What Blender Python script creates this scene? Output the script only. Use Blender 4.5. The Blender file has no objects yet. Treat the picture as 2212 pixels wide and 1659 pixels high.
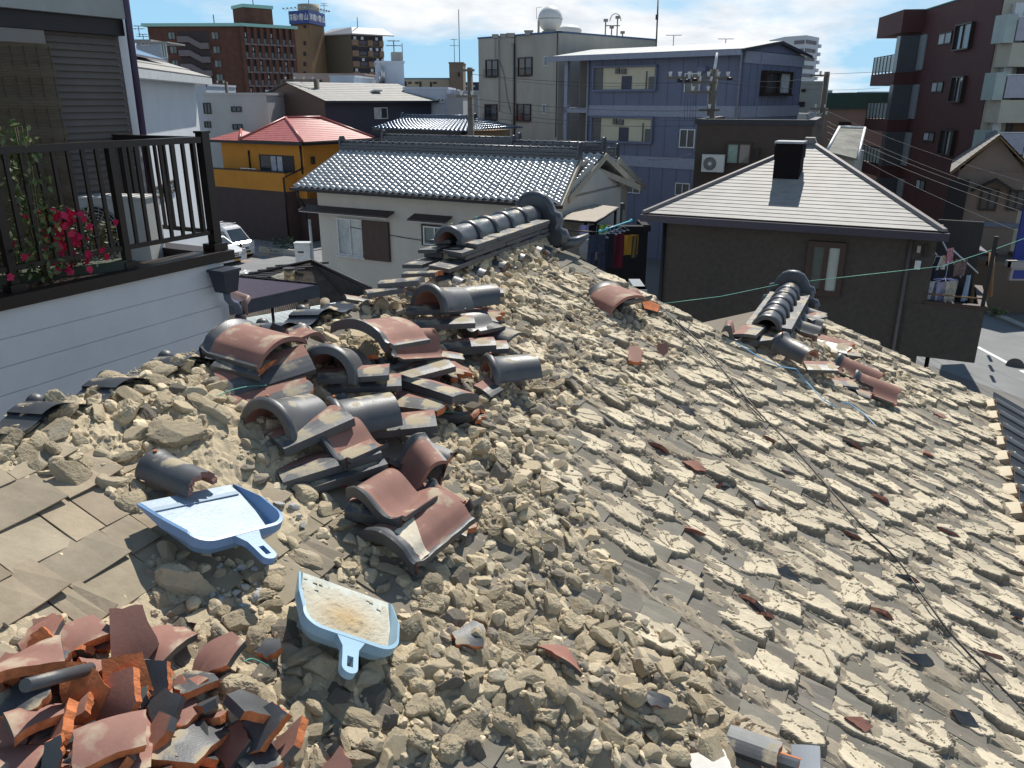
import bpy, bmesh, math, random
import numpy as np
from mathutils import Vector, Matrix
R=math.radians
rng=random.Random(7); nrg=np.random.RandomState(11)
scn=bpy.context.scene; COL=scn.collection
# ---------------- camera, sky, sun, exposure ----------------
CAMH=9.1; PITCH=R(19.55); FPX=1728.0; CU,CV=1106.0,829.5
cd=bpy.data.cameras.new('camera'); cam=bpy.data.objects.new('camera',cd); COL.objects.link(cam)
cam.location=(0,0,CAMH); cam.rotation_euler=(R(90)-PITCH,0,0)
cd.sensor_width=36; cd.lens=36*FPX/2212; cd.clip_start=.05; cd.clip_end=3000
scn.camera=cam
SUN_AZ,SUN_EL=R(17),R(50)
w=bpy.data.worlds.new('World'); scn.world=w; w.use_nodes=True
nt=w.node_tree; N=nt.nodes; L=nt.links
for n in list(N): N.remove(n)
out=N.new('ShaderNodeOutputWorld'); bg=N.new('ShaderNodeBackground')
sky=N.new('ShaderNodeTexSky'); sky.sky_type='NISHITA'; sky.sun_disc=False
sky.sun_elevation=SUN_EL; sky.sun_rotation=SUN_AZ; sky.air_density=1.0; sky.dust_density=.0; sky.ozone_density=3.0
tc=N.new('ShaderNodeTexCoord'); sep=N.new('ShaderNodeSeparateXYZ'); L.new(tc.outputs['Generated'],sep.inputs[0])
# clouds live on a flat layer high above the ground: direction / height
mz=N.new('ShaderNodeMath'); mz.operation='MAXIMUM'; mz.inputs[1].default_value=.0; L.new(sep.outputs[2],mz.inputs[0])
ma=N.new('ShaderNodeMath'); ma.operation='ADD'; ma.inputs[1].default_value=.22; L.new(mz.outputs[0],ma.inputs[0])
dx=N.new('ShaderNodeMath'); dx.operation='DIVIDE'; L.new(sep.outputs[0],dx.inputs[0]); L.new(ma.outputs[0],dx.inputs[1])
dy=N.new('ShaderNodeMath'); dy.operation='DIVIDE'; L.new(sep.outputs[1],dy.inputs[0]); L.new(ma.outputs[0],dy.inputs[1])
cb=N.new('ShaderNodeCombineXYZ'); L.new(dx.outputs[0],cb.inputs[0]); L.new(dy.outputs[0],cb.inputs[1])
def noise(sc,det,rough,off):
    mp=N.new('ShaderNodeMapping'); mp.inputs['Location'].default_value=off; L.new(cb.outputs[0],mp.inputs[0])
    t=N.new('ShaderNodeTexNoise'); t.inputs['Scale'].default_value=sc; t.inputs['Detail'].default_value=det; t.inputs['Roughness'].default_value=rough
    t.inputs['Distortion'].default_value=.25; L.new(mp.outputs[0],t.inputs['Vector']); return t
n1=noise(.75,12,.56,(-0.45,6.6,0)); n2=noise(2.2,8,.6,(3.3,7.2,0))
cr=N.new('ShaderNodeValToRGB'); cr.color_ramp.elements[0].position=.43; cr.color_ramp.elements[1].position=.55
L.new(n1.outputs['Fac'],cr.inputs[0])
cc=N.new('ShaderNodeValToRGB'); cc.color_ramp.elements[0].position=.35; cc.color_ramp.elements[0].color=(9.2,10.0,11.0,1)
cc.color_ramp.elements[1].position=.62; cc.color_ramp.elements[1].color=(14.0,14.1,14.2,1); L.new(n2.outputs['Fac'],cc.inputs[0])
# thin veil brightens the air near the horizon
mxh=N.new('ShaderNodeMapRange'); mxh.inputs[1].default_value=.15; mxh.inputs[2].default_value=.36; mxh.inputs[3].default_value=.82; mxh.inputs[4].default_value=.12; L.new(sep.outputs[2],mxh.inputs[0])
veil=N.new('ShaderNodeMixRGB'); veil.inputs[2].default_value=(4.9,9.3,13.2,1); L.new(mxh.outputs[0],veil.inputs[0]); L.new(sky.outputs[0],veil.inputs[1])
mx=N.new('ShaderNodeMixRGB'); fade=N.new('ShaderNodeMapRange'); fade.inputs[1].default_value=.20; fade.inputs[2].default_value=.40; fade.inputs[3].default_value=1; fade.inputs[4].default_value=.1; L.new(sep.outputs[2],fade.inputs[0])
fm_=N.new('ShaderNodeMath'); fm_.operation='MULTIPLY'; L.new(cr.outputs[0],fm_.inputs[0]); L.new(fade.outputs[0],fm_.inputs[1]); L.new(fm_.outputs[0],mx.inputs[0]); L.new(veil.outputs[0],mx.inputs[1]); L.new(cc.outputs[0],mx.inputs[2])
L.new(mx.outputs[0],bg.inputs[0]); bg.inputs[1].default_value=.066; L.new(bg.outputs[0],out.inputs[0])
sd=bpy.data.lights.new('sun','SUN'); sd.energy=5.0; sd.angle=R(.53); sd.color=(1,.95,.86)
so=bpy.data.objects.new('sun',sd); COL.objects.link(so)
sdir=Vector((math.sin(SUN_AZ)*math.cos(SUN_EL),math.cos(SUN_AZ)*math.cos(SUN_EL),math.sin(SUN_EL)))
so.rotation_euler=sdir.to_track_quat('Z','Y').to_euler()
scn.view_settings.view_transform='Standard'; scn.view_settings.look='None'; scn.view_settings.exposure=.22; scn.view_settings.gamma=1
scn.cycles.max_bounces=6
# ---------------- geometry of the picture: measured rays ----------------
CAM=Vector((0,0,CAMH)); FW=Vector((0,math.cos(PITCH),-math.sin(PITCH))); UP=Vector((0,math.sin(PITCH),math.cos(PITCH)))
def ray(u,v): return FW+UP*((CV-v)/FPX)+Vector(((u-CU)/FPX,0,0))
def proj(p):
    q=Vector(p)-CAM; d=q.dot(FW)
    return (CU+FPX*q.x/d, CV-FPX*q.dot(UP)/d)
def G(u,v,z):
    d=ray(u,v); s=(z-CAMH)/d.z; return CAM+d*s
def AD(u,v,depth): return CAM+ray(u,v)*depth
def azv(az): a=R(az); return Vector((math.sin(a),math.cos(a),0))
def along(P,az,u,z=None,v=None):
    """point on the horizontal line through P with azimuth az that is seen in column u"""
    P=Vector(P); zz=P.z if z is None else z; D=azv(az); k=(u-CU)/FPX
    base=P.copy(); base.z=zz; q=base-CAM
    t=(k*q.dot(FW)-q.x)/(D.x-k*D.dot(FW)); return base+D*t
def solve_uv(P,az,u,v):
    """point reached from P going along azimuth az and up, seen at u,v"""
    P=Vector(P); D=azv(az); Nn=D.cross(Vector((0,0,1))); d=ray(u,v)
    s=(P-CAM).dot(Nn)/d.dot(Nn); return CAM+d*s
# ---------------- value noise ----------------
def _h(i):
    i=i.astype(np.uint64)*np.uint64(0x9E3779B97F4A7C15); i^=i>>np.uint64(29); i*=np.uint64(0xBF58476D1CE4E5B9); i^=i>>np.uint64(32)
    return (i&np.uint64(0xFFFFFF)).astype(float)/0xFFFFFF
def vn3(p,seed=0):
    p=np.asarray(p,float)+1000.37; f=np.floor(p); t=p-f; t=t*t*(3-2*t); f=f.astype(np.int64); r=0
    for a in (0,1):
        for b in (0,1):
            for c in (0,1):
                k=(f[:,0]+a)*73856093+(f[:,1]+b)*19349663+(f[:,2]+c)*83492791+seed*911
                wgt=(t[:,0] if a else 1-t[:,0])*(t[:,1] if b else 1-t[:,1])*(t[:,2] if c else 1-t[:,2]); r=r+_h(k)*wgt
    return r
def fbm(p,o=4,seed=0,g=.5):
    p=np.asarray(p,float); a=1.;s=0;tot=0
    for i in range(o): s=s+a*vn3(p*2**i,seed+i); tot+=a; a*=g
    return s/tot
# ---------------- materials ----------------
MATS={}
def mat(name,col,rough=.7,metal=0,var=.12,vs=6,bump=.0,bs=60,col2=None,emit=0,spec=.5,attr=False,dust=0,dustcol=(.42,.36,.25),coat=0,stretch=None,streak=0,alpha=1,ior=None,objvar=0):
    if name in MATS: return MATS[name]
    m=bpy.data.materials.new(name); MATS[name]=m; m.use_nodes=True; t=m.node_tree; n=t.nodes; l=t.links
    b=n['Principled BSDF']; b.inputs['Roughness'].default_value=rough; b.inputs['Metallic'].default_value=metal
    b.inputs['Specular IOR Level'].default_value=spec
    if coat: b.inputs['Coat Weight'].default_value=coat; b.inputs['Coat Roughness'].default_value=.12
    tc=n.new('ShaderNodeTexCoord'); vec=tc.outputs['Object']
    if stretch:
        mp=n.new('ShaderNodeMapping'); mp.inputs['Scale'].default_value=stretch; l.new(vec,mp.inputs[0]); vec=mp.outputs[0]
    no=n.new('ShaderNodeTexNoise'); no.inputs['Scale'].default_value=vs; no.inputs['Detail'].default_value=7; no.inputs['Roughness'].default_value=.62; l.new(vec,no.inputs['Vector'])
    ramp=n.new('ShaderNodeValToRGB'); ramp.color_ramp.elements[0].position=.3; ramp.color_ramp.elements[1].position=.7
    c2=col2 or tuple(min(1,c*(1+var)) for c in col); c1=col if col2 else tuple(c*(1-var) for c in col)
    ramp.color_ramp.elements[0].color=(*c1,1); ramp.color_ramp.elements[1].color=(*c2,1); l.new(no.outputs['Fac'],ramp.inputs[0]); c=ramp.outputs[0]
    if attr:
        at=n.new('ShaderNodeAttribute'); at.attribute_name='Col'
        mm=n.new('ShaderNodeMixRGB'); mm.blend_type='MULTIPLY'; mm.inputs[0].default_value=1; l.new(at.outputs['Color'],mm.inputs[1]); l.new(c,mm.inputs[2]); c=mm.outputs[0]
    if objvar:
        oi=n.new('ShaderNodeObjectInfo'); mr=n.new('ShaderNodeMapRange'); mr.inputs[3].default_value=1-objvar; mr.inputs[4].default_value=1+objvar*.6; l.new(oi.outputs['Random'],mr.inputs[0])
        mm=n.new('ShaderNodeVectorMath'); mm.operation='SCALE'; l.new(c,mm.inputs[0]); l.new(mr.outputs[0],mm.inputs['Scale']); c=mm.outputs[0]
    if dust:
        ge=n.new('ShaderNodeNewGeometry'); sp=n.new('ShaderNodeSeparateXYZ'); l.new(ge.outputs['Normal'],sp.inputs[0])
        nd=n.new('ShaderNodeTexNoise'); nd.inputs['Scale'].default_value=14; nd.inputs['Detail'].default_value=8; l.new(tc.outputs['Object'],nd.inputs['Vector'])
        ad=n.new('ShaderNodeMath'); ad.operation='MULTIPLY'; l.new(nd.outputs['Fac'],ad.inputs[0]); l.new(sp.outputs[2],ad.inputs[1])
        rd=n.new('ShaderNodeValToRGB'); rd.color_ramp.elements[0].position=.56-dust*.3; rd.color_ramp.elements[1].position=.68-dust*.3; l.new(ad.outputs[0],rd.inputs[0])
        mm=n.new('ShaderNodeMixRGB'); l.new(rd.outputs[0],mm.inputs[0]); l.new(c,mm.inputs[1]); mm.inputs[2].default_value=(*dustcol,1); c=mm.outputs[0]
        mr=n.new('ShaderNodeMix'); mr.data_type='FLOAT'; l.new(rd.outputs[0],mr.inputs[0]); mr.inputs[2].default_value=rough; mr.inputs[3].default_value=.9; l.new(mr.outputs[0],b.inputs['Roughness'])
    l.new(c,b.inputs['Base Color'])
    if bump:
        nb=n.new('ShaderNodeTexNoise'); nb.inputs['Scale'].default_value=bs; nb.inputs['Detail'].default_value=6; nb.inputs['Roughness'].default_value=.65; l.new(vec,nb.inputs['Vector'])
        bu=n.new('ShaderNodeBump'); bu.inputs['Strength'].default_value=1; bu.inputs['Distance'].default_value=bump; l.new(nb.outputs['Fac'],bu.inputs['Height']); l.new(bu.outputs[0],b.inputs['Normal'])
    if emit: b.inputs['Emission Color'].default_value=(*col,1); b.inputs['Emission Strength'].default_value=emit
    return m
def glassm(name,col=(.03,.04,.05),rough=.06,var=.3): return mat(name,col,rough,var=var,vs=1.5,spec=.8)
# ---------------- mesh builder ----------------
class MB:
    def __init__(s): s.v=[]; s.f=[]; s.m=[]; s.sm=[]
    def add(s,vs,fs,mi=0,smooth=False):
        o=len(s.v); s.v+= [tuple(x) for x in vs]; s.f+=[tuple(o+i for i in f) for f in fs]; s.m+=[mi]*len(fs); s.sm+=[smooth]*len(fs); return s
    def box(s,c,size,M=None,mi=0):
        c=Vector(c); h=Vector(size)/2; vs=[Vector((x*h.x,y*h.y,z*h.z)) for x in(-1,1) for y in(-1,1) for z in(-1,1)]
        if M is not None: vs=[M@q for q in vs]
        return s.add([q+c for q in vs],[(0,1,3,2),(4,6,7,5),(0,4,5,1),(2,3,7,6),(0,2,6,4),(1,5,7,3)],mi)
    def hexa(s,a,b,mi=0):
        """solid between two 4-point rings"""
        return s.add(list(a)+list(b),[(3,2,1,0),(4,5,6,7),(0,1,5,4),(1,2,6,5),(2,3,7,6),(3,0,4,7)],mi)
    def prism(s,poly,z0,z1,mi=0,mtop=None):
        n=len(poly); a=[(p[0],p[1],z0) for p in poly]; b=[(p[0],p[1],z1) for p in poly]
        s.add(a+b,[tuple(range(n))[::-1]]+[(i,(i+1)%n,n+(i+1)%n,n+i) for i in range(n)],mi)
        o=len(s.v); s.v+=b; s.f.append(tuple(o+i for i in range(n))); s.m.append(mi if mtop is None else mtop); s.sm.append(False); return s
    def slab(s,pts,th,mi=0,mb=None,n=None):
        pts=[Vector(p) for p in pts]
        if n is None: n=(pts[1]-pts[0]).cross(pts[2]-pts[0]).normalized()
        if n.z<0: n=-n
        k=len(pts); lo=[p-n*th for p in pts]
        s.add(pts,[tuple(range(k))],mi); s.add(pts+lo,[tuple(range(k,2*k))[::-1]]+[(i,(i+1)%k,k+(i+1)%k,k+i) for i in range(k)],mi if mb is None else mb); return s
    def quad(s,pts,mi=0): return s.add(pts,[tuple(range(len(pts)))],mi)
    def tube(s,pts,r,n=8,mi=0,caps=True,smooth=True):
        pts=[Vector(p) for p in pts]; k=len(pts); rs=r if isinstance(r,(list,tuple)) else [r]*k; vs=[]
        prev=None
        for i,p in enumerate(pts):
            d=(pts[min(i+1,k-1)]-pts[max(i-1,0)]).normalized()
            if prev is None: a=d.orthogonal().normalized()
            else: a=(prev-d*prev.dot(d)); a=a.normalized() if a.length>1e-6 else d.orthogonal().normalized()
            prev=a; b=d.cross(a)
            for j in range(n):
                t=2*math.pi*j/n; vs.append(p+(a*math.cos(t)+b*math.sin(t))*rs[i])
        fs=[(i*n+j,i*n+(j+1)%n,(i+1)*n+(j+1)%n,(i+1)*n+j) for i in range(k-1) for j in range(n)]
        s.add(vs,fs,mi,smooth)
        if caps: o=len(s.v)-len(vs); s.f+= [tuple(o+j for j in range(n))[::-1],tuple(o+(k-1)*n+j for j in range(n))]; s.m+=[mi,mi]; s.sm+=[False,False]
        return s
    def ball(s,c,r,n=12,m=8,mi=0,sc=(1,1,1)):
        c=Vector(c); vs=[]; fs=[]
        for i in range(m+1):
            a=math.pi*i/m
            for j in range(n): b=2*math.pi*j/n; vs.append(c+Vector((math.sin(a)*math.cos(b)*r*sc[0],math.sin(a)*math.sin(b)*r*sc[1],math.cos(a)*r*sc[2])))
        for i in range(m):
            for j in range(n): fs.append((i*n+j,(i+1)*n+j,(i+1)*n+(j+1)%n,i*n+(j+1)%n))
        return s.add(vs,fs,mi,True)
    def grid(s,P,mi=0,smooth=True,flip=False):
        """P[i][j] -> points"""
        a=len(P); b=len(P[0]); vs=[q for r_ in P for q in r_]
        fs=[(i*b+j,i*b+j+1,(i+1)*b+j+1,(i+1)*b+j) for i in range(a-1) for j in range(b-1)]
        if flip: fs=[f[::-1] for f in fs]
        return s.add(vs,fs,mi,smooth)
    def xform(s,M,k=0):
        s.v[k:]=[tuple(M@Vector(q)) for q in s.v[k:]]; return s
    def build(s,name,mats,parent=None,org=None,fixn=True):
        if not isinstance(mats,(list,tuple)): mats=[mats]
        me=bpy.data.meshes.new(name); o=bpy.data.objects.new(name,me); COL.objects.link(o)
        if parent is not None: org=Vector(parent.get('_o',(0,0,0))); o.parent=parent; o['_o']=tuple(org)
        elif org is None:
            a=np.array(s.v); org=Vector((a[:,0].mean(),a[:,1].mean(),a[:,2].min())); o.location=org; o['_o']=tuple(org)
        else: org=Vector(org); o.location=org; o['_o']=tuple(org)
        a=np.array(s.v)-np.array(org)
        me.from_pydata(a.tolist(),[],s.f); 
        for m in mats: me.materials.append(m)
        me.polygons.foreach_set('material_index',s.m); me.polygons.foreach_set('use_smooth',s.sm)
        if fixn:
            bm=bmesh.new(); bm.from_mesh(me); bmesh.ops.recalc_face_normals(bm,faces=bm.faces); bm.to_mesh(me); bm.free()
        me.update(); return o
def thing(name,label,cat,loc,group=None):
    o=bpy.data.objects.new(name,None); COL.objects.link(o); o.empty_display_size=.2
    o.location=loc; o['_o']=tuple(loc); o['label']=label; o['category']=cat
    if group: o['group']=group
    return o
def tag(o,label,cat,group=None,kind=None):
    if label: o['label']=label
    if cat: o['category']=cat
    if group: o['group']=group
    if kind: o['kind']=kind
    return o
def struct(o,kind='structure'): o['kind']=kind; return o
def place(o,loc,az=0,pitch=0,roll=0,sc=1):
    o.matrix_world=Matrix.Translation(Vector(loc))@Matrix.Rotation(-R(az),4,'Z')@Matrix.Rotation(R(pitch),4,'X')@Matrix.Rotation(R(roll),4,'Y')@(Matrix.Diagonal((*sc,1)) if isinstance(sc,tuple) else Matrix.Scale(sc,4)); return o
def copytree(o,parent=None):
    c=o.copy(); COL.objects.link(c)
    for k in ('group',):
        if k in c.keys() and parent is not None: del c[k]
    if parent is not None: c.parent=parent
    for ch in list(o.children): copytree(ch,c)
    return c
def npmesh(name,V,F,mats,cols=None,smooth=False,mi=None):
    """V (n,3) F (m,k) numpy"""
    me=bpy.data.meshes.new(name); V=np.asarray(V,np.float32); F=np.asarray(F,np.int32); k=F.shape[1]
    me.vertices.add(len(V)); me.vertices.foreach_set('co',V.ravel()); me.loops.add(F.size); me.loops.foreach_set('vertex_index',F.ravel())
    me.polygons.add(len(F)); me.polygons.foreach_set('loop_start',np.arange(0,F.size,k,dtype=np.int32))
    me.polygons.foreach_set('use_smooth',np.full(len(F),smooth))
    if mi is not None: me.polygons.foreach_set('material_index',np.asarray(mi,np.int32))
    for m in (mats if isinstance(mats,(list,tuple)) else [mats]): me.materials.append(m)
    me.update(calc_edges=True); me.validate()
    if cols is not None:
        at=me.color_attributes.new('Col','FLOAT_COLOR','POINT'); c=np.ones((len(V),4),np.float32); c[:,:3]=cols; at.data.foreach_set('color',c.ravel())
    return me
def mobj(name,me,loc=(0,0,0),parent=None):
    o=bpy.data.objects.new(name,me); COL.objects.link(o); o.location=loc; o['_o']=tuple(loc)
    if parent: o.parent=parent
    return o
# shared materials
M_glaze=mat('tile_glaze',(.085,.088,.094),.46,.25,var=.25,vs=9,bump=.0006,bs=180,spec=.6,dust=.16)
M_glazec=mat('tile_glaze_clean',(.085,.092,.105),.36,.35,var=.2,vs=9,bump=.0005,bs=160,spec=.6,dust=.05)
M_red=mat('tile_red',(.30,.135,.10),.8,var=.25,vs=7,bump=.0006,bs=120,dust=.2,dustcol=(.42,.33,.23))
M_pink=mat('tile_pink',(.27,.135,.105),.8,var=.2,vs=6,bump=.0006,bs=120,dust=.14,dustcol=(.42,.34,.25))
M_orange=mat('tile_broken_edge',(.50,.16,.06),.95,var=.4,vs=26,bump=.005,bs=70)
M_clay=mat('dry_clay',(1,1,1),.97,var=.16,vs=30,bump=.003,bs=110,attr=True,objvar=.14,spec=.2)
M_board=mat('weathered_board',(1,1,1),.92,var=.3,vs=9,bump=.0016,bs=70,attr=True,stretch=(1,1,1),spec=.25)
M_dust=mat('clay_dust',(1,1,1),.98,var=.14,vs=18,bump=.003,bs=170,attr=True,spec=.15)
CLAY=np.array((.60,.50,.345)); CLAYP=np.array((.65,.565,.42)); CLAYD=np.array((.29,.24,.175)); GRAYC=np.array((.215,.19,.155))
# ================= the stripped roof =================
AZ=25.5; TT=math.tan(R(22)); rv=azv(AZ); ev=azv(AZ+90); D0=-(ev.dot(Vector((0,4.7,0))))+.28; ZR=8.05+TT*.28; TL=.28
edn=(ev-Vector((0,0,TT))).normalized(); nrm=edn.cross(rv).normalized()
edl=(-ev-Vector((0,0,TL))).normalized(); nrl=rv.cross(edl).normalized()
def rp(w_,d,h=0):
    if d>=0: return rv*w_+ev*(d-D0)+Vector((0,0,ZR-TT*d))+nrm*h
    return rv*w_+ev*(d-D0)+Vector((0,0,ZR+TL*d))+nrl*h
def wd(p):
    p=Vector(p); return (p.dot(rv),p.dot(ev)+D0)
def pr(u,v,h=0):
    """where the line of sight meets the roof raised by h -> (w,d)"""
    dr=ray(u,v); O=rv*0+ev*(-D0)+Vector((0,0,ZR))
    s=((O+nrm*h)-CAM).dot(nrm)/dr.dot(nrm); q=wd(CAM+dr*s)
    if q[1]<0:
        s2=((O+nrl*h)-CAM).dot(nrl)/dr.dot(nrl)
        if s2>0:
            q2=wd(CAM+dr*s2)
            if q2[1]<0: return q2
    return q
BR=Matrix((edn,rv,nrm)).transposed().to_4x4()
def inpoly(x,y,P):
    c=False;j=len(P)-1
    for i in range(len(P)):
        if (P[i][1]>y)!=(P[j][1]>y) and x<(P[j][0]-P[i][0])*(y-P[i][1])/(P[j][1]-P[i][1])+P[i][0]: c=not c
        j=i
    return c
# debris bed: soft heaps of crumbled clay (centre w,d ; radii ; height)
BL=[]
def blob(u,v,rw,rd,h): q=pr(u,v); BL.append((q[0],q[1],rw,rd,h))
for a in [(560,960,.30,.22,.06),(430,900,.3,.3,.07),(300,880,.3,.3,.05),(180,900,.25,.3,.045),(700,860,.35,.18,.07),(880,740,.4,.16,.07),
          (1010,640,.5,.13,.07),(1100,560,.5,.12,.08),(620,1060,.3,.2,.03),(880,1100,.3,.2,.035),(1000,960,.3,.2,.035),(1080,840,.35,.2,.03),(1060,1120,.25,.2,.03),
          (950,1280,.2,.2,.03),(500,1360,.22,.25,.04),(760,1480,.2,.25,.045),(1000,1430,.2,.25,.045),(1180,1520,.2,.25,.04),(1400,1560,.18,.25,.035),(560,1560,.2,.3,.05),
          (250,1500,.25,.3,.04),(90,1500,.25,.3,.04),(1150,1250,.15,.2,.012),(1750,770,.4,.15,.05),(1850,830,.3,.12,.04),(420,1150,.2,.15,.02),(60,960,.2,.2,.03)]: blob(*a)
def Hf(W,D):
    W=np.asarray(W,float); D=np.asarray(D,float); h=np.zeros_like(W)
    for (a,b,rw,rd,k) in BL: h=np.maximum(h,k*np.exp(-((W-a)/rw)**2-((D-b)/rd)**2)) if True else 0
    P=np.stack([W*9,D*9,W*0],1); n_=fbm(P,5,3,.55); n2_=fbm(P*4.3,3,9,.6)
    rough=np.clip(h/.03,0,1)
    e=(n_-.5)*.06*(.35+rough)+(np.abs(n2_-.5)-.1)*-.03*(.3+rough)
    ridge=.085*np.exp(-(D/.13)**2)*np.clip((W-3.6)/.3,0,1)*np.clip((5.25-W)/.1,0,1)
    ridge2=.07*np.exp(-((D-1.60)/.13)**2)*np.clip((W-5.35)/.1,0,1)*np.clip((6.8-W)/.1,0,1)
    k=np.round((W-.95)/.176); wl=.95+.176*k+.012*np.sin(D*9+k*2.1); zone=1/(1+np.exp(-(D-(.36+np.clip(3.4-W,0,3)*.62))/.07)); nm=fbm(np.stack([W*26,D*16,W*0+3],1),4,17,.6)
    row=zone*np.exp(-((W-wl)/.052)**2)*(.030+.10*(nm-.47))*(D<3.12)
    return h+e-.017+ridge+ridge2+np.clip(row,0,.026)*1.15
def Hs(w_,d): return max(0.,float(Hf(np.array([w_]),np.array([d]))[0]))
def on(u,v,up=0):
    """point on the debris surface seen at u,v, lifted by up"""
    h=0
    for _ in range(4):
        q=pr(u,v,h+up); h=Hs(*q)
    return rp(q[0],q[1],h+up)
house=thing('tiled_house','old house with its roof tiles stripped, grey boards and clay bedding laid bare','house',(0.9,2.6,0))
hb=MB()
# eaves outline of the main roof and of the lower wing
Wn,Wg,Wf=-1.2,5.28,6.86; DE=3.21; DM=1.60
def wall(a,b,z0,z1,mb,off=0): mb.quad([(a.x,a.y,z0),(b.x,b.y,z0),(b.x,b.y,z1),(a.x,a.y,z1)])
body=[rp(Wn,-.1),rp(Wg-.15,-.1),rp(Wg-.15,DM-.9),rp(Wf-.2,DM-.9),rp(Wf-.2,DE-.25),rp(Wn,DE-.25)]
hb.prism([(p.x,p.y) for p in body],0,6.55)
hb.build('outer_wall',mat('house_wall',(.42,.38,.31),.9,vs=2,bump=.002),house)
dk=MB()
def deckpatch(w0,w1,d0,d1):
    a=[rp(w0,d0,-.012),rp(w1,d0,-.012),rp(w1,d1,-.012),rp(w0,d1,-.012)]; dk.slab(a,.03)
deckpatch(Wn,Wg,0,DE); deckpatch(Wg,Wf,DM,DE)
deckpatch(Wn,Wg,-.14,-1e-4)
a0=rp(Wg,DM,-.012);a1=rp(Wf,DM,-.012); off=-ev*1.2-Vector((0,0,.42)); dk.slab([a0,a1,a1+off,a0+off],.03)
ga=[rp(Wg-.12,-.12),rp(Wg-.12,0,-.04),rp(Wg-.12,1.4,-.04)]
dk.quad([Vector((ga[0].x,ga[0].y,6.5)),ga[0]-Vector((0,0,.05)),ga[1],ga[2],Vector((ga[2].x,ga[2].y,6.5))])
gb=[rp(Wf-.12,DM)-ev*.6-Vector((0,0,.2)),rp(Wf-.12,DM,-.04),rp(Wf-.12,DE-.2,-.04)]
dk.quad([Vector((gb[0].x,gb[0].y,6.5)),gb[0]-Vector((0,0,.1)),gb[1],gb[2],Vector((gb[2].x,gb[2].y,6.5))])
dk.build('roof_deck',mat('deck_wood',(.20,.17,.13),.95,vs=4,bump=.002),house)
# overlapping bark boards
V=[];F=[];C=[]
def board(w0,w1,d0,d1,lift,cv,side=1,curl=0):
    nx=3;o=len(V)
    for lay in (0,1):
        for i in range(nx+1):
            ww=w0+(w1-w0)*i/nx
            for (dd,hh) in ((d0,.0),(d1,lift)):
                hh2=hh+ (curl*((i/nx)**2) if dd==d1 else 0)-(0.0045 if lay else 0)
                p=rp(ww,dd*side if side>0 else -dd,hh2+.002); V.append(tuple(p)); C.append(cv)
    k=2*(nx+1)
    for i in range(nx): 
        F.append((o+2*i,o+2*i+1,o+2*i+3,o+2*i+2)); F.append((o+2*i+1,o+k+2*i+1,o+k+2*i+3,o+2*i+3))
    F.append((o,o+k,o+k+1,o+1)); F.append((o+2*nx,o+2*nx+1,o+k+2*nx+1,o+k+2*nx))
for side in (1,-1):
    dmax=DE+.02 if side>0 else .14
    j=0; dd=0.0
    while dd<dmax:
        ex=.115+.02*rng.random(); off=rng.random()*.3; ww=-1.0-off
        while ww<(Wf if dd>DM and side>0 else Wg):
            ln=.09+.14*rng.random()**1.5; we=min(ww+ln,(Wf if dd>DM-.02 and side>0 else Wg))
            cw=(ww+we)/2; t=min(1,max(0,(dd-.28+(.9 if cw>2.1 else -.15)+(cw-1.8)*.5)/.9)) if side>0 else .5
            base=np.array((.37,.315,.235))*(1-t)+np.array((.225,.21,.18))*t
            cv=tuple(base*(.82+.36*rng.random())*np.array((1+.05*rng.random(),1,1-.05*rng.random())))
            if we-ww>.05: board(ww+.0035,we-.0015,dd,min(dd+ex+.06,dmax),.006+.005*rng.random(),cv,side,curl=(rng.choice([0,0,0,.006,.012,-.003]) if cw>2.6 else rng.choice([0,.004,.012,.022,-.004])))
            ww+=ln
        dd+=ex; j+=1
me=npmesh('roof_board',np.array(V),np.array(F),M_board,np.array(C)); o=mobj('board_layer',me,(0,0,0)); o.parent=house; o.location=-Vector(house['_o'])
# dust and crumbled clay bed
def bed(w0,w1,d0,d1,st):
    nw=int((w1-w0)/st)+1; nd=int((d1-d0)/st)+1
    Wg_,Dg_=np.meshgrid(np.linspace(w0,w1,nw),np.linspace(d0,d1,nd),indexing='ij'); W_=Wg_.ravel(); D_=Dg_.ravel(); H_=Hf(W_,D_)
    P=np.zeros((len(W_),3)); r3=np.array(rv); e3=np.array(ev)
    P=W_[:,None]*r3+(D_-D0)[:,None]*e3; P[:,2]=np.where(D_>=0,ZR-TT*D_,ZR+TL*D_)
    nn=np.where((D_>=0)[:,None],np.array(nrm)[None],np.array(nrl)[None]); 
    bl=np.clip((D_+.06)/.12,0,1)[:,None]; nn=np.array(nrl)[None]*(1-bl)+np.array(nrm)[None]*bl
    P=P+nn*(H_+.004)[:,None]
    idx=np.arange(nw*nd).reshape(nw,nd); F=np.stack([idx[:-1,:-1],idx[:-1,1:],idx[1:,1:],idx[1:,:-1]],-1).reshape(-1,4)
    keep=(H_[F].max(1)>-.004)
    ok=(W_[F].max(1)<Wg)|((W_[F].max(1)<Wf)&(D_[F].min(1)>DM-.02)&(W_[F].min(1)>5.2))
    F=F[keep&ok]; F=F[:,::-1]
    n_=fbm(np.stack([W_*3,D_*3,W_*0],1),4,21); g=np.clip((n_-.45)*3,0,1)[:,None]
    far=1/(1+np.exp(-(D_-(.36+np.clip(3.4-W_,0,3)*.62))/.07))[:,None]*.9
    far=np.clip(far,0,1); g=g*(1-far)*.5; col=(CLAY*.95)*(1-g-far)+GRAYC*g+(GRAYC*.75+CLAYD*.5)*far*(.7+.6*fbm(np.stack([W_*30,D_*30,W_*0],1),3,31))[:,None]
    return P,F,col
P1,F1,C1=bed(.3,5.3,-.15,3.25,.013); P2,F2,C2=bed(5.28,6.86,1.5,3.25,.02)
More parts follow.
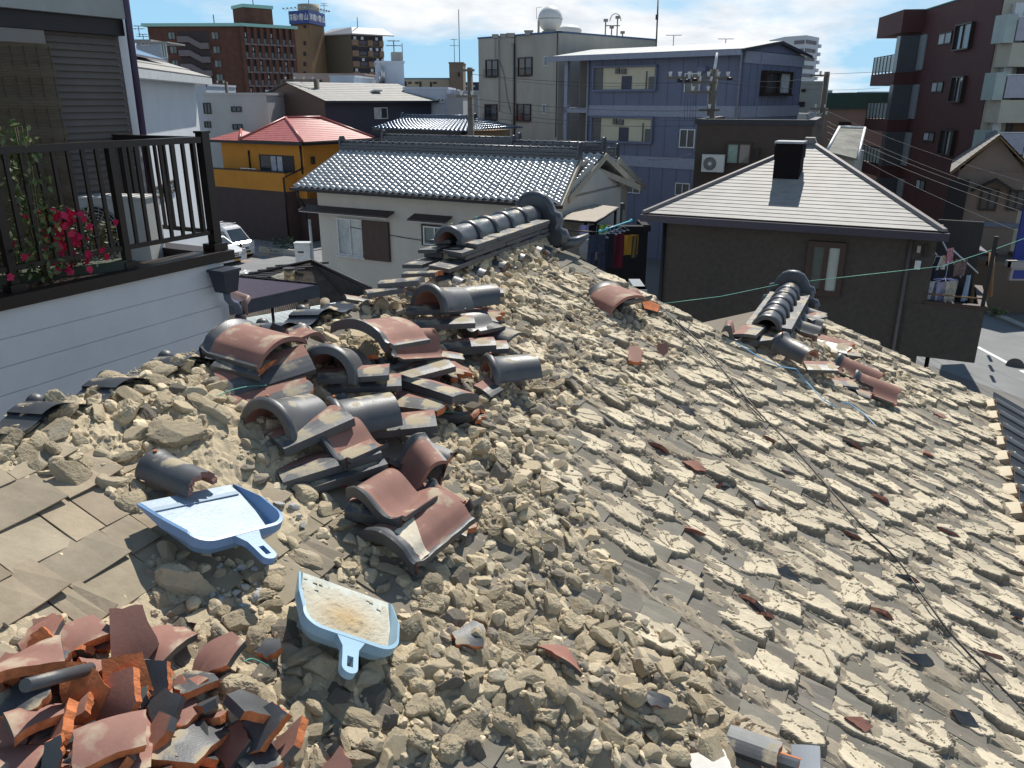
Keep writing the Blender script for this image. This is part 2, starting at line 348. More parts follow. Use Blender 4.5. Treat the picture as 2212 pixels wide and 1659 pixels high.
me=npmesh('clay_dust',np.vstack([P1,P2]),np.vstack([F1,F2+len(P1)]),M_dust,np.vstack([C1,C2]),smooth=False)
o=mobj('clay_dust',me); struct(o,'stuff'); o['label']='loose crumbled tan clay and dust spread over the stripped roof'
# ---------------- clods ----------------
def ico(k):
    bm=bmesh.new(); bmesh.ops.create_icosphere(bm,subdivisions=k,radius=1); v=np.array([x.co[:] for x in bm.verts]); f=np.array([[q.index for q in x.verts] for x in bm.faces]); bm.free(); return v,f
ICO={k:ico(k) for k in (2,3,4,5)}
def clod(k,seed,sq=(1,.8,.6),kind=0,rough=.10):
    rs=np.random.RandomState(seed); v,f=ICO[k]; n=rs.normal(size=(rs.randint(6,11),3)); n/=np.linalg.norm(n,axis=1)[:,None]; d=rs.uniform(.48,.9,len(n))
    dot=v@n.T; rr=np.where(dot>.05,d/np.maximum(dot,.05),9); fi=rr.argmin(1); r_=np.minimum(rr.min(1),1.15)
    rgh=rs.uniform(.2,1.6,len(n))[fi]
    nz=fbm(v*2.6+seed,4,seed,.6)-.5; nz2=np.abs(fbm(v*8+seed,3,seed+7,.6)-.5); r_=r_*(1+rough*rgh*nz*2.6-nz2*.22*rgh)
    p=v*r_[:,None]*np.array(sq); p-=np.array([0,0,(p[:,2].max()+p[:,2].min())/2])
    fc=rs.uniform(0,1,len(n)); g=fc[fi][:,None]
    base=CLAY*(.86+.3*rs.rand())
    if kind==1: base=base*.72+GRAYC*.25
    if kind==2: base=np.array((.63,.62,.60))
    if kind==3: base=GRAYC*(1.05+.3*rs.rand())
    col=base*(1+.16*(g-.4))+(CLAYP-CLAY)*(g>.78)*.5*(kind!=3)
    col=col*(.86+.28*fbm(v*5+seed,3,seed+5))[:,None]
    return p,f,col
CM=[]
for i in range(26):
    kind=[0,0,0,1,0,0,3,0][i%8]
    sq=[(1,.8,.62),(1.1,.75,.5),(.9,.85,.75),(1.15,.8,.38),(1,.95,.5)][i%5]
    p,f,c=clod(5,100+i,sq,kind,.12); CM.append(npmesh('clay_clod',p,f,M_clay,c))
CW=[npmesh('plaster_lump',*(lambda q:(q[0],q[1],M_clay,q[2]))(clod(3,300+i,(1,.7,.5),2,.16))) for i in range(5)]
Z={'bottom':([(330,1480),(470,1390),(620,1400),(850,1330),(1000,1290),(1230,1300),(1500,1380),(1600,1500),(1560,1659),(480,1659)],1.0,(.016,.034)),
   'center':([(900,870),(1000,800),(1160,760),(1250,850),(1230,1000),(1290,1130),(1330,1290),(1000,1310),(800,1300),(900,1180),(1020,1100),(960,1000)],0.8,(.012,.031)),
   'left':([(0,930),(150,880),(300,800),(430,760),(480,850),(450,960),(300,1040),(330,1130),(200,1060),(60,1010),(0,1000)],.8,(.013,.034)),
   'pans':([(320,1190),(430,1200),(590,1170),(760,1130),(900,1230),(800,1290),(640,1230),(600,1400),(380,1400),(330,1300)],.9,(.012,.028)),
   'mid':([(560,960),(720,1060),(760,1150),(640,1090),(500,1030)],.7,(.012,.03)),
   'top':([(1060,640),(1220,580),(1420,660),(1500,760),(1360,880),(1250,860),(1160,760),(1060,720)],.75,(.010,.026)),
   'ridge':([(430,800),(560,740),(800,640),(1050,590),(1190,540),(1220,600),(1060,700),(900,820),(720,960),(600,960),(480,900)],1.0,(.011,.03)),
   'wing':([(1700,790),(1760,700),(1900,780),(2050,870),(1980,880),(1850,850),(1750,850)],.6,(.012,.026)),
   'edge':([(0,1340),(330,1330),(380,1400),(330,1480),(0,1480)],.35,(.010,.02)),
   'bl':([(340,1470),(520,1440),(560,1659),(300,1659)],.9,(.016,.03))}
PANS=[[(295,1075),(500,1035),(600,1130),(580,1220),(540,1195),(420,1200),(350,1150)],[(625,1225),(840,1300),(830,1400),(790,1420),(700,1450),(660,1400),(600,1350)]]
HEAP=[(440,700),(700,660),(900,590),(1070,590),(1140,760),(1000,900),(960,1010),(1010,1120),(890,1220),(740,1130),(600,940),(470,890),(430,770)]
SH=[(0,1330),(300,1320),(420,1380),(520,1390),(580,1480),(640,1659),(0,1659)]
def _grow(P,k=1.10):
    cx=sum(p[0] for p in P)/len(P); cy=sum(p[1] for p in P)/len(P); return [(cx+(x-cx)*k,cy+(y-cy)*k) for x,y in P]
PANS=[_grow(P) for P in PANS]
def overpan(u,v): return any(inpoly(u,v,P) for P in PANS)
pts=[]; cell={}
def free(w_,d,r_):
    ci,cj=int(w_/.06),int(d/.06)
    for a in range(ci-2,ci+3):
        for b in range(cj-2,cj+3):
            for (x,y,q) in cell.get((a,b),()):
                if (x-w_)**2+(y-d)**2<((q+r_)*.62)**2: return False
    cell.setdefault((ci,cj),[]).append((w_,d,r_)); return True
# hero clods seen as single big lumps: u,v,radius,variant,az,squash
HERO=[(395,1255,.062,5,20,(1.15,.8,.95),'big square-edged clod of tan clay beside the empty blue dustpan, a crack down its side'),
      (375,945,.075,1,60,(1.2,.9,.8),'largest slab of tan clay leaning above the short grey cap tile'),
      (245,835,.060,2,30,(1,1,.8),'rough tan clay lump on the slope right of the ball-ended eaves tiles'),
      (285,880,.055,4,10,(1.1,.8,.9),'tan clay lump under the jagged one, on the left slope'),(395,795,.05,7,80,(1,1,.9),'pitted clay lump next to the brown curved tile'),
      (440,905,.06,8,0,(1.3,.9,.7),'wide crusted clay lump just left of the largest round cap tile'),
      (650,1068,.045,9,40,(1,.8,1),'angular tan clod right of the empty blue dustpan'),(425,1335,.036,10,70,(1.2,.8,.5),'flat pale disc of clay above the pile of broken red tiles'),
      (520,1345,.05,12,15,(1.1,1,.6),'crumbly clay lump left of the dust-filled pan'),(1185,1165,.036,13,50,(1.2,.8,.8),'pale square-edged clod lying alone on grey dust right of the red tile'),
      (1040,1318,.042,15,-20,(1.3,.7,.7),'long tan clod behind the small glazed corner of tile'),(1245,1485,.05,16,5,(1.4,.9,.5),'broad pale slab of clay near the lower middle of the roof'),
      (1250,1530,.055,6,0,(1.3,.9,.6),'dark grey rough clod under the broad pale slab'),(740,1540,.05,18,10,(1.4,.8,.6),'wide pale clod at the lower edge right of the red tile shard'),
      (1000,1590,.055,19,80,(1.3,.8,.7),'long grey-sided clod standing at the bottom of the picture'),(775,1480,.042,20,70,(1.2,.9,.7),'pale clod below the handle of the dust-filled pan'),
      (935,1445,.042,21,60,(1.2,.8,.6),'flat-topped clod right of the dust-filled pan handle'),(830,1185,.035,3,35,(1.2,.7,.9),'tan clod pointing up below the large red tile'),
      (855,1235,.042,23,15,(1.4,.7,.6),'long layered clod just under the tip of the large red tile'),(660,1195,.05,3,10,(1.2,.9,.6),'grey folded lump of clay above the dust-filled pan'),
      (770,735,.055,24,10,(1,1,.8),'shaded clay clod in the gap behind the heap of round cap tiles'),(1130,720,.045,25,30,(.9,.9,1),'upright tan clod above the loose cap tile on the ridge'),
      (820,660,.045,2,30,(1,.9,1),'tan clod tucked under the broken ridge end'),(1195,970,.04,9,40,(1.3,.7,.6),'pale clod sloping beside the cracked clay in mid roof'),
      (1600,1385,.03,11,40,(1.2,.8,.7),'rounded clod lying below the cable near the bottom right'),(505,1500,.045,17,30,(1.2,.8,.6),'pale clod lying on the broken red tiles'),
      (610,1370,.04,14,0,(1,1,.8),'grey-brown clod in the shade of the dust-filled pan'),(335,1070,.03,22,30,(1.2,.8,.6),'small brick-like clod above the empty pan')]
CG='clay clods fallen over the roof'
for (u,v,r_,k,az,sq,lab) in HERO:
    q=pr(u,v,r_*.3); h=Hs(*q); p=rp(q[0],q[1],h+r_*sq[2]*.30); o=bpy.data.objects.new('clay_clod',CM[k%26]); COL.objects.link(o)
    M=Matrix.Translation(p)@BR@Matrix.Rotation(R(az),4,'Z')@Matrix.Rotation(R(rng.uniform(-12,12)),4,'X')@Matrix.Diagonal((r_*sq[0],r_*sq[1],r_*sq[2]*1.25,1)); o.matrix_world=M
    tag(o,lab,'clay clod',CG); free(q[0],q[1],r_*.8)
cand=[]
for zn,(P,dens,(r0,r1)) in Z.items():
    qs=[pr(max(min(x,2400),-200),y) for x,y in P]; w0=min(q[0] for q in qs)-.2;w1=max(q[0] for q in qs)+.2;d0=min(q[1] for q in qs)-.2;d1=max(q[1] for q in qs)+.2
    n_=int((w1-w0)*(d1-d0)*2600*dens)
    for _ in range(n_):
        w_=rng.uniform(w0,w1); d=rng.uniform(d0,d1); p=rp(w_,d); u,v=proj(p)
        if u<-60 or u>2280 or v>1760 or d<-.09 or not inpoly(u,v,P): continue
        r_=r0*.7+(r1*1.08-r0*.7)*rng.random()**2.4
        if rng.random()<.05: r_*=1.45
        if overpan(u,v) and r_>.012: continue
        if inpoly(u,v,HEAP) and rng.random()<.35: continue
        if inpoly(u,v,SH) and rng.random()<.7: continue
        cand.append((r_,w_,d,zn))
cand.sort(key=lambda t:-t[0]); acc=[]
for (r_,w_,d,zn) in cand:
    if free(w_,d,r_): acc.append((r_,w_,d,zn))
def vis(t): p=rp(t[1],t[2]); return t[0]/((p-CAM).length)
acc.sort(key=lambda t:-vis(t))
LAB={'bottom':'palm-sized tan clay clod among the dense rubble along the bottom of the roof','center':'small angular clay clod in the rubble field right of the tile heap','left':'crumbly clay clod on the dusty slope above the bare shingles',
     'pans':'clay clod lying beside the blue dustpans','mid':'clay clod in the shade under the tile heap','top':'flaky clay clod on the upper slope below the ridge tiles','ridge':'clay clod wedged among the fallen ridge tiles','wing':'clay clod round the end of the smaller ridge','edge':'small clay clod at the edge of the bare shingles','bl':'clay clod between the broken red tiles'}
nind=270
for i,(r_,w_,d,zn) in enumerate(acc[:nind]):
    h=Hs(w_,d); p=rp(w_,d,h+r_*.22); o=bpy.data.objects.new('clay_clod',CM[rng.randrange(26)]); COL.objects.link(o)
    o.matrix_world=Matrix.Translation(p)@BR@Matrix.Rotation(rng.uniform(0,6.28),4,'Z')@Matrix.Rotation(R(rng.gauss(0,22)),4,'X')@Matrix.Rotation(R(rng.gauss(0,22)),4,'Y')@Matrix.Diagonal((r_*1.25,r_*1.1,r_*1.15,1))
    tag(o,LAB[zn],'clay clod',CG+' '+{'bottom':'at its bottom edge','center':'in its middle','left':'on the left slope','pans':'by the dustpans','mid':'under the heap','top':'near the ridge','wing':'by the small ridge','ridge':'along the ridge','edge':'by the bare shingles','bl':'in the broken tiles'}[zn])
# the rest and the fine crumbs: one mass nobody could count
LV=[clod(3,500+i,[(1,.8,.6),(1.1,.8,.45),(.9,.9,.7)][i%3],[0,0,1,0,3,0][i%6]) for i in range(12)]
LV2=[clod(2,600+i,(1,.85,.65),[0,0,1,0,3,0][i%6]) for i in range(10)]
VS=[];FS=[];CS=[];off=0
def emit(var,w_,d,r_,hh):
    global off
    p,f,c=var; a=rng.uniform(0,6.28); Rm=np.array((Matrix.Rotation(a,3,'Z')@Matrix.Rotation(rng.gauss(0,.5),3,'X')@Matrix.Rotation(rng.gauss(0,.5),3,'Y')))
    q=(p*r_)@Rm.T; B3=np.array(BR.to_3x3()); q=q@B3.T+np.array(rp(w_,d,hh)); VS.append(q.astype(np.float32)); FS.append(f+off); CS.append(c*(.8+.35*rng.random())); off+=len(q)
rest=acc[nind:]
for (r_,w_,d,zn) in rest: emit(LV[rng.randrange(12)],w_,d,r_*1.2,Hs(w_,d)+r_*.2)
cr_=[]
for zn,(P,dens,_) in Z.items():
    qs=[pr(max(min(x,2400),-200),y) for x,y in P]; w0=min(q[0] for q in qs)-.1;w1=max(q[0] for q in qs)+.1;d0=min(q[1] for q in qs)-.1;d1=max(q[1] for q in qs)+.1
    for _ in range(int((w1-w0)*(d1-d0)*3000*dens)): 
        cr_.append((rng.uniform(w0,w1),rng.uniform(d0,d1),P))
W_=np.array([c[0] for c in cr_]);D_=np.array([c[1] for c in cr_]);HH=np.maximum(0,Hf(W_,D_))
for i,(w_,d,P) in enumerate(cr_):
    u,v=proj(rp(w_,d))
    if not inpoly(u+rng.gauss(0,14),v+rng.gauss(0,12),P) or overpan(u,v): continue
    if u<-40 or u>2260 or v>1740: continue
    r_=.0028+.0085*rng.random()**2.5; emit(LV2[rng.randrange(10)],w_,d,r_,HH[i]+r_*.3)
# thin scatter over the rest of the slope
for _ in range(7000):
    w_=rng.uniform(.9,6.8); d=rng.uniform(-.08,3.2)
    if w_>Wg and d<DM: continue
    u,v=proj(rp(w_,d))
    if u<-30 or u>2240 or v>1720 or overpan(u,v): continue
    if u<330 and 1000<v<1330 and rng.random()<.25: continue
    r_=.0022+.008*rng.random()**3; emit(LV2[rng.randrange(10)],w_,d,r_,Hs(w_,d)+r_*.3 if False else r_*.3)
# ---------------- bedding patches where tiles had lain ----------------
def patch(seed):
    sk=np.random.RandomState(seed+77).uniform(-.5,.5)
    rs=np.random.RandomState(seed); nx,ny=66,44; X,Y=np.meshgrid(np.linspace(-1.25,1.25,nx),np.linspace(-1.35,1.35,ny),indexing='ij'); x=X.ravel();y=Y.ravel()
    a=.108*rs.uniform(.8,1.2); b=.071*rs.uniform(.75,1.2); P=np.stack([x*2+seed,y*2,x*0],1)
    wob=(fbm(P,4,seed)-.5)*.75+(fbm(P*3.5,3,seed+3)-.5)*.14
    yy=y+sk*x*.35; wob=wob*(1+.5*(x>0)); rho=(np.abs(x)**2.8+np.abs(yy)**2.3)**(1/2.5)+wob*1.15
    s=np.clip((1.12-rho)/.38,0,1); s=s*s*(3-2*s)
    top=.004+.038*np.clip(x*.5+.5,0,1)**.75-.004*np.cos(y*2)
    S=rs.uniform(-1.2,1.2,(8,2)); dd=np.sqrt(((np.stack([x,y*.8],1)[:,None]+((fbm(P*1.3,3,seed+9)-.5)*.7)[:,None,None]-S[None])**2).sum(2)); dd.sort(1)
    ck=np.clip(1-(dd[:,1]-dd[:,0])/.034,0,1); flat=np.clip((.86-rho)/.1,0,1)
    z=s*top-ck*flat*.010+(1-flat)*(fbm(P*3.6,4,seed+2,.55)-.5)*.024*s+flat*(fbm(P*1.5,2,seed+6)-.5)*.006
    z=z-(1-np.clip(s*8,0,1))*.01
    V=np.stack([x*a*1.12,y*b*1.12,z],1); idx=np.arange(nx*ny).reshape(nx,ny); F=np.stack([idx[:-1,:-1],idx[1:,:-1],idx[1:,1:],idx[:-1,1:]],-1).reshape(-1,4)
    F=F[(rho[F].min(1)<1.14)]
    f=(flat*np.clip((x+1.25)/.5,0,1))[:,None]; col=CLAYP*f*(.90+.12*rs.rand())+(1-f)*(CLAYD*.6+GRAYC*.45)*(.8+.5*fbm(P*5,3,seed+4))[:,None]
    edge=(np.clip((rho-.75)/.15,0,1)*f[:,0])[:,None]; col=col*(1-.12*edge); col=col*(1-.16*(ck*flat)[:,None])
    return npmesh('clay_patch',V,F,M_clay,col)
PM=[patch(40+i) for i in range(24)]
PG='cracked clay bedding patches in rows down the slope'
npatch=0; rows_=[]
zb=Z['bottom'][0]; zc=Z['center'][0]; zt=Z['top'][0]
wi=0; w_=.95
while w_<6.8:
    d=.36+(.11 if wi%2 else 0)
    while d<3.12:
        ww=w_+.012*math.sin(d*9+wi*2.1)+rng.gauss(0,.006); d_=d+rng.gauss(0,.012); 
        if not(ww>Wg-.06 and d_<DM+.12):
            u,v=proj(rp(ww,d_)); ok=-80<u<2290 and v<1760
            pz=1.0
            if inpoly(u,v,zb): pz=.10 if u<1350 else .45
            elif inpoly(u,v,zc): pz=.16
            elif inpoly(u,v,zt): pz=.75
            elif u<1150+max(0,(v-1000))*.35 and v>780: pz=0
            if u<1060: pz=0
            if inpoly(u,v,[(1120,1180),(1560,1300),(1500,1400),(1050,1320)]): pz=min(pz,.5)
            if ok and rng.random()<pz*.97:
                o=bpy.data.objects.new('clay_patch',PM[rng.randrange(24)]); COL.objects.link(o)
                o.matrix_world=Matrix.Translation(rp(ww,d_,.001))@BR@Matrix.Rotation(R(rng.gauss(-3,10)+(180 if False else 0)),4,'Z')@Matrix.Diagonal((rng.uniform(.88,1.15),rng.uniform(.85,1.2)*(1 if rng.random()<.5 else -1)*1.0,rng.uniform(.6,1.15),1))
                sec=('on the wing roof, in the rows beyond the small ridge' if ww>Wg-.3 else 'in the rows near the black cable' if abs(u-(1430+(v-650)*.88))<130 else 'in the rows at the lower right' if u>1500 and v>1100 else 'in the rows at the outer eaves' if d_>2.7 else 'in the rows in mid slope')
                rows_.append((ww,d_)); tag(o,'pale cracked clay bedding patch '+sec,'clay patch',PG+' '+sec); npatch+=1
        d+=.218
    w_+=.176; wi+=1
for (ww,dd) in rows_:
    for _ in range(46):
        w2=ww+rng.gauss(0,.045); d2=dd+.109+rng.gauss(0,.05); u,v=proj(rp(w2,max(d2,0)))
        if u<-30 or u>2240 or v>1720 or (w2>Wg and d2<DM): continue
        r_=.003+.012*rng.random()**1.8; emit(LV2[rng.choice([0,2,4,6,8])] if r_<.008 else LV[rng.choice([2,4,5,2,4,0])],w2,d2,r_*1.1,r_*.4)
A_=[(rng.uniform(.9,5.2),rng.uniform(-.1,2.2)) for _ in range(18000)]; HA=Hf(np.array([a[0] for a in A_]),np.array([a[1] for a in A_]))
for (w2,d2),h in zip(A_,HA):
    if h<.006: continue
    u,v=proj(rp(w2,d2))
    if u<-30 or u>2240 or v>1720 or overpan(u,v): continue
    r_=.0022+.010*rng.random()**2.4; emit(LV2[rng.randrange(10)],w2,d2,r_,h+r_*.3)
me=npmesh('clay_rubble',np.vstack(VS),np.vstack(FS),M_clay,np.vstack(CS)); o=mobj('clay_rubble',me); struct(o,'stuff'); o['label']='small broken bits of dry clay scattered over the roof'
print('patches',npatch,'clods',len(acc),'rubbleverts',off)
# ================= roof tiles, loose and in place =================
TM=[M_glaze,M_red,M_orange,M_pink,M_glazec]
def arch(L=.29,r=.083,th=.017,ring=.018,n=18,clean=False,name='cap_body',jag=0,seed=0):
    """half-round ridge cap with a thick rolled collar at its near end; axis +Y, origin on the ground line"""
    mb=MB(); rs=random.Random(seed); g=4 if clean else 0
    A=[math.pi*i/n for i in range(n+1)]
    ys=[0,.012,.03,.04,L*.5,L-.03,L]
    def rad(y): 
        if y<.036: return r+ring*math.sin(max(0,min(1,(y+.006)/.042))*math.pi)*1.0
        return r*(1-.05*(y/L))
    ro=[[(-math.cos(a)*rad(y),y-(rs.random()*jag if y==ys[-1] else 0),math.sin(a)*rad(y)*1.02) for a in A] for y in ys]
    yi=[0,L*.5,L]; ri=[[(-math.cos(a)*(r*(1-.05*(y/L))-th),y if y else 0,math.sin(a)*(r*(1-.05*y/L)-th)) for a in A] for y in yi]
    for k in range(len(yi)): 
        if k==2: ri[k]=[(p[0],ro[-1][j][1],p[2]) for j,p in enumerate(ri[k])]
    mb.grid(ro,g); mb.grid(ri,1,flip=True)
    mb.grid([ro[0],ri[0]],g,smooth=False); mb.grid([ro[-1],ri[-1]],3,smooth=False)
    for j in (0,-1):
        mb.add([ro[0][j],ro[-1][j],ri[-1][j],ri[0][j]],[(0,1,2,3)],3)
    mb.tube([(-.0,.020,rad(.02)*1.02-.002),(0,.020,rad(.02)*1.02+.004)],.006,6,2)
    return mb
def noshi(L=.27,W=.13,th=.022,curve=.008,broken=0,seed=0,cleanedge=True):
    """flat slightly bowed course tile; long axis +Y, glazed outer edge at +X; raw clay at -X"""
    mb=MB(); rs=random.Random(seed); ny=8 if broken else 4; nx=6; P=[];Q=[]
    for i in range(nx+1):
        x=-W/2+W*i/nx; r1=[];r2=[]
        for j in range(ny+1):
            y=-L/2+L*j/ny
            if broken and j==ny: y-=broken*rs.random()*L*.4
            z=curve*(1-(2*x/W)**2)
            r1.append((x,y,z+th)); r2.append((x,y,z))
        P.append(r1);Q.append(r2)
    a=nx+1;b=ny+1
    vs=[q for r_ in P for q in r_]
    for i in range(nx):
        mi=0 if (i>=nx-3) else 3
        for j in range(ny): mb.f.append((i*b+j,(i+1)*b+j,(i+1)*b+j+1,i*b+j+1)); mb.m.append(mi); mb.sm.append(False)
    mb.v+=vs; mb.grid(Q,1,False,True)
    mb.grid([P[0],Q[0]],1,False); mb.grid([P[-1],Q[-1]],0,False)
    mb.grid([[r_[0] for r_ in P],[r_[0] for r_ in Q]],0,False); mb.grid([[r_[-1] for r_ in P],[r_[-1] for r_ in Q]],2 if broken else 0,False)
    return mb
def pantile(W=.27,L=.28,th=.016,red=True,broken=0,seed=0,lip=.024,conv=False,ridges=False):
    """wavy roof tile; wave across X, lip down at the near end"""
    mb=MB(); rs=random.Random(seed); nx=20; ny=10; P=[];Q=[]; cut=[rs.random()*broken for _ in range(nx+1)]
    for k in range(1,nx+1): cut[k]=cut[k-1]*.6+cut[k]*.4
    for i in range(nx+1):
        t=i/nx; x=(t-.5)*W
        z=.030*math.sin(t*2*math.pi*.92+.35) if not conv else .048*(math.sin(t*math.pi)**.8)-(.012*math.exp(-((t-.93)/.05)**2))
        r1=[];r2=[]
        for j in range(ny+1):
            y=(j/ny-.5)*L
            if j==ny: y-=cut[i]*L*.45
            zz=z+(.014*math.exp(-((j/ny)/.05)**2)) +(.0015*math.sin(j*2.3)*(ridges and 1 or 0))
            r1.append((x,y,zz+th)); r2.append((x,y,zz))
        P.append(r1);Q.append(r2)
    top=3 if red else 0; bot=0 if red else 1
    b=ny+1; o=len(mb.v); mb.v+=[q for r_ in P for q in r_]
    for i in range(nx):
        for j in range(ny):
            e=(i==0 or i==nx-1 or j==0)
            mb.f.append((o+i*b+j,o+(i+1)*b+j,o+(i+1)*b+j+1,o+i*b+j+1)); mb.m.append(0 if e else top); mb.sm.append(True)
    mb.grid(Q,bot,True,True)
    mb.grid([P[0],Q[0]],0,False); mb.grid([P[-1],Q[-1]],0,False)
    mb.grid([[r_[-1] for r_ in P],[r_[-1] for r_ in Q]],2 if broken else top,False)
    # front lip
    F0=[r_[0] for r_ in P]; F1=[(p[0],p[1]-.012,p[2]-.002) for p in F0]; F2=[(p[0],p[1]-.012,p[2]-lip-th) for p in F0]; F3=[(p[0],p[1],p[2]-lip-th) for p in F0]
    mb.grid([F0,F1],0,True); mb.grid([F1,F2],0,True); mb.grid([F2,F3],0,True); mb.grid([F3,F0],1,True)
    return mb
def shard(seed,R0=.07,th=.019,bend=.0,top=3,bot=0,n=None,asp=1.0,rim=False):
    """broken piece: irregular outline, thickness, rough orange fracture"""
    rs=random.Random(seed); n=n or rs.choice([4,5,5,6]); ang=sorted([2*math.pi*(i+rs.uniform(-.3,.3))/n for i in range(n)])
    cor=[(math.cos(a)*R0*rs.uniform(.75,1.15)*asp,math.sin(a)*R0*rs.uniform(.75,1.15)) for a in ang]
    ring=[]; 
    for i in range(n):
        p,q=cor[i],cor[(i+1)%n]; m_=5
        glz=rs.random()<.3
        for k in range(m_):
            t=k/m_; jx=0 if (k==0 or glz) else rs.gauss(0,.0017)
            dx_,dy_=q[0]-p[0],q[1]-p[1]; l=math.hypot(dx_,dy_)+1e-6
            ring.append((p[0]+dx_*t-dy_/l*jx,p[1]+dy_*t+dx_/l*jx,glz))
    def zc(x,y): return -bend*(x/R0)**2*R0
    mb=MB(); k=len(ring); rr=[(0,0)]+[(x*.5,y*.5) for x,y,_ in ring]+[(x,y) for x,y,_ in ring]
    T=[(x,y,zc(x,y)+th) for x,y in rr]; B=[(x*.96,y*.96,zc(x,y)) for x,y in rr]
    fs=[(0,1+i,1+(i+1)%k) for i in range(k)]; fq=[(1+i,1+k+i,1+k+(i+1)%k,1+(i+1)%k) for i in range(k)]
    mb.add(T,fs+fq,top,True); mb.add(B,[f[::-1] for f in fs+fq],bot,True)
    for i in range(k):
        j=(i+1)%k; a,b,c,d=T[1+k+i],T[1+k+j],B[1+k+j],B[1+k+i]
        mid=lambda p,q: ((p[0]+q[0])/2*(1+rs.uniform(-.03,.03)),(p[1]+q[1])/2*(1+rs.uniform(-.03,.03)),(p[2]+q[2])/2)
        mb.add([a,b,c,d],[(0,1,2,3)],0 if ring[i][2] else 2)
    return mb
def mesh_of(mb,name,mats=TM):
    o=mb.build(name,mats,org=(0,0,0)); return o
def setm(o,p,az=0,pitch=0,roll=0,sc=1):
    return place(o,p,az,pitch,roll,sc)
# --- half-round caps fallen in the heap: u,v of the collar's middle at ground, lift, azimuth, pitch, roll, scale
CAPG='half-round ridge cap tiles fallen into the heap'
capm=None
for i,(u,v,h,az,pi_,ro,r_,L_,lab) in enumerate([
    (562,938,.010,30,-8,-4,.116,.22,'largest dark half-round cap tile, nearest to us, clay packed inside its mouth'),
    (712,926,.015,60,0,-2,.102,.24,'half-round cap tile with its barrel turned to the right beside the nearest one'),
    (683,806,.04,14,-14,4,.116,.22,'half-round cap tile showing its red inside, mouth towards us, between two curved red tiles'),
    (903,662,.08,40,-8,-5,.108,.22,'shiny half-round cap tile in the upper heap, left of the one lying sideways'),
    (968,648,.075,68,2,3,.086,.235,'cap tile lying sideways on a grey slab just below the standing ridge'),
    (1045,812,.012,70,0,-3,.094,.235,'cap tile lying apart right of the heap, nail hole in its collar')]):
    o=mesh_of(arch(L=L_,r=r_,ring=.021,seed=i,jag=.012 if i==4 else 0),'ridge_cap_tile'); setm(o,on(u,v,h),az,pi_,ro,1); tag(o,lab,'ridge tile',CAPG)
o=mesh_of(arch(L=.22,r=.06,ring=.006,seed=9,jag=.02),'ridge_cap_tile'); setm(o,on(325,1010,.02),118,-6,0,1.0); tag(o,'short dusty grey cap tile lying alone below the leaning clay slab','ridge tile',CAPG)
# --- flat course tiles in the heap: u,v,lift,az of long axis,pitch,roll,scale,broken
NG='flat course tiles fallen in the heap'
for i,(u,v,h,az,pi_,ro,sc,br,lab) in enumerate([
    (560,800,.07,62,10,28,(1.1,1.25,1.1),0,'long red-edged flat tile propped diagonally under the big curved brown tile'),
    (575,850,.04,58,8,20,(1,1.15,1),.3,'flat tile with a crumbling brown edge above the largest cap tile'),
    (520,790,.05,110,-4,10,(1,.8,1),.3,'broken grey flat tile under the left end of the curved brown tile'),
    (655,925,.06,48,8,4,(1.1,1.0,1.4),0,'thick grey slab with clay on it in front of the two nearest cap tiles'),
    (845,920,.045,80,2,4,(1.1,1.15,1.3),0,'long grey slab with crumbs on top, right of the second cap tile'),
    (700,1000,.05,60,5,2,(1,1.25,1.2),0,'upper slab of the dark stack under the wavy red tile'),
    (715,1030,.02,62,6,0,(1,1.3,1.2),0,'lower slab of the dark stack, in deep shadow'),
    (745,800,.06,84,2,4,(.9,1,1),0,'grey flat tile above the second cap tile'),
    (775,825,.05,82,0,6,(.9,1,1),0,'grey flat tile with sloping cut end lying under its neighbour behind the second cap tile'),
    (930,845,.05,128,-2,-14,(1.3,1.25,1.5),0,'largest flat tile, half grey half pink, lying across the heap on the right'),
    (900,800,.035,58,4,6,(1.3,1.05,1.2),.4,'broken pink and grey flat tile behind the largest flat one'),
    (895,872,.03,108,0,4,(1.2,1.1,1.1),.3,'flat tile under the largest one, clay on its top'),
    (965,800,.03,140,-6,2,(.9,.9,1),.5,'pointed grey broken tile at the right end of the heap'),
    (1000,735,.05,80,0,6,(.8,1,1.1),0,'upper grey flat tile beside the sideways cap tile on the right of the heap'),
    (1025,752,.03,82,0,6,(.8,1.05,1.1),0,'lower grey flat tile just above the lone cap tile'),
    (925,665,.07,80,0,4,(.9,1.05,1.1),0,'grey flat tile right under the shiny upper cap tile'),
    (945,690,.05,80,0,4,(.9,1.05,1.2),0,'thick grey flat tile second below the shiny upper cap tile'),
    (1020,632,.05,82,2,4,(.8,1,1.1),0,'grey flat tile under the barrel of the sideways cap tile'),
    (850,607,.13,95,6,-6,(1.15,.75,1.2),0,'square grey tile with clay on it sticking out over the left side of the ridge'),
    (820,628,.09,70,4,-6,(.9,.7,1.1),.3,'pale grey tile end poking out at the far left of the upper heap'),
    (905,590,.10,112,6,-6,(.9,.8,1),.4,'red-brown tile with clay lump at the broken end of the ridge'),
    (790,1108,.03,100,-4,2,(.7,.5,1.5),.5,'small thick red block of tile under the dark wavy tile'),
    (1035,680,.03,110,-8,8,(1,.9,1),.5,'dusty pink tile behind the little wavy tile'),
    (1010,905,.0,120,0,0,(.6,.5,.8),.5,'small grey chip beside the largest flat tile')]):
    o=mesh_of(noshi(broken=br,seed=i+3),'flat_tile'); setm(o,on(u,v,h),az,pi_,ro,sc); tag(o,lab,'roof tile',NG)
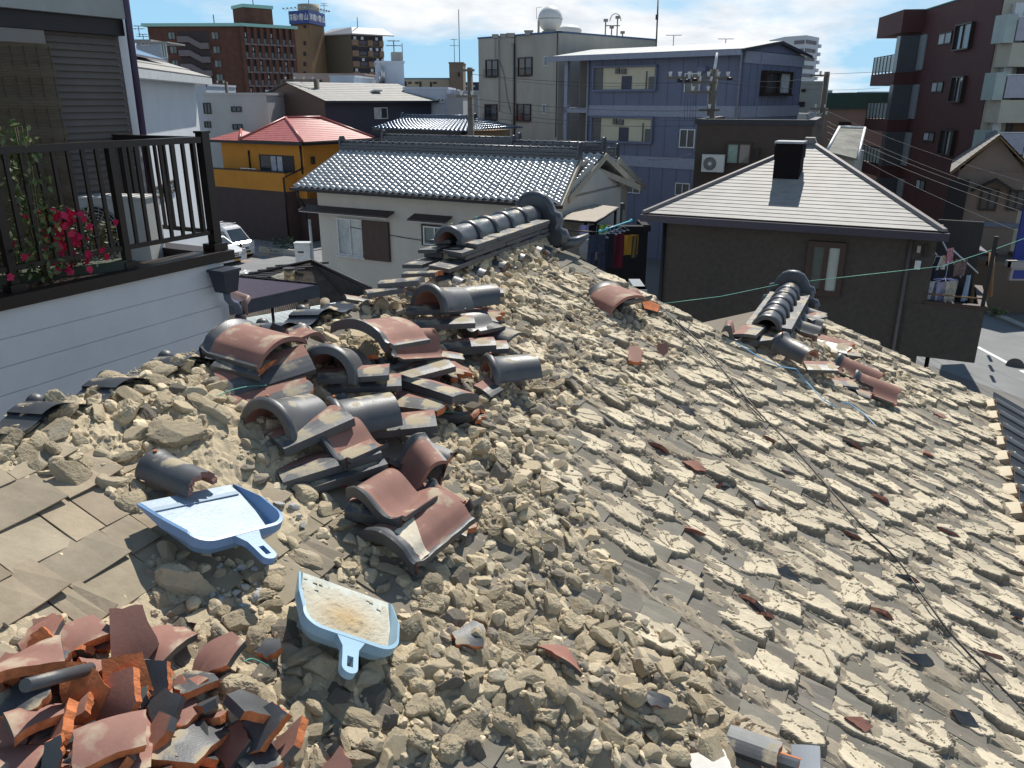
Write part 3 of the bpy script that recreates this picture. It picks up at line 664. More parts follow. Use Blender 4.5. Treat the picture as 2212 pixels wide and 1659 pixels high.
# --- wavy tiles, undersides up
WG='curved and wavy roof tiles fallen in the heap'
for i,(u,v,h,az,pi_,ro,kw,sc,lab) in enumerate([
    (535,745,.10,118,-4,6,dict(red=True,conv=True),(1.0,.98,1.15),'large arched pinkish-brown tile, dusty on top, at the left end of the heap'),
    (625,715,.10,150,8,-30,dict(red=True),(.6,.8,1),'pink tile with upturned flange just behind the arched brown one'),
    (800,715,.12,32,-8,6,dict(red=True,conv=True),(1.15,.95,1.1),'broad red-brown wavy tile with a grey rim arching over the middle of the heap'),
    (885,735,.09,60,-6,24,dict(red=True,broken=.5),(.7,.9,1),'red tile end with thick grey rim leaning right of the broad wavy tile'),
    (735,945,.10,44,4,4,dict(red=True),(.8,.6,1),'small wavy salmon tile with a chipped glossy rim resting on the dark stack'),
    (875,1000,.07,150,-10,22,dict(red=True),(.75,.6,1.0),'narrow curved pink tile standing on edge right of the dark stack'),
    (825,1060,.10,34,2,4,dict(red=True),(.85,.62,1.0),'wavy pink tile with a blue-grey chipped rim bridging the lower heap'),
    (890,1140,.045,36,8,4,dict(red=True,conv=True,ridges=True),(.92,1.0,1.25),'largest terracotta tile, with two grooves and white plaster, at the foot of the heap'),
    (1020,690,.07,52,0,4,dict(red=False),(.85,.6,1),'small dark S-shaped tile end with a glossy lip'),
    (1065,725,.04,130,-6,4,dict(red=False,conv=True),(.7,.9,.9),'dusty grey curved tile lying behind the lone cap tile'),
    (1320,650,.05,150,-4,14,dict(red=True,conv=True),(1.1,1.0,1.2),'pink curved tile lying on the top edge of the right-hand slope'),
    (1345,640,.09,60,4,-8,dict(red=True),(.8,.8,1),'second pink wavy tile resting over the first on the top edge of the slope')]):
    o=mesh_of(pantile(seed=i+20,**kw),'wavy_tile'); setm(o,on(u,v,h),az,pi_,ro,sc); tag(o,lab,'roof tile',WG)
    if i==7:
        pb=MB(); G_=[]
        for a in range(13):
            row=[]
            for b in range(13):
                x=.015+.115*a/12; y=-.150+.125*b/12*(1-.55*a/12 if a<9 else .6); t=x/.27+.5
                row.append((x,y,.048*(math.sin(t*math.pi)**.8)-(.012*math.exp(-((t-.93)/.05)**2))+.0180+.0008*math.sin(a*2.1+b*1.7)))
            G_.append(row)
        pb.grid(G_,0,True)
        pbo=pb.build('plaster_smear',mat('white_plaster',(.68,.60,.47),.95,bump=.003,bs=60),o)
        continue
        rs=random.Random(4); ring=[(-.02,-.13),(.03,-.14),(.09,-.145),(.105,-.06),(.10,.0),(.07,-.02),(.06,-.06),(.02,-.07),(-.01,-.10)]
        pb.add([(x+rs.gauss(0,.003),y+.01,.030*0+.048*(math.sin((x/.27+.5)*math.pi)**.8)+.0215) for x,y in ring],[tuple(range(len(ring)))],0)
        pbo=pb.build('plaster_smear',mat('white_plaster',(.72,.66,.55),.95,bump=.003,bs=60),o); 
# --- the standing ridge: stacked courses, caps, wavy ends, end ornament
rid=thing('ridge_stack','standing piece of the tiled ridge with five cap tiles and its end ornament','ridge',rp(4.3,0),)
def rl(w_,x,z): return rv*w_+ev*(x-D0)+Vector((0,0,ZR+z))
core=MB(); core.box(rl(4.55,0,.05),(.13,1.2,.14),Matrix.Rotation(-R(AZ),3,'Z')); core.build('clay_core',M_dust if False else mat('core_clay',(.42,.36,.24),.97,bump=.006,bs=50),rid)
def course(w0,w1,x0,x1,z,th,stag,side,name='course_tile'):
    w_=w0+stag
    k=0
    while w_<w1-.04:
        we=min(w_+.262,w1); mb=MB(); j=rng.gauss(0,.003); jz=rng.gauss(0,.0015)
        a=[rl(w_,x0+j,z+jz+.010),rl(we,x0+j,z+jz+.010),rl(we,x1*1+j,z+jz),rl(w_,x1+j,z+jz)]
        b=[p+Vector((0,0,th)) for p in a]; mb.hexa(a,b,0); mb.build(name,[M_glaze],rid); w_=we+.003; k+=1
for s in (1,-1):
    course(3.72,5.12,.02*s,.150*s,.055,.022,.0,s); course(3.80,5.12,.02*s,.138*s,.084,.022,.13,s)
    course(3.86,5.12,.02*s,.142*s,.112,.022,.02,s); course(3.98,5.14,.02*s,.158*s,.140,.022,.06,s)
for i in range(5):
    o=arch(L=.25,r=.084,ring=.020,clean=True,seed=i); o.xform(Matrix.Translation(rl(3.98+i*.225,0,.162))@Matrix.Rotation(-R(AZ),4,'Z')@Matrix.Rotation(R(2),4,'X')); o.build('ridge_cap',TM,rid)
for s in (1,):
    for i in range(5):
        mb=MB(); P=[];Q=[]
        for a in range(15):
            t=a/14; x=(t-.5)*.235; z=.028*math.sin(t*2*math.pi)
            P.append([x,z])
        base=3.83+i*.27
        fr=[rl(base+p[0],.215,p[1]-.03) for p in P]; bk=[rl(base+p[0],.06,p[1]+.035-.03) for p in P]; dn=Vector((0,0,.018))
        mb.grid([[p+dn for p in fr],[p+dn for p in bk]],4); mb.grid([fr,bk],1,flip=True); mb.grid([[p+dn for p in fr],[p for p in fr]],4,smooth=False)
        mb.build('wavy_tile_end',TM,rid)
# end ornament: lobed plate seen from behind
def ornament(cen,az,sc,parent,name='end_ornament'):
    out_=[(-.10,0),(-.16,-.02),(-.215,.00),(-.235,.05),(-.215,.095),(-.175,.105),(-.19,.15),(-.175,.195),(-.14,.205),(-.12,.25),(-.085,.295),(-.04,.318),(0,.322)]
    out_=out_+[(-x,y) for x,y in out_[-2::-1]]
    mb=MB(); n=len(out_); A=[(x*sc,-.022,z*sc) for x,z in out_]; B=[(x*sc,.022,z*sc) for x,z in out_]; A2=[(x*sc*.86,-.035,z*sc*.9+.01) for x,z in out_]; B2=[(x*sc*.86,.04,z*sc*.9+.01) for x,z in out_]
    mb.grid([B2,B,A,A2],4,True); mb.add(A2,[tuple(range(n))],4); mb.add(B2,[tuple(range(n))[::-1]],4)
    mb.xform(Matrix.Translation(cen)@Matrix.Rotation(-R(az),4,'Z')); return mb.build(name,TM,parent)
ornament(rl(5.2,0,-.02),AZ,1.12,rid)
mb=MB(); mb.tube([rl(5.2,.20,-.02),rl(5.28,.30,.0),rl(5.33,.36,.045)],[.045,.04,.012],8,4); mb.build('ornament_tail',TM,rid)
for i,(w_,x) in enumerate([(3.9,.1),(4.2,.1),(4.6,.1)]):
    mb=MB(); mb.tube([rl(w_+.09,math.sin(a)*.10,.165+math.cos(a)*.095) for a in np.linspace(-1.5,1.5,14)],.0016,4); mb.tube([rl(w_+.09,0,.262),rl(w_+.11,.015,.275)],.004,4); mb.build('copper_wire',mat('green_wire',(.10,.33,.25),.5,.3),rid)
# --- the smaller ridge on the wing
rd2=thing('small_ridge_stack','smaller standing ridge with a row of round caps in front of the brown house','ridge',rp(6.1,DM))
def r2(w_,x,z): return rv*w_+ev*(DM+x-D0)+Vector((0,0,ZR-TT*DM+z))
def hexc(w0,w1,x0,x1,z,th,mi,par,f=r2,name='course_tile'):
    mb=MB(); a=[f(w0,x0,z+.006),f(w1,x0,z+.006),f(w1,x1,z),f(w0,x1,z)]; mb.hexa(a,[p+Vector((0,0,th)) for p in a],mi); return mb.build(name,TM,par)
mb=MB(); mb.box(r2(6.1,0,.02),(.14,1.2,.10),Matrix.Rotation(-R(AZ),3,'Z')); mb.build('clay_core',MATS['core_clay'],rd2)
for s in (1,-1):
    for z,x1,st in ((.03,.15,.0),(.058,.135,.1),(.086,.155,.03)):
        w_=5.56+st
        while w_<6.72: hexc(w_,min(w_+.26,6.76),.02*s,x1*s,z,.02,0,rd2); w_+=.264
for i in range(6):
    o=arch(L=.235,r=.086,ring=.018,clean=True,seed=30+i); o.xform(Matrix.Translation(r2(5.50+i*.20,.0,.108))@Matrix.Rotation(-R(AZ),4,'Z')@Matrix.Rotation(R(2),4,'X')); o.build('ridge_cap',TM,rd2)
ornament(r2(6.78,0,-.04),AZ,1.0,rd2)
for k in range(3):
    mb=pantile(W=.2,L=.16,red=False,seed=50+k); mb.xform(Matrix.Translation(r2(6.1+.22*k,.22,-.03))@Matrix.Rotation(-R(AZ+90),4,'Z')@Matrix.Rotation(R(-12),4,'X')); mb.build('wavy_tile_end',TM,rd2)
G2='tiles fallen round the end of the small ridge'
o=mesh_of(arch(L=.27,seed=41),'ridge_cap_tile'); setm(o,on(1672,745,.06),150,-8,8,1.0); tag(o,'cap tile slipped off the end of the small ridge, mouth downwards','ridge tile',G2)
for i,(u,v,h,az,pi_,ro,sc,br,lab) in enumerate([(1612,715,.05,30,0,-6,(1.2,1.1,1),.3,'flat grey tile with clay left of the small ridge'),(1625,735,.02,70,0,4,(1,1,1.2),0,'thick grey slab in front of the small ridge'),
    (1790,745,.035,128,-4,14,(1.4,1.1,1),.2,'dusty grey gutter-shaped tile right of the small ridge'),(1835,768,.03,100,-4,0,(.8,.5,1),.4,'small pink tile end right of the dusty gutter-shaped one'),
    (1765,795,.03,95,0,4,(1.2,.8,1),.3,'pink and clay-covered tile below the slipped cap tile'),(1815,822,.02,96,-6,4,(1.0,.8,.8),.4,'clay-covered tile lying flat beneath the pink-ended one'),(1750,690,.05,60,4,4,(.9,.7,1),.3,'pale tile end leaning against the right side of the small ridge'),(1840,840,.0,125,-8,10,(.6,1,1),.2,'bluish tile strip half buried below the small ridge')]):
    o=mesh_of(noshi(broken=br,seed=i+60),'flat_tile'); setm(o,on(u,v,h),az,pi_,ro,sc); tag(o,lab,'roof tile',G2)
for i,(u,v,h,az,pi_,ro,sc,lab) in enumerate([(1845,805,.03,128,-14,6,(.8,1.15,1),'upper of two long pink tiles sliding down the slope'),(1885,850,.02,118,-14,6,(.85,1.1,1),'lower of two long pink tiles sliding down the slope'),(1578,715,.03,20,0,20,(.5,.7,1.2),'orange-edged broken tile left of the small ridge')]):
    o=mesh_of(pantile(seed=i+80,red=True,broken=.3),'wavy_tile'); setm(o,on(u,v,h),az,pi_,ro,sc); tag(o,lab,'roof tile',G2)
# --- eaves tiles with round balls along the left edge
EG='ball-ended eaves tiles along the left edge'
for i in range(7):
    w_=1.15+i*.262; 
    et=thing('eaves_tile','grey eaves tile with a round ball end, seen edge-on beside the white siding wall','roof tile',rp(w_,-.42),EG)
    p=rp(w_,-.44); mb=MB(); P=[]
    for a in range(17):
        t=a/16; P.append((t*.27,.022*math.sin(t*2*math.pi*.95+.4)))
    def el(s_,o_,z): return rv*(w_+s_)+ev*(-.06-o_-D0)+Vector((0,0,ZR-.022-.10*o_+z))
    fr=[el(a,.05,z+.026) for a,z in P]; bk=[el(a,-.12,z+.03) for a,z in P]; dn=Vector((0,0,.016)); lo=[q-Vector((0,0,.045)) for q in fr]
    mb.grid([[q+dn for q in fr],[q+dn for q in bk]],4); mb.grid([fr,bk],0,flip=True); mb.grid([[q+dn for q in fr],lo],0); mb.build('tile_body',TM,et)
    mb=MB(); mb.ball(el(.10,.055,.048),.029,14,10,0); mb.build('ball_end',TM,et)
# --- remaining tiles at the outer eaves on the right
OG='last row of tiles left at the outer eaves'
for i in range(19):
    w_=2.1+i*.262
    if w_>Wf-.1: break
    def ol(s_,o_,z): return rv*(w_+s_)+ev*(DE-.03+o_-D0)+Vector((0,0,ZR-TT*(DE-.03+o_)+z))
    rt=thing('outer_eaves_tile','dark glazed eaves tile still in place at the outer edge, in its row of stripes','roof tile',ol(0,0,0),OG)
    P=[(t/12*.26,.03*math.sin(t/12*2*math.pi*.97+.5)) for t in range(13)]
    mb=MB(); top=[ol(a,-.02,z+.09) for a,z in P]; bot=[ol(a,.50,z+.05) for a,z in P]; dn=Vector((0,0,-.018))
    mb.grid([top,bot],0); mb.grid([[q+dn for q in top],[q+dn for q in bot]],1,flip=True); mb.grid([top,[q+dn for q in top]],0,False); mb.grid([bot,[q+dn*3 for q in bot]],0,False); mb.build('tile_body',TM,rt)
    rs=random.Random(i); mb=MB(); a=[ol(.05,-.10,.0),ol(.20,-.10,.0),ol(.20,.03,.0),ol(.05,.03,.0)]; b=[ol(.07,-.02,.05),ol(.19,-.03,.055),ol(.18,.03,.085),ol(.08,.03,.08)]; mb.hexa(a,b,0); mb.build('clay_wedge',mat('pale_clay',tuple(CLAYP*.9),.97,bump=.004,bs=90),rt)
# --- broken red tiles, lower left: u,v,lift,radius,az,pitch,roll,bend,top,bot,aspect,label
SG='broken red tiles piled at the lower left'
SH_=[(20,1410,.09,.12,20,-8,-24,.5,3,0,1,'tall curved pink-brown piece at the left edge of the picture with a rolled rim'),(70,1365,.09,.05,60,20,50,.1,2,2,.7,'bright orange fracture sticking up beside the rolled rim'),
 (160,1375,.055,.10,100,-6,10,.25,3,0,1.2,'pink piece with a long crack behind the small grey ones'),(105,1420,.06,.05,40,0,12,.2,0,2,1,'grey-green piece leaning on orange fracture'),(150,1440,.06,.045,30,30,40,.1,0,2,1.1,'dark grey chunk standing up in the left pile'),
 (265,1360,.06,.085,58,6,48,.05,3,2,1.5,'long thick red bar of tile pointing up and right'),(155,1480,.05,.075,62,4,60,.1,2,0,1.5,'long curved strip with a red side facing us'),(330,1390,.045,.12,90,-8,4,.35,3,0,1.25,'wide smooth pink sheet of tile behind the dark triangular one'),
 (255,1440,.05,.075,45,20,55,.0,2,0,1.5,'orange bar of broken tile leaning left of the dark triangle'),(320,1450,.07,.075,10,48,4,.1,0,2,.85,'dark grey triangular piece with an orange right edge'),
 (240,1510,.04,.085,115,0,50,.1,1,0,1.5,'long dark-red strip with a grey top in the middle of the pile'),(285,1500,.045,.045,60,10,10,.1,0,3,1,'small grey square piece between two strips'),(345,1520,.06,.065,55,30,20,.1,0,2,1.0,'piece with grey face and orange broken end, middle of the pile'),
 (385,1540,.035,.06,120,-10,0,.1,3,2,1,'dusty pink piece at the right of the middle strips'),(230,1570,.08,.115,95,-16,4,.25,3,2,1.1,'largest front piece, pink-grey face with a broken orange left side'),(60,1540,.085,.09,80,-14,-8,.3,3,2,1.1,'curved pink piece with a grey stain on the left'),
 (30,1500,.06,.08,110,-6,10,.2,0,2,1,'dark piece behind the stained curved one'),(120,1570,.05,.09,20,40,-40,.2,1,0,1,'deep-shaded red piece with a dark edge between the two large ones'),(95,1610,.085,.075,8,62,20,.0,0,0,.4,'thin grey upright strip at the lower left'),
 (335,1580,.06,.07,25,36,-20,.1,3,2,.8,'pointed pink piece standing right of the largest front one'),(410,1600,.05,.10,120,-8,-14,.15,0,3,1.3,'blue-grey glazed piece with a white rim at the bottom'),(365,1570,.04,.045,60,40,10,.1,2,3,.8,'small orange wedge right of the pointed piece'),
 (455,1410,.05,.085,125,-6,26,.2,3,2,1.2,'pink and grey piece with an orange side right of the pile'),(520,1520,.06,.085,150,10,-40,.1,0,2,1.2,'dark hollow piece with a jagged orange face at the right of the pile'),(545,1570,.04,.08,140,-10,40,.1,0,0,1.4,'black lower half under the jagged orange piece'),
 (612,1600,.05,.09,20,30,-30,.0,3,2,.75,'tall pointed beige and orange shard standing at the bottom'),(575,1400,.02,.05,100,0,20,.2,0,2,1,'small curved grey piece with an orange end beside the dustpan'),(255,1640,.05,.08,95,-6,-4,.2,3,0,1.2,'flat red piece along the bottom edge'),
 (30,1640,.06,.09,60,-6,0,.2,3,2,1.1,'pink piece in the bottom left corner'),(170,1630,.04,.08,100,10,20,.2,1,0,1.1,'dark red piece in shade near the bottom left corner'),(550,1640,.02,.07,70,0,6,.1,0,3,1.2,'blue-grey glazed sheet at the bottom beside the pointed shard'),
 (725,1650,.03,.045,20,30,10,.1,3,2,.9,'small red triangle at the bottom edge'),(500,1610,.02,.06,100,10,20,.1,1,2,1.3,'thin red strip beside the pale lump at the bottom'),(215,1465,.02,.06,80,0,0,.1,1,0,1,'deep red sliver in the shadowed hollow'),
 (1005,1365,.02,.058,55,4,14,.25,0,2,.9,'small glazed corner of tile with pink and silver faces, alone in the clods'),
 (1365,770,.03,.055,98,4,18,.0,3,2,1.7,'flat block with bright orange side on the upper slope'),(1425,755,.04,.05,10,50,10,.0,3,2,.7,'upright pale tile piece with an orange stripe on the upper slope'),
 (1400,655,.05,.06,75,14,20,.0,2,3,1.6,'orange splinter pointing right at the top edge of the slope')]
for i,(u,v,h,r_,az,pi_,ro,be,t_,b_,asp,lab) in enumerate(SH_):
    o=mesh_of(shard(700+i,r_*(.74 if u<700 else 1),.022,be,t_,b_,asp=asp),'broken_tile'); setm(o,on(u,v,h*.8),az,pi_,ro,1); tag(o,lab,'broken tile',SG)
o=MB(); o.tube([(0,-.1,0),(0,.1,.0)],.014,10); o=o.build('broken_tile',[M_glaze],org=(0,0,0)); setm(o,on(85,1425,.13),8,-30,10); tag(o,'rolled grey rim of tile standing among the red pieces','broken tile',SG)
EXG='small broken tiles filling the red pile'
for i in range(70):
    for _ in range(30):
        u,v=rng.uniform(-10,640),rng.uniform(1345,1680)
        if inpoly(u,v,[(0,1350),(120,1350),(300,1400),(400,1450),(450,1520),(500,1600),(520,1690),(-10,1690)]): break
    o=mesh_of(shard(900+i,rng.uniform(.03,.06),.018,.1,rng.choice([3,3,1,0]),rng.choice([0,2,3])),'broken_tile'); setm(o,on(u,v,rng.uniform(0,.03)),rng.uniform(0,360),rng.gauss(0,22),rng.gauss(0,22)); tag(o,'small red or grey chip of tile low down in the red pile','broken tile',EXG)
# --- slivers of tile scattered over the cleared slope
SLG='thin slivers of tile caught between the clay rows'
pts_=[(1480,890),(1540,860),(1700,1020),(1590,1000),(1690,1240),(1840,1150),(1960,1250),(2010,1180),(2050,1150),(1750,1200),(1650,1330),(1620,1300),(1900,1320),(2130,1290),(2190,1330),(1720,1420),(1200,1410),(1380,1490),(1400,1510),(1730,1480),(2080,1550),(2120,1580),(1260,800),(1200,830),(1300,770),(1180,880),(1420,960),(1520,1180),(1500,1150),(1640,1090),(1840,960),(1950,1010),(2030,900),(1780,900),(1900,1080),(2070,1250),(2140,1420),(2190,1400),(1850,1560),(1790,1330),(1300,910),(1350,980),(1230,690),(1160,640),(1560,1050),(1110,900),(1500,1010),(1870,880),(2000,980),(2100,1060),(1660,950),(1730,1120),(1980,1420),(2160,1190)]
for i,(u,v) in enumerate(pts_[::2]+pts_[5:30:6]):
    o=mesh_of(shard(1200+i,rng.uniform(.018,.034),.014,.1,rng.choice([0,0,0,1]),rng.choice([1,0]),n=4,asp=rng.uniform(1.6,3.0)),'tile_sliver',[M_glaze,M_red,mat('dull_red_edge',(.22,.09,.06),.9),M_pink,M_glaze]); p=on(u,v,.012)
    o.matrix_world=Matrix.Translation(p)@BR@Matrix.Rotation(R(rng.gauss(8,22)),4,'Z')@Matrix.Rotation(R(rng.choice([1,-1])*rng.uniform(5,60)),4,'X'); tag(o,'dark or red sliver of roof tile wedged between clay patches '+('near the ridge' if v<850 else 'in mid slope' if v<1200 else 'low on the right slope'),'tile sliver',SLG+(' near the ridge' if v<850 else ' in mid slope' if v<1200 else ' low on the slope'))
# --- white plaster lumps
for i,(u,v) in enumerate([(620,1015),(632,1090),(640,1110),(500,1240),(525,1265),(545,1230),(470,1290),(490,1300),(520,1305),(545,1285),(540,1255),(455,1280),(505,1275),(560,1270),(475,1225),(515,1225),(572,1588),(650,1130),(600,1085)]):
    o=bpy.data.objects.new('plaster_lump',CW[i%5]); COL.objects.link(o); q=on(u,v,.012); s=rng.uniform(.011,.020); o.matrix_world=Matrix.Translation(q)@BR@Matrix.Rotation(rng.uniform(0,6),4,'Z')@Matrix.Rotation(rng.gauss(0,.5),4,'X')@Matrix.Diagonal((s*1.2,s,s,1)); tag(o,'small white lump of plaster among the clay clods near the dustpans','plaster lump','white plaster lumps')

BG='blocks of broken tile at the lower right'
for i,(u,v,h,az,pi_,ro,kw,sc,lab) in enumerate([(1612,1612,.03,120,2,22,dict(L=.17,W=.075,th=.03,curve=.003,broken=.15),1,'long grey-topped block with an orange side near the lower right'),
   (1530,1645,.02,82,2,4,dict(L=.11,W=.09,th=.035,curve=.002,broken=.08),1,'white-faced block of broken tile left of the long one'),
   (1655,1632,.02,122,6,60,dict(L=.20,W=.05,th=.02,curve=.004,broken=.3),1,'long orange broken edge standing behind the grey-topped block'),
   (1735,1650,.01,18,8,-14,dict(L=.11,W=.08,th=.022,curve=.002),1,'blue-grey square end of tile at the lower right edge')]):
    mats_=[mat('chalky_white',(.62,.60,.56),.8,var=.12,vs=14),M_orange,M_orange,mat('chalky_white',(.5,.5,.5)),M_glaze] if i==1 else [M_glaze,M_orange,M_orange,mat('pale_grey_face',(.34,.34,.33),.75,var=.2,vs=12,dust=.1),M_glaze] if i<3 else [mat('bluegrey_face',(.19,.22,.26),.6,var=.12),M_red,M_orange,mat('bluegrey_face',(.2,.2,.2)),M_glaze]
    o=mesh_of(noshi(seed=i+90,**kw),'broken_tile',mats_); setm(o,on(u,v,h),az,pi_,ro,sc); tag(o,lab,'broken tile',BG)

JG='small broken pieces jammed between the tiles of the heap'
for i in range(34):
    for _ in range(40):
        u,v=rng.uniform(430,1140),rng.uniform(590,1210)
        if inpoly(u,v,HEAP): break
    k=rng.random()
    mb_=noshi(L=rng.uniform(.12,.24),W=rng.uniform(.08,.13),th=.02,broken=rng.uniform(.2,.6),seed=1500+i) if k<.6 else pantile(W=rng.uniform(.14,.24),L=rng.uniform(.12,.2),red=rng.random()<.6,broken=.6,seed=1500+i)
    o=mesh_of(mb_,'tile_fragment'); setm(o,on(u,v,rng.uniform(.0,.03)),rng.uniform(20,140),rng.gauss(0,14),rng.gauss(0,16),rng.uniform(.7,1)); tag(o,'small broken piece of grey or red tile jammed low in the heap','tile fragment',JG)
# ================= the town behind =================
class Wall:
    def __init__(s,P,Q):
        s.P=Vector((P[0],P[1],0)); q=Vector((Q[0],Q[1],0)); s.len=(q-s.P).length; s.t=(q-s.P).normalized(); s.n=Vector((s.t.y,-s.t.x,0))
        if s.n.dot(CAM-s.P)<0: s.n=-s.n
        s.M=Matrix((s.t,s.n,Vector((0,0,1)))).transposed()
    def hit(s,u,v):
        d=ray(u,v); k=(s.P-CAM).dot(s.n)/d.dot(s.n); p=CAM+d*k; return ((p-s.P).dot(s.t),p.z)
    def pt(s,a,z,o=0): return s.P+s.t*a+s.n*o+Vector((0,0,z))
    def bx(s,mb,a0,a1,z0,z1,o0,o1,mi=0): mb.box(s.pt((a0+a1)/2,(z0+z1)/2,(o0+o1)/2),(abs(a1-a0),abs(o1-o0),abs(z1-z0)),s.M,mi)
    def rc(s,u0,v0,u1,v1):
        """pixel box -> a0,a1,z0,z1 on the wall"""
        um,vm=(u0+u1)/2,(v0+v1)/2; a0=s.hit(u0,vm)[0];a1=s.hit(u1,vm)[0]; z1=s.hit(um,v0)[1]; z0=s.hit(um,v1)[1]; return min(a0,a1),max(a0,a1),z0,z1
M_glass=glassm('window_glass',(.035,.045,.055)); M_glassl=mat('frosted_glass',(.16,.22,.22),.25,var=.2,vs=2); M_curt=mat('curtain_glass',(.42,.46,.47),.4,var=.3,vs=3)
M_alu=mat('white_frame',(.55,.57,.58),.45,.2); M_bronze=mat('bronze_frame',(.035,.024,.02),.45,.3); M_dark=mat('dark_metal',(.018,.016,.018),.5,.3)
def window(par,W,r_,fm,gm,proud=.05,fw=.05,mull=1,name='window',sill=False,grille=False,split=None):
    a0,a1,z0,z1=r_; mb=MB(); W.bx(mb,a0,a1,z1-fw,z1,0,proud); W.bx(mb,a0,a1,z0,z0+fw,0,proud); W.bx(mb,a0,a0+fw,z0+fw,z1-fw,0,proud*.96); W.bx(mb,a1-fw,a1,z0+fw,z1-fw,0,proud*.96)
    for k in range(mull): 
        x=a0+(a1-a0)*((k+1)/(mull+1) if split is None else split); W.bx(mb,x-fw*.45,x+fw*.45,z0+fw,z1-fw,0,proud*.9)
    f=mb.build(name,[fm],par)
    gms=gm if isinstance(gm,list) else [gm]; mb=MB(); n=len(gms)
    for k,g in enumerate(gms): W.bx(mb,a0+fw*.5+(a1-a0-fw)*k/n,a0+fw*.5+(a1-a0-fw)*(k+1)/n,z0+fw*.5,z1-fw*.5,0.002,proud*(.35+.08*k),k)
    mb.build('pane',gms,f)
    if sill: mb=MB(); W.bx(mb,a0-.05,a1+.05,z0-.05,z0,0,proud+.08); mb.build('sill',[fm],f)
    if grille:
        mb=MB(); zt=z0+(z1-z0)*.42
        for k in range(14): x=a0+(a1-a0)*k/13; mb.tube([W.pt(x,z0-.05,proud+.15),W.pt(x,zt,proud+.15)],.012,4)
        mb.tube([W.pt(a0-.05,zt,proud+.15),W.pt(a1+.05,zt,proud+.15)],.02,4); mb.tube([W.pt(a0-.05,z0-.05,proud+.15),W.pt(a1+.05,z0-.05,proud+.15)],.02,4); mb.build('window_guard',[M_bronze],f)
    return f
def wallblock(par,poly,z0,z1,m,name='wall',mtop=None):
    mb=MB(); mb.prism(poly,z0,z1,0,1 if mtop else 0); return mb.build(name,[m,mtop or m],par)
def pipe(par,pts,r_,m,name='drainpipe'):
    mb=MB(); mb.tube(pts,r_,8); return mb.build(name,[m],par)
def courses(mb,E0,E1,T0,T1,n,lift=.03,mi=0,seg=0,cols=None):
    """lapped roofing courses between eave E0-E1 and top T0-T1"""
    E0,E1,T0,T1=map(Vector,(E0,E1,T0,T1)); nn=(E1-E0).cross(((T0+T1)/2-(E0+E1)/2)).normalized()
    if nn.z<0: nn=-nn
    for k in range(n):
        a,b=k/n,min(1,(k+1.0)/n); p=E0.lerp(T0,a)+nn*lift; q=E1.lerp(T1,a)+nn*lift; r_=E1.lerp(T1,b)+nn*.004; s_=E0.lerp(T0,b)+nn*.004
        mb.add([p,q,r_,s_],[(0,1,2,3)],mi); mb.add([p-nn*lift,q-nn*lift,q,p],[(0,1,2,3)],mi)
def tileroof(E0,E1,T0,T1,tw=.265,th=.24,amp=.035,step=.03,sub=7):
    """wavy glazed tiles; every tile has its S-wave and stepped front edge"""
    E0,E1,T0,T1=[np.array(p) for p in (E0,E1,T0,T1)]; Lw=np.linalg.norm(E1-E0); Ls=np.linalg.norm((T0+T1)/2-(E0+E1)/2)
    nx=max(1,int(Lw/tw)); ny=max(1,int(Ls/th)); nn=np.cross(E1-E0,(T0+T1)/2-(E0+E1)/2); nn/=np.linalg.norm(nn); nn=nn if nn[2]>0 else -nn
    V=[];F=[];o=0; xs=np.arange(nx*sub+1)/sub; rs=np.random.RandomState(3)
    for j in range(ny):
        jit=rs.normal(0,.003,nx+2)
        for yy,h in ((j,step-.055),(j,step),(j+1.0,0)):
            t=xs/nx; y=yy/ny; base=(E0+(T0-E0)*y)[None]*(1-t[:,None])+(E1+(T1-E1)*y)[None]*t[:,None]
            ph=xs%1; z=amp*(np.sin(ph*2*np.pi*.98+.4))*1.0+jit[np.minimum(xs.astype(int),nx)]
            V.append(base+nn[None]*(z+h+.03)[:,None])
        m_=len(xs)
        for r_ in (0,1):
            i=np.arange(m_-1); F.append(np.stack([o+r_*m_+i,o+r_*m_+i+1,o+(r_+1)*m_+i+1,o+(r_+1)*m_+i],1))
        o+=3*m_
    return np.vstack(V),np.vstack(F)
def tilemesh(par,name,mats,quads,**k):
    Vs=[];Fs=[];o=0
    for q in quads: V,F=tileroof(*q,**k); Vs.append(V);Fs.append(F+o); o+=len(V)
    V=np.vstack(Vs)-np.array(par['_o']); me=npmesh(name,V,np.vstack(Fs),mats,smooth=True); 
    ob=mobj(name,me,(0,0,0)); ob.parent=par; return ob
def ridgebar(par,A,B,m,h=.22,w_=.14,caps=True,name='ridge_tiles'):
    A,B=Vector(A),Vector(B); mb=MB(); d=(B-A); L_=d.length; t=d.normalized(); s=t.cross(Vector((0,0,1))).normalized()
    for k in range(3): 
        z=h*k/3; ww=w_*(1.25-.15*k); mb.hexa([A-s*ww+Vector((0,0,z)),A+s*ww+Vector((0,0,z)),A+s*ww+Vector((0,0,z+h/3-.012)),A-s*ww+Vector((0,0,z+h/3-.012))],[B-s*ww+Vector((0,0,z)),B+s*ww+Vector((0,0,z)),B+s*ww+Vector((0,0,z+h/3-.012)),B-s*ww+Vector((0,0,z+h/3-.012))])
    mb.tube([A+Vector((0,0,h)),B+Vector((0,0,h))],.075,10); n=int(L_/.3)
    for i in range(n+1): p=A+t*(L_*i/max(n,1))+Vector((0,0,h)); mb.tube([p-t*.02,p+t*.02],.098,10)
    for p in (A,B):
        mb.box(p+Vector((0,0,h*.6)),(.34,.07,h*1.7),Matrix((s,t,Vector((0,0,1)))).transposed()); mb.tube([p+Vector((0,0,h*1.4))-t*.05,p+Vector((0,0,h*1.4))+t*.05],.13,10)
    return mb.build(name,[m],par)
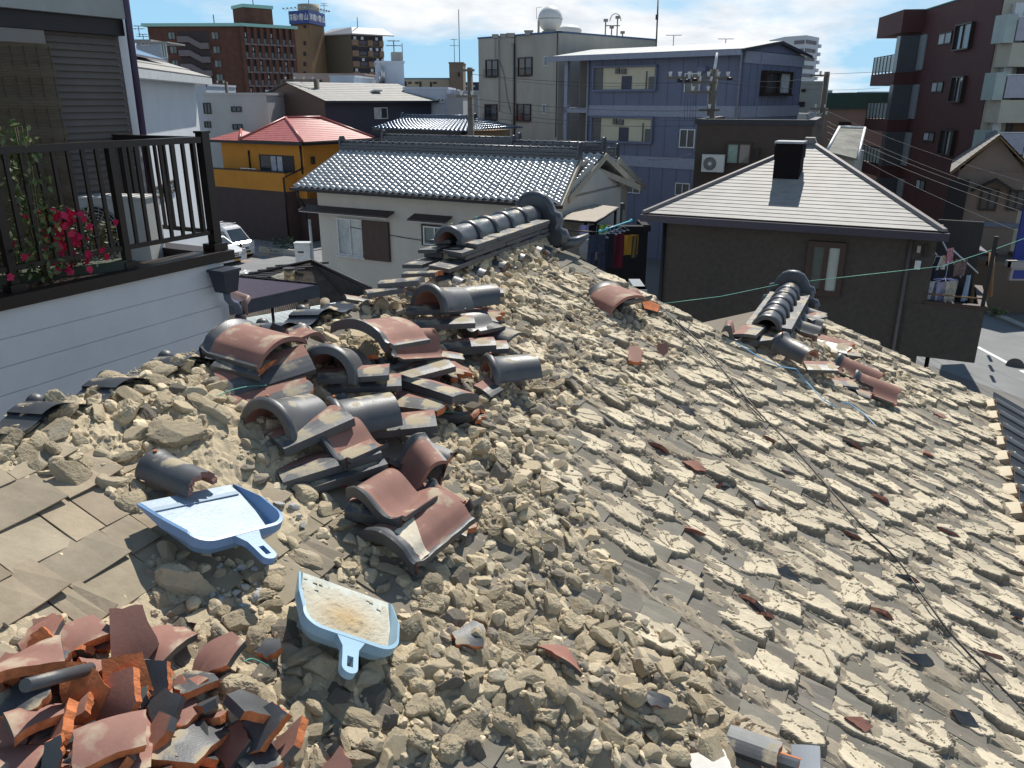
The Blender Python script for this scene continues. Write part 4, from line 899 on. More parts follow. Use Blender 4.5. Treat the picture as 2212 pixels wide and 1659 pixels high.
M_tglz=mat('silver_roof_tile',(.50,.495,.48),.30,.62,var=.25,vs=3,spec=.8,bump=.001,bs=30)
M_conc=mat('concrete_wall',(.37,.36,.325),.9,var=.12,vs=.9,bump=.003,bs=20,spec=.3,stretch=(1,1,.35)); M_white=mat('white_stucco',(.52,.505,.46),.92,var=.08,vs=1.2,bump=.004,bs=60,spec=.2,stretch=(1,1,.5))
M_slate=mat('slate_roof',(.29,.28,.262),.62,var=.16,vs=2.2,bump=.002,bs=50,spec=.35)
M_asph=mat('asphalt',(.215,.22,.225),.9,var=.15,vs=.6,bump=.004,bs=60,spec=.3); M_paint=mat('road_paint',(.75,.75,.74),.8,var=.06)
# ---- ground, road, parking lot ----
g=MB(); g.quad([(-1500,-60,0),(1500,-60,0),(1500,2500,0),(-1500,2500,0)]); struct(g.build('ground',mat('town_ground',(.17,.165,.155),.95,var=.3,vs=.05),org=(0,0,0)))
def onG(us,z): return [tuple(G(u,v,z)) for u,v in us]
rd=MB(); rd.quad(onG([(1930,762),(2330,905),(2330,760),(2135,675),(2030,640),(1900,690)],.004)); struct(rd.build('road',M_asph,org=(0,0,0)))
def stripe(p,q,wd_,z=.008):
    p,q=Vector(p),Vector(q); t=(q-p).normalized(); s=Vector((t.y,-t.x,0))*wd_/2; return [p-s,p+s,q+s,q-s]
mb=MB(); mb.quad([x+Vector((0,0,.004)) for x in stripe(G(2111,749,.004),G(2186,789,.004),.16)]); mb.quad([x+Vector((0,0,.004)) for x in stripe(G(2205,800,.004),G(2300,852,.004),.16)])
struct(mb.build('road_markings',M_paint,org=(0,0,0)))
mb=MB(); mb.tube([G(2192,792,.0),G(2192,792,.012)],.30,20); tag(mb.build('manhole_cover',mat('iron_cover',(.10,.10,.10),.8)),'round dark manhole cover at the end of the white road line','manhole cover')
mb=MB(); a=onG([(2128,676),(2300,752),(2300,742),(2128,668)],.004); mb.add([Vector(p)+Vector((0,0,.10)) for p in a]+[Vector(p) for p in a],[(0,1,2,3),(0,1,5,4)]); struct(mb.build('road_kerb',M_conc,org=(0,0,0)))
lot=MB(); lot.quad(onG([(420,700),(760,700),(760,560),(690,535),(420,500)],.004)); struct(lot.build('parking_ground',M_asph,org=(0,0,0)))
M_or=mat('orange_paint',(.55,.24,.07),.8,var=.25,vs=9)
mb=MB()
for p,q,w_ in (((515,562),(598,545),.12),((470,566),(545,563),.14),((585,555),(600,553),.3)): mb.quad(stripe(G(*p,.008),G(*q,.008),w_))
struct(mb.build('parking_markings',M_or,org=(0,0,0)))
mb=MB()
for p,q,w_ in (((512,589),(540,585),.14),((523,592),(545,596),.14),((529,583),(534,594),.14),((552,590),(590,579),.12),((556,584),(577,582),.12),((552,590),(577,593),.12),((577,580),(600,578),.12),((590,579),(585,592),.12),((565,583),(570,592),.1),((575,582),(580,591),.1)): mb.quad(stripe(G(*p,.008),G(*q,.008),w_))
struct(mb.build('road_lettering',M_paint,org=(0,0,0)))
# ---- house with the balcony on the left ----
NZ=27.0; nb=thing('balcony_house','white sided house close on the left with a dark railed balcony','house',(-5,6,0))
Pc=Vector((-3.02,7.55,7.2)); nd_=azv(NZ); Pc=along(Pc,NZ,479); Pc.z=0; pl=azv(NZ-90)   # pl points away to the left
M_sid=mat('white_siding',(.74,.75,.77),.75,var=.06,vs=2,bump=.0025,bs=90,spec=.3)
# siding boards
LW=Wall(Pc-nd_*9,Pc); Lb=LW.len; z=.2
mb=MB()
wallz=[7.57-.26]; 
while wallz[-1]>0: wallz.append(wallz[-1]-.30)
zt=7.60
for i in range(35):
    z1=zt-.215*i-(0.008 if i else 0); z0=zt-.215*(i+1)
    LW.bx(mb,0,Lb,z0,z1,-.10,0)
LW.bx(mb,0.01,Lb-.01,-.2,7.59,-.2,-.012); mb.build('siding_wall',[M_sid],nb)
mb=MB(); LW2=Wall(Pc,Pc+pl*4); LW2.bx(mb,.02,4,0,7.59,-.1,0); mb.build('return_wall',[M_sid],nb)
mb=MB(); LW.bx(mb,-.1,Lb+.05,7.605,7.70,-.22,.05); LW2.bx(mb,-.045,4,7.60,7.695,-.2,.045); mb.build('coping',[M_bronze],nb)
mb=MB(); fl=[Pc,Pc-nd_*9,Pc-nd_*9+pl*4,Pc+pl*4]; mb.prism([(p.x+pl.x*.15,p.y+pl.y*.15) for p in fl],7.35,7.55); mb.build('balcony_floor',[mat('balcony_deck',(.28,.29,.31),.7)],nb)
rail=thing('balcony_railing','dark brown metal railing with vertical bars round the balcony','railing',Pc+Vector((0,0,7.7)))
RW=Wall(Pc-nd_*9+pl*.08,Pc+pl*.08); ztop=8.775; zbot=7.86; Lr=RW.hit(450,400)[0]
mb=MB(); RW.bx(mb,0,Lr,ztop-.055,ztop,-.035,.035); mb.build('top_rail',[mat('rail_brown',(.022,.016,.014),.35,.3,spec=.6)],rail); MR=MATS['rail_brown']
mb=MB(); RW.bx(mb,0,Lr,zbot,zbot+.04,-.015,.015); mb.build('bottom_rail',[MR],rail)
x=Lr-.12; k=0
while x>0:
    mb=MB()
    if k%8==7: RW.bx(mb,x-.03,x+.03,7.70,ztop-.056,-.03,.03); RW.bx(mb,x-.06,x+.06,7.70,7.76,-.055,.055); mb.build('post',[MR],rail)
    else: RW.bx(mb,x-.016,x+.016,zbot+.04,ztop-.056,-.011,.011); mb.build('baluster',[MR],rail)
    x-=.128; k+=1
mb=MB(); RW.bx(mb,Lr-.045,Lr+.045,7.70,ztop+.03,-.045,.045); RW.bx(mb,Lr-.09,Lr+.08,7.70,7.77,-.08,.08); RW.bx(mb,Lr-.055,Lr+.055,ztop+.03,ztop+.05,-.055,.055); mb.build('corner_post',[MR],rail)
rq=RW.pt(Lr,0,0); RW2=Wall(rq,rq+pl*3.6)
mb=MB(); RW2.bx(mb,.05,3.5,ztop-.055,ztop-.002,-.035,.035); RW2.bx(mb,.05,3.5,zbot,zbot+.04,-.015,.015); mb.build('side_rail',[MR],rail)
for k in range(14): mb=MB(); x=.16+.128*k; RW2.bx(mb,x-.016,x+.016,zbot+.04,ztop-.056,-.011,.011); mb.build('baluster',[MR],rail)
# upper storey set back behind the balcony
up0=Pc+pl*1.32-nd_*9; up1=along((*(Pc+pl*1.32).xy,8.5),NZ,296,8.5); UW=Wall(up0,up1); UL=UW.len
zf=UW.hit(150,58)[1]
mb=MB(); 
for i in range(44):
    z0=7.5+.062*i
    if z0>zf-.04: break
    q=[UW.pt(0,z0,.030),UW.pt(UL-.05,z0,.030),UW.pt(UL-.05,z0+.06,.004),UW.pt(0,z0+.06,.004)]; mb.quad(q); mb.quad([UW.pt(0,z0,.030),UW.pt(UL-.05,z0,.030),UW.pt(UL-.05,z0-.002,0),UW.pt(0,z0-.002,0)])
UW.bx(mb,0,UL,7.4,zf,-.3,-.004); mb.build('shutter_wall',[mat('grey_brown_slats',(.14,.12,.108),.7,var=.1,vs=3,spec=.3)],nb)
mb=MB(); UW.bx(mb,-1,UL,zf+.10,zf+1.9,-.3,.16); mb.build('fascia_wall',[mat('grey_fascia',(.33,.34,.33),.85,var=.12,vs=2,bump=.002)],nb)
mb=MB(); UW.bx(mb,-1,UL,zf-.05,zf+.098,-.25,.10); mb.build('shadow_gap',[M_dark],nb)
mb=MB(); SWd=Wall(UW.pt(UL,0,0),UW.pt(UL,0,0)+pl*3); SWd.bx(mb,.0,3,7.4,zf+1.8,-.1,0); mb.build('corner_wall',[M_sid],nb)
pipe(nb,[UW.pt(UL+.02,7.6,.10),UW.pt(UL+.02,zf+2,.20)],.035,mat('plum_pipe',(.05,.03,.07),.4),'downpipe')
mb=MB(); rs=random.Random(5); 
mb.tube([UW.pt(UL+.07,7.95+.1*i,.02+rs.gauss(0,.012)) for i in range(8)],[.02]*8,6); mb.build('torn_sealing',[mat('pale_tape',(.5,.49,.47),.9)],nb)
# bamboo screen
a1,_=UW.hit(112,200); scr=MB(); zt_=UW.hit(40,92)[1]
for i in range(260):
    z=7.7+i*.0125
    if z>zt_: break
    scr.box(UW.pt(a1/2-.3,z,.10+.02*math.sin(i*.3)),(a1+.6,.006,.009),UW.M)
for i in range(9): scr.box(UW.pt(a1-.03-i*.12,(7.7+zt_)/2,.112),(.006,.006,zt_-7.7),UW.M,1)
tag(scr.build('bamboo_screen',[mat('bamboo',(.12,.09,.055),.8,var=.35,vs=12,stretch=(.6,.6,12)),mat('string',(.07,.05,.035),.9)]),'brown bamboo blind hanging on the balcony wall at the left edge','blind')
mb=MB(); UW.bx(mb,-1,UW.hit(84,60)[0],zt_-.0,zf-.05,.03,.06); mb.build('window_void',[M_glass],nb)
# air conditioner on the balcony
def aircon(label,pos,az,sc=1,group=None,mcol=None):
    t=thing('air_conditioner',label,'air conditioner',pos,group); W_,D_,H_=.80*sc,.30*sc,.60*sc; M=Matrix.Translation(Vector(pos))@Matrix.Rotation(-R(az),4,'Z'); m=mcol or mat('ac_white',(.55,.56,.54),.5,var=.05)
    def pb(mb): 
        return mb.xform(M)
    mb=MB(); mb.box((0,0,H_/2+.05),(W_,D_,H_)); pb(mb).build('casing',[m],t)
    mb=MB(); mb.box((0,0,H_+.06),(W_+.02,D_+.02,.018)); pb(mb).build('top_cover',[mat('ac_top',(.62,.62,.60),.45)],t)
    mb=MB(); cx,cz,R_=-.10*sc,H_/2+.05,.235*sc; mb.tube([(cx,-D_/2-.004,cz),(cx,-D_/2-.012,cz)],R_,32,1)
    for r_ in np.linspace(.05,.235,7): 
        mb.tube([(cx+math.cos(a)*r_*sc,-D_/2-.022,cz+math.sin(a)*r_*sc) for a in np.linspace(0,2*math.pi,33)],.0035*sc,4,0)
    for k in range(24): a=k*math.pi/12; mb.tube([(cx+math.cos(a)*.05*sc,-D_/2-.018,cz+math.sin(a)*.05*sc),(cx+math.cos(a)*.235*sc,-D_/2-.018,cz+math.sin(a)*.235*sc)],.003*sc,4,0)
    mb.tube([(cx,-D_/2-.014,cz),(cx,-D_/2-.03,cz)],.065*sc,20,0); pb(mb).build('fan_grille',[m,M_dark],t)
    mb=MB(); mb.box((-.28*sc,0,.02),(.06,D_,.05)); mb.box((.28*sc,0,.02),(.06,D_,.05)); pb(mb).build('foot',[M_dark],t)
    return t
acp=AD(262,560,8.05); acp=Vector((acp.x,acp.y,7.55)); aircon('white air conditioner with a round fan grille behind the balcony bars',acp,4)
# rain head and pipes at the corner
pl_=thing('rain_hopper','dark blue-black rain head with bent grey pipes on the corner of the white siding','rain pipe',LW.pt(Lb-.1,6.4,.1))
hp=LW.hit(462,575); mb=MB(); c=LW.pt(hp[0],7.50,.13)
def ringq(c,a,b,z): return [c+LW.t*(-a)+LW.n*(-b)+Vector((0,0,z)),c+LW.t*a+LW.n*(-b)+Vector((0,0,z)),c+LW.t*a+LW.n*b+Vector((0,0,z)),c+LW.t*(-a)+LW.n*b+Vector((0,0,z))]
mb.hexa(ringq(c,.075,.075,-.17),ringq(c,.105,.10,.03)); mb.hexa(ringq(c,.115,.11,.03),ringq(c,.115,.11,.055)); mb.build('hopper_head',[mat('blueblack_plastic',(.025,.032,.05),.4)],pl_)
b_=c+Vector((0,0,-.17)); mb=MB(); mb.tube([b_,b_+Vector((0,0,-.07)),b_+LW.t*.04+Vector((0,0,-.12)),b_+LW.t*.10+Vector((0,0,-.15)),b_+LW.t*.13+Vector((0,0,-.21)),b_+LW.t*.13+Vector((0,0,-.30))],.035,12); mb.build('elbow_pipe',[mat('grey_pipe',(.12,.14,.19),.4)],pl_)
b2=b_+LW.t*.14; mb=MB(); mb.tube([b2+Vector((0,0,-.26)),b2+Vector((0,0,-.40))],.055,14); mb.tube([b2+LW.t*.015+Vector((0,0,-.4)),b2+LW.t*.015+Vector((0,0,-6))],.040,12); mb.build('downpipe',[mat('plum_brown_pipe',(.045,.03,.04),.4)],pl_)
mb=MB(); mb.tube([b2+LW.t*.06+Vector((0,0,-.28)),b2+LW.t*.07+Vector((0,0,-.17)),b2+LW.t*.13+Vector((0,0,-.13)),b2+LW.t*.2+LW.n*-.25+Vector((0,0,-.12))],.034,12); mb.build('side_pipe',[mat('rose_pipe',(.22,.14,.13),.5)],pl_)
# ---- plants on the balcony ----
def leafplant(name,label,cat,center,rx,ry,rz,n,ls,m,stem=None,flowers=0,fm=None,droop=0,group=None,seed=1):
    rs=random.Random(seed); t=thing(name,label,cat,(center[0],center[1],center[2]-rz)); mb=MB()
    def leaf(mb,p,s,w_,mi):
        d=Vector((rs.gauss(0,1),rs.gauss(0,1),rs.gauss(-droop,.6))).normalized(); a=d.orthogonal().normalized()*s*w_; e=p+d*s; m_=p+d*s*.5
        mb.add([p,m_+a,e,m_-a+Vector((0,0,.1*s))],[(0,1,2,3)],mi)
    for _ in range(n):
        q=Vector((rs.gauss(0,.45),rs.gauss(0,.45),rs.uniform(-1,1))); 
        if q.length>1.15: continue
        leaf(mb,Vector(center)+Vector((q.x*rx,q.y*ry,q.z*rz)),ls*rs.uniform(.6,1.3),.28,rs.choice([0,0,1]))
    mb.build('foliage',m,t)
    if stem:
        mb=MB()
        for _ in range(stem): 
            x,y=rs.gauss(0,rx*.3),rs.gauss(0,ry*.3); b=Vector(center)+Vector((x*.3,y*.3,-rz)); mb.tube([b,b+Vector((x*.5,y*.5,rz)),b+Vector((x*1.3,y*1.3,rz*1.9))],[.006,.005,.003],5)
        mb.build('stem',[mat('plant_stem',(.09,.08,.035),.8)],t)
    for k in range(flowers):
        q=Vector((rs.gauss(0,.42),rs.gauss(0,.42)-.75,rs.uniform(-.9,.95))); c=Vector(center)+Vector((q.x*rx,q.y*ry,q.z*rz)); mb=MB(); nrm_=Vector((rs.gauss(0,.5),-1,rs.uniform(.0,.9))).normalized(); a=nrm_.orthogonal().normalized(); b=nrm_.cross(a)
        for j in range(5):
            an=j*1.2566+rs.random()*.3; d=a*math.cos(an)+b*math.sin(an); e=nrm_.cross(d); s=.030*rs.uniform(.8,1.2)
            mb.add([c,c+d*s*.7+e*s*.5,c+d*s*1.15+nrm_*.004,c+d*s*.7-e*s*.5],[(0,1,2,3)],0)
        mb.build('flower',[fm],t)
    return t
M_leaf=mat('leaf_green',(.055,.085,.022),.5,var=.3,vs=20); M_leaf2=mat('leaf_light',(.12,.15,.045),.45,var=.3,vs=20); M_leafd=mat('leaf_dark',(.022,.045,.018),.5,var=.3,vs=20)
c=AD(158,515,6.75); leafplant('flowering_plant','bushy potted plant with crimson-pink flowers behind the balcony bars','plant',(c.x,c.y,8.0),  .30,.22,.26,800,.032,[M_leafd,mat('leaf_pale',(.22,.28,.17),.5)],5,95,mat('crimson_petal',(.55,.012,.07),.6,var=.3,vs=30),seed=3)
c=AD(55,375,6.2); leafplant('tall_leafy_plant','tall plant with drooping narrow green leaves rising above the balcony rail','plant',(c.x,c.y,8.35),.20,.14,.62,560,.06,[M_leaf2,M_leaf],6,0,None,droop=1.0,seed=5)
c=AD(225,530,7.2); leafplant('spiky_plant','small yellow-green spiky plant in front of the air conditioner','plant',(c.x,c.y,7.9),.16,.12,.18,330,.05,[mat('leaf_olive',(.16,.13,.035),.6),M_leaf],4,0,None,seed=8)
c=AD(20,540,6.2); leafplant('low_green_plant','low green plant at the foot of the railing on the left edge','plant',(c.x,c.y,7.95),.2,.15,.15,260,.05,[M_leaf2,M_leaf],3,3,MATS['crimson_petal'],seed=9)
pot=MB(); c=AD(110,590,6.6); pot.hexa([Vector((c.x-.38,c.y-.28,7.56)),Vector((c.x+.42,c.y+.40,7.56)),Vector((c.x+.36,c.y+.5,7.56)),Vector((c.x-.44,c.y-.2,7.56))],[Vector((c.x-.40,c.y-.32,7.78)),Vector((c.x+.44,c.y+.42,7.78)),Vector((c.x+.36,c.y+.54,7.78)),Vector((c.x-.48,c.y-.2,7.78))]); tag(pot.build('planter_box',[mat('planter_green',(.05,.065,.045),.7)]),'long dark planter box under the pink flowers','planter')
# ---- white house with solar panels ----
wh=thing('solar_roof_house','tall white house with solar panels on its hipped roof, behind the balcony','house',(-9,18,0))
WC=Vector((*AD(418,165,19.5).xy,0)); WL=along((WC.x,WC.y,9.6),-9,255); W1=Wall((WL.x,WL.y),WC); WR=WC-W1.n*7
mb=MB(); zt_=9.62; mb.prism([(WL.x,WL.y),(WC.x,WC.y),(WR.x,WR.y),((WL-W1.n*7).x,(WL-W1.n*7).y)],0,zt_-.02)
mb.build('wall',[mat('bluewhite_wall',(.56,.59,.63),.85,var=.05,vs=1.5,bump=.002,bs=60,spec=.3)],wh)
e0=W1.pt(-1,zt_,.35); e1=W1.pt(W1.len+.3,zt_,.35); apx=solve_uv((*W1.pt(W1.len-2.6,0,-2.6).xy,9.6),30,282,100); 
ap=Vector((*W1.pt(W1.len-3.4,0,-3.2).xy,zt_+1.35)); e2=Vector((*W1.pt(W1.len+.3,0,-7).xy,zt_))
mb=MB(); courses(mb,e0,e1,W1.pt(-1,zt_+1.35,-3.2),ap,9,.02); mb.add([e1,e2,ap],[(0,1,2)]); mb.build('roof',[M_slate],wh)
mb=MB(); W1.bx(mb,-1,W1.len+.33,zt_-.16,zt_-.01,.02,.36); mb.build('gutter',[M_alu],wh)
mb=MB(); n_=(e1-e0).cross(ap-e0).normalized(); n_=n_ if n_.z>0 else -n_
q=[e0.lerp(W1.pt(-1,zt_+1.35,-3.2),.15),e0.lerp(e1,.72).lerp(ap,.15),e0.lerp(e1,.55).lerp(ap,.62),e0.lerp(W1.pt(-1,zt_+1.35,-3.2),.85)]; mb.slab([p+n_*.12 for p in q],.04); mb.build('solar_panel',[mat('solar_blue',(.03,.05,.14),.15,.3,var=.1)],wh)
mb=MB(); W1.bx(mb,W1.len+.02,W1.len+.9,4.5,8.9,-2.6,-1.0); mb.build('bay_wall',[MATS['bluewhite_wall']],wh)
r_=W1.rc(318,398,378,425); window(wh,W1,r_,M_bronze,M_glassl)
# ---- small roof tower behind it ----
t=thing('stair_tower','small grey roof-top tower with aerials left of the brick apartments','tower',AD(330,150,60)); A=AD(300,150,60); mb=MB(); A0=AD(299,118,60);B0=AD(362,118,60)
mb.prism([(A0.x,A0.y),(B0.x,B0.y),(B0.x-1.4,B0.y+3),(A0.x-1.4,A0.y+3)],0,13.1); mb.build('wall',[mat('blue_grey_wall',(.33,.37,.43),.85)],t)
mb=MB(); Wt=Wall(A0,B0); Wt.bx(mb,-.2,Wt.len+.2,13.1,13.2,-3.2,.2); mb.prism([Wt.pt(-.1,0,.1).xy[:],Wt.pt(1.1,0,.1).xy[:],Wt.pt(1.1,0,-3).xy[:],Wt.pt(-.1,0,-3).xy[:]],13.2,13.35); mb.build('roof',[M_slate],t)
window(t,Wt,Wt.rc(349,92,361,125),M_alu,M_glassl,mull=1); window(t,Wt,Wt.rc(306,92,322,98),M_alu,M_glass,mull=1)
def pole(mb,a,b,r_=.04): mb.tube([a,b],r_,5)
def aerial(label,base,h,kind=0,sc=1,group='roof-top aerials'):
    mb=MB(); b=Vector(base); r_=.03*sc; pole(mb,b,b+Vector((0,0,h)),r_)
    if kind>=1:
        for k,(zz,L_) in enumerate(((.97,.32),(.72,.42)) if kind==1 else ((.97,.55),)):
            p=b+Vector((0,0,h*zz)); pole(mb,p-Vector((L_*sc,0,0)),p+Vector((L_*sc,0,0)),r_*.7)
            for j in range(4): q=p+Vector(((-.9+.6*j)*L_*sc,0,0)); pole(mb,q-Vector((0,.35*sc,.0)),q+Vector((0,.35*sc,0)),r_*.5)
    return tag(mb.build('roof_aerial',[mat('aerial_grey',(.13,.14,.16),.5,.4)]),label,'aerial',group)
for u,v0,v1,dp,k,lab in ((294,118,36,60,0,'tall thin rod on the roof tower left of the brick apartments'),(302,80,56,60,1,'small comb aerial on the grey roof tower'),(311,92,74,60,1,'bushy short aerial by the gable of the grey roof tower')):
    a=AD(u,v0,dp); b=AD(u,v1,dp); aerial(lab,a,b.z-a.z,k)
# ---- brick apartments far left ----
bk=thing('brick_apartments','nine-storey brick apartment block with pale green roof edge and open stairs','apartment block',AD(522,200,180)-Vector((0,0,8)))
M_bri=mat('red_brick',(.125,.062,.047),.9,var=.18,vs=.8,spec=.2); M_grn=mat('green_copper',(.30,.55,.50),.6,var=.1); M_lbr=mat('mauve_concrete',(.19,.16,.165),.9)
C_=AD(522,57,180); ztb=C_.z; Lp=along((C_.x,C_.y,ztb),272,318); Rp=along((C_.x,C_.y,ztb),50,636)
WA=Wall(Lp,C_); WB=Wall(C_,Rp); bkp=WA.pt(0,0,-14)
wallblock(bk,[(Lp.x,Lp.y),(C_.x,C_.y),(Rp.x,Rp.y),(WB.pt(WB.len,0,-16).x,WB.pt(WB.len,0,-16).y),(bkp.x,bkp.y)],0,ztb,M_bri)
mb=MB(); WA.bx(mb,-1,WA.len+.6,ztb,ztb+.65,-3,.8); WB.bx(mb,-.6,WB.len+.5,ztb,ztb+.65,-3,.8); mb.build('roof_edge',[M_grn],bk)
t0=WB.pt(4,0,-4); mb=MB(); a=AD(522,52,183);b=AD(567,52,190); WB.bx(mb,2,9,ztb+1,ztb+4.3,-9,-3,0); mb.build('roof_hut',[M_bri],bk); mb=MB(); WB.bx(mb,1.8,9.2,ztb+4.3,ztb+5,-9.3,-2.7); mb.build('hut_roof',[M_grn],bk)
nst=9; fh=2.9
for k in range(7):
    zc=ztb-1.6-fh*k*1.02
    for uu in (376,469):
        s0=WA.hit(uu,120)[0]; window(bk,WA,(s0-.8,s0+.9,zc-1.1,zc+.5),M_bronze,[M_glassl,M_glass],proud=.12,fw=.12)
# stairs: dark recess with light sloping balustrades
s0=WA.hit(390,120)[0]; s1=WA.hit(456,120)[0]; sm=(s0+s1)/2
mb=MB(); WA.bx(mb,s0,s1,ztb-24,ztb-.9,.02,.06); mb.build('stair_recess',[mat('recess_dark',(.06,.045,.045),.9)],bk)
for k in range(8):
    zb=ztb-3.3-k*fh*1.0; mb=MB(); WA.bx(mb,s0,sm-1,zb,zb+1.25,.06,.9); WA.bx(mb,sm+1.6,s1,zb-1.4,zb-.15,.06,.9)
    q=[WA.pt(sm-1,zb,.06),WA.pt(sm+1.6,zb-1.4,.06),WA.pt(sm+1.6,zb-.15,.06),WA.pt(sm-1,zb+1.25,.06)]; mb.hexa(q,[p+WA.n*.8 for p in q]); mb.build('stair_flight',[M_lbr],bk)
# long balcony face
nb_=8; sx=WB.hit(529,110)[0]
for i in range(nb_):
    a0=sx+(WB.len-sx-.3)*i/nb_; a1=sx+(WB.len-sx-.3)*(i+1)/nb_; w_=(a1-a0)*.68
    for k in range(8):
        z1=ztb-.9-fh*1.02*k; mb=MB(); WB.bx(mb,a0,a0+w_,z1-2.5,z1-.1,.03,.10,0); 
        if k==0: pass
        WB.bx(mb,a0,a0+w_,z1-2.6,z1-1.5,.10,.26,1); WB.bx(mb,a0-.05,a0+w_+.2,z1-2.95,z1-2.62,.03,.7,2); 
        if (i*3+k*5)%4==0: WB.bx(mb,a0+w_*.3,a0+w_*.55,z1-1.2,z1-.4,.10,.2,3)
        mb.build('balcony_bay',[mat('bay_dark',(.035,.035,.045),.7),mat('bay_glass',(.14,.19,.20),.4),M_lbr,M_alu],bk)
mb=MB()
for i in range(nb_+1): a0=sx+(WB.len-sx-.3)*i/nb_-.55; WB.bx(mb,a0-.3,a0+.5,ztb-24,ztb,.03,.62)
mb.build('brick_pier',[M_bri],bk)
for u,v0,v1,dp,lab in ((463,52,32,180,'thin rod on the left end of the brick apartments'),(549,30,0,188,'thin rod on the brick roof hut')): 
    a=AD(u,v0,dp);b=AD(u,v1,dp); aerial(lab,a,b.z-a.z,0,4)
# ---- sign tower block ----
st=thing('sign_tower_block','brown apartment block with a tall stair tower carrying the blue rooftop sign','apartment block',AD(668,150,230)-Vector((0,0,8)))
M_brn=mat('tan_brick',(.25,.165,.10),.9,var=.18,vs=.3,spec=.2,stretch=(2,2,.3)); M_brd=mat('tan_panel',(.25,.165,.115),.9,var=.08)
D=230; a=AD(628,53,D); b=AD(668,53,D-3); c=AD(700,56,D+6); zt_=b.z; zs=AD(668,45,D-3).z
mb=MB(); q=[(a.x,a.y),(b.x,b.y),(c.x,c.y),(a.x+2,a.y+14)]; mb.prism(q,0,zs); mb.build('tower_wall',[M_brn],st)
mb=MB(); TWr=Wall(a,b); 
for v in (93,116,138,158,178): r_=TWr.rc(656,v-4,661,v+5); TWr.bx(mb,*r_,.01,.15)
TWr.bx(mb,*TWr.rc(656,55,661,61),.01,.15); mb.build('stair_window',[M_dark],st)
sa=AD(624,40,D-2); sb=AD(667,40,D-5.5); sc_=AD(702.5,45,D+5); S1=Wall(sa,sb); S2=Wall(sb,sc_); z0=AD(645,53.5,D).z; z1=AD(645,26.5,D).z
sg=thing('rooftop_sign','blue box sign with white Japanese lettering on top of the brown tower','sign',(sb.x,sb.y+4,z0))
mb=MB(); mb.prism([(sa.x,sa.y),(sb.x,sb.y),(sc_.x,sc_.y),(sa.x+3,sa.y+13)],z0,z1); mb.build('sign_panel',[mat('sign_blue',(.018,.055,.24),.5,var=.08)],sg)
def textobj(s,W,a0,a1,z0,z1,par,m,name='sign_lettering',off=.12,wide=1):
    cu=bpy.data.curves.new(name,'FONT'); cu.body=s; cu.size=1; cu.align_x='LEFT'; cu.extrude=.02; cu.offset=.012; cu.materials.append(m); ob=bpy.data.objects.new(name,cu); COL.objects.link(ob); bpy.context.view_layer.update()
    bb=[Vector(c_) for c_ in ob.bound_box]; x0=min(p.x for p in bb);x1=max(p.x for p in bb);y0=min(p.y for p in bb);y1=max(p.y for p in bb)
    sx_=(a1-a0)/(x1-x0); sy_=(z1-z0)/(y1-y0); 
    xd=W.t; flip=xd.cross(Vector((0,0,1))).dot(W.n)<0
    if flip: xd=-xd
    o_=W.pt(a1 if flip else a0,z0,off)-xd*x0*sx_-Vector((0,0,y0*sy_))
    M=Matrix((xd*sx_,Vector((0,0,1))*sy_,W.n)).transposed().to_4x4(); M.translation=o_
    if par: M.translation-=Vector(par['_o']); ob.parent=par
    ob.matrix_local=M
    dg=bpy.context.evaluated_depsgraph_get(); me=bpy.data.meshes.new_from_object(ob.evaluated_get(dg)); bpy.data.objects.remove(ob)
    o2=bpy.data.objects.new(name,me); COL.objects.link(o2); o2.parent=par; o2.matrix_local=M; return o2
MW=mat('sign_white',(.8,.8,.8),.6)
for W_,u0,u1 in ((S1,627,666),(S2,671,702)):
    a0,a1,zz0,zz1=W_.rc(u0,31,u1,48); L_=W_.len; e=L_*.03
    textobj('洋服',W_,e,L_*.43,z0+.8,z1-.8,sg,MW); textobj('の',W_,L_*.44,L_*.51,z0+1.0,z0+2.2,sg,MW); textobj('青山',W_,L_*.53,L_*.98,z0+.8,z1-.8,sg,MW)
mb=MB()
for k in range(6): 
    p=S1.pt(S1.len*k/5,z1,.1); mb.tube([p-Vector((0,2,0)),p+S1.n*1.6+Vector((0,0,.6))],.07,4); mb.box(p+S1.n*1.7+Vector((0,0,.55)),(.5,.4,.35))
    p=S2.pt(S2.len*(k+.5)/6,z1,.1); mb.tube([p-Vector((0,2,0)),p+S2.n*1.6+Vector((0,0,.6))],.07,4); mb.box(p+S2.n*1.7+Vector((0,0,.55)),(.5,.4,.35))
mb.build('sign_lamp',[M_conc],sg)
mb=MB(); p=AD(667,27,D+4); mb.tube([p-Vector((0,0,1)),p+Vector((0,0,2.1))],3.1,14); mb.build('water_tank',[mat('tank_tan',(.35,.31,.24),.8)],st)
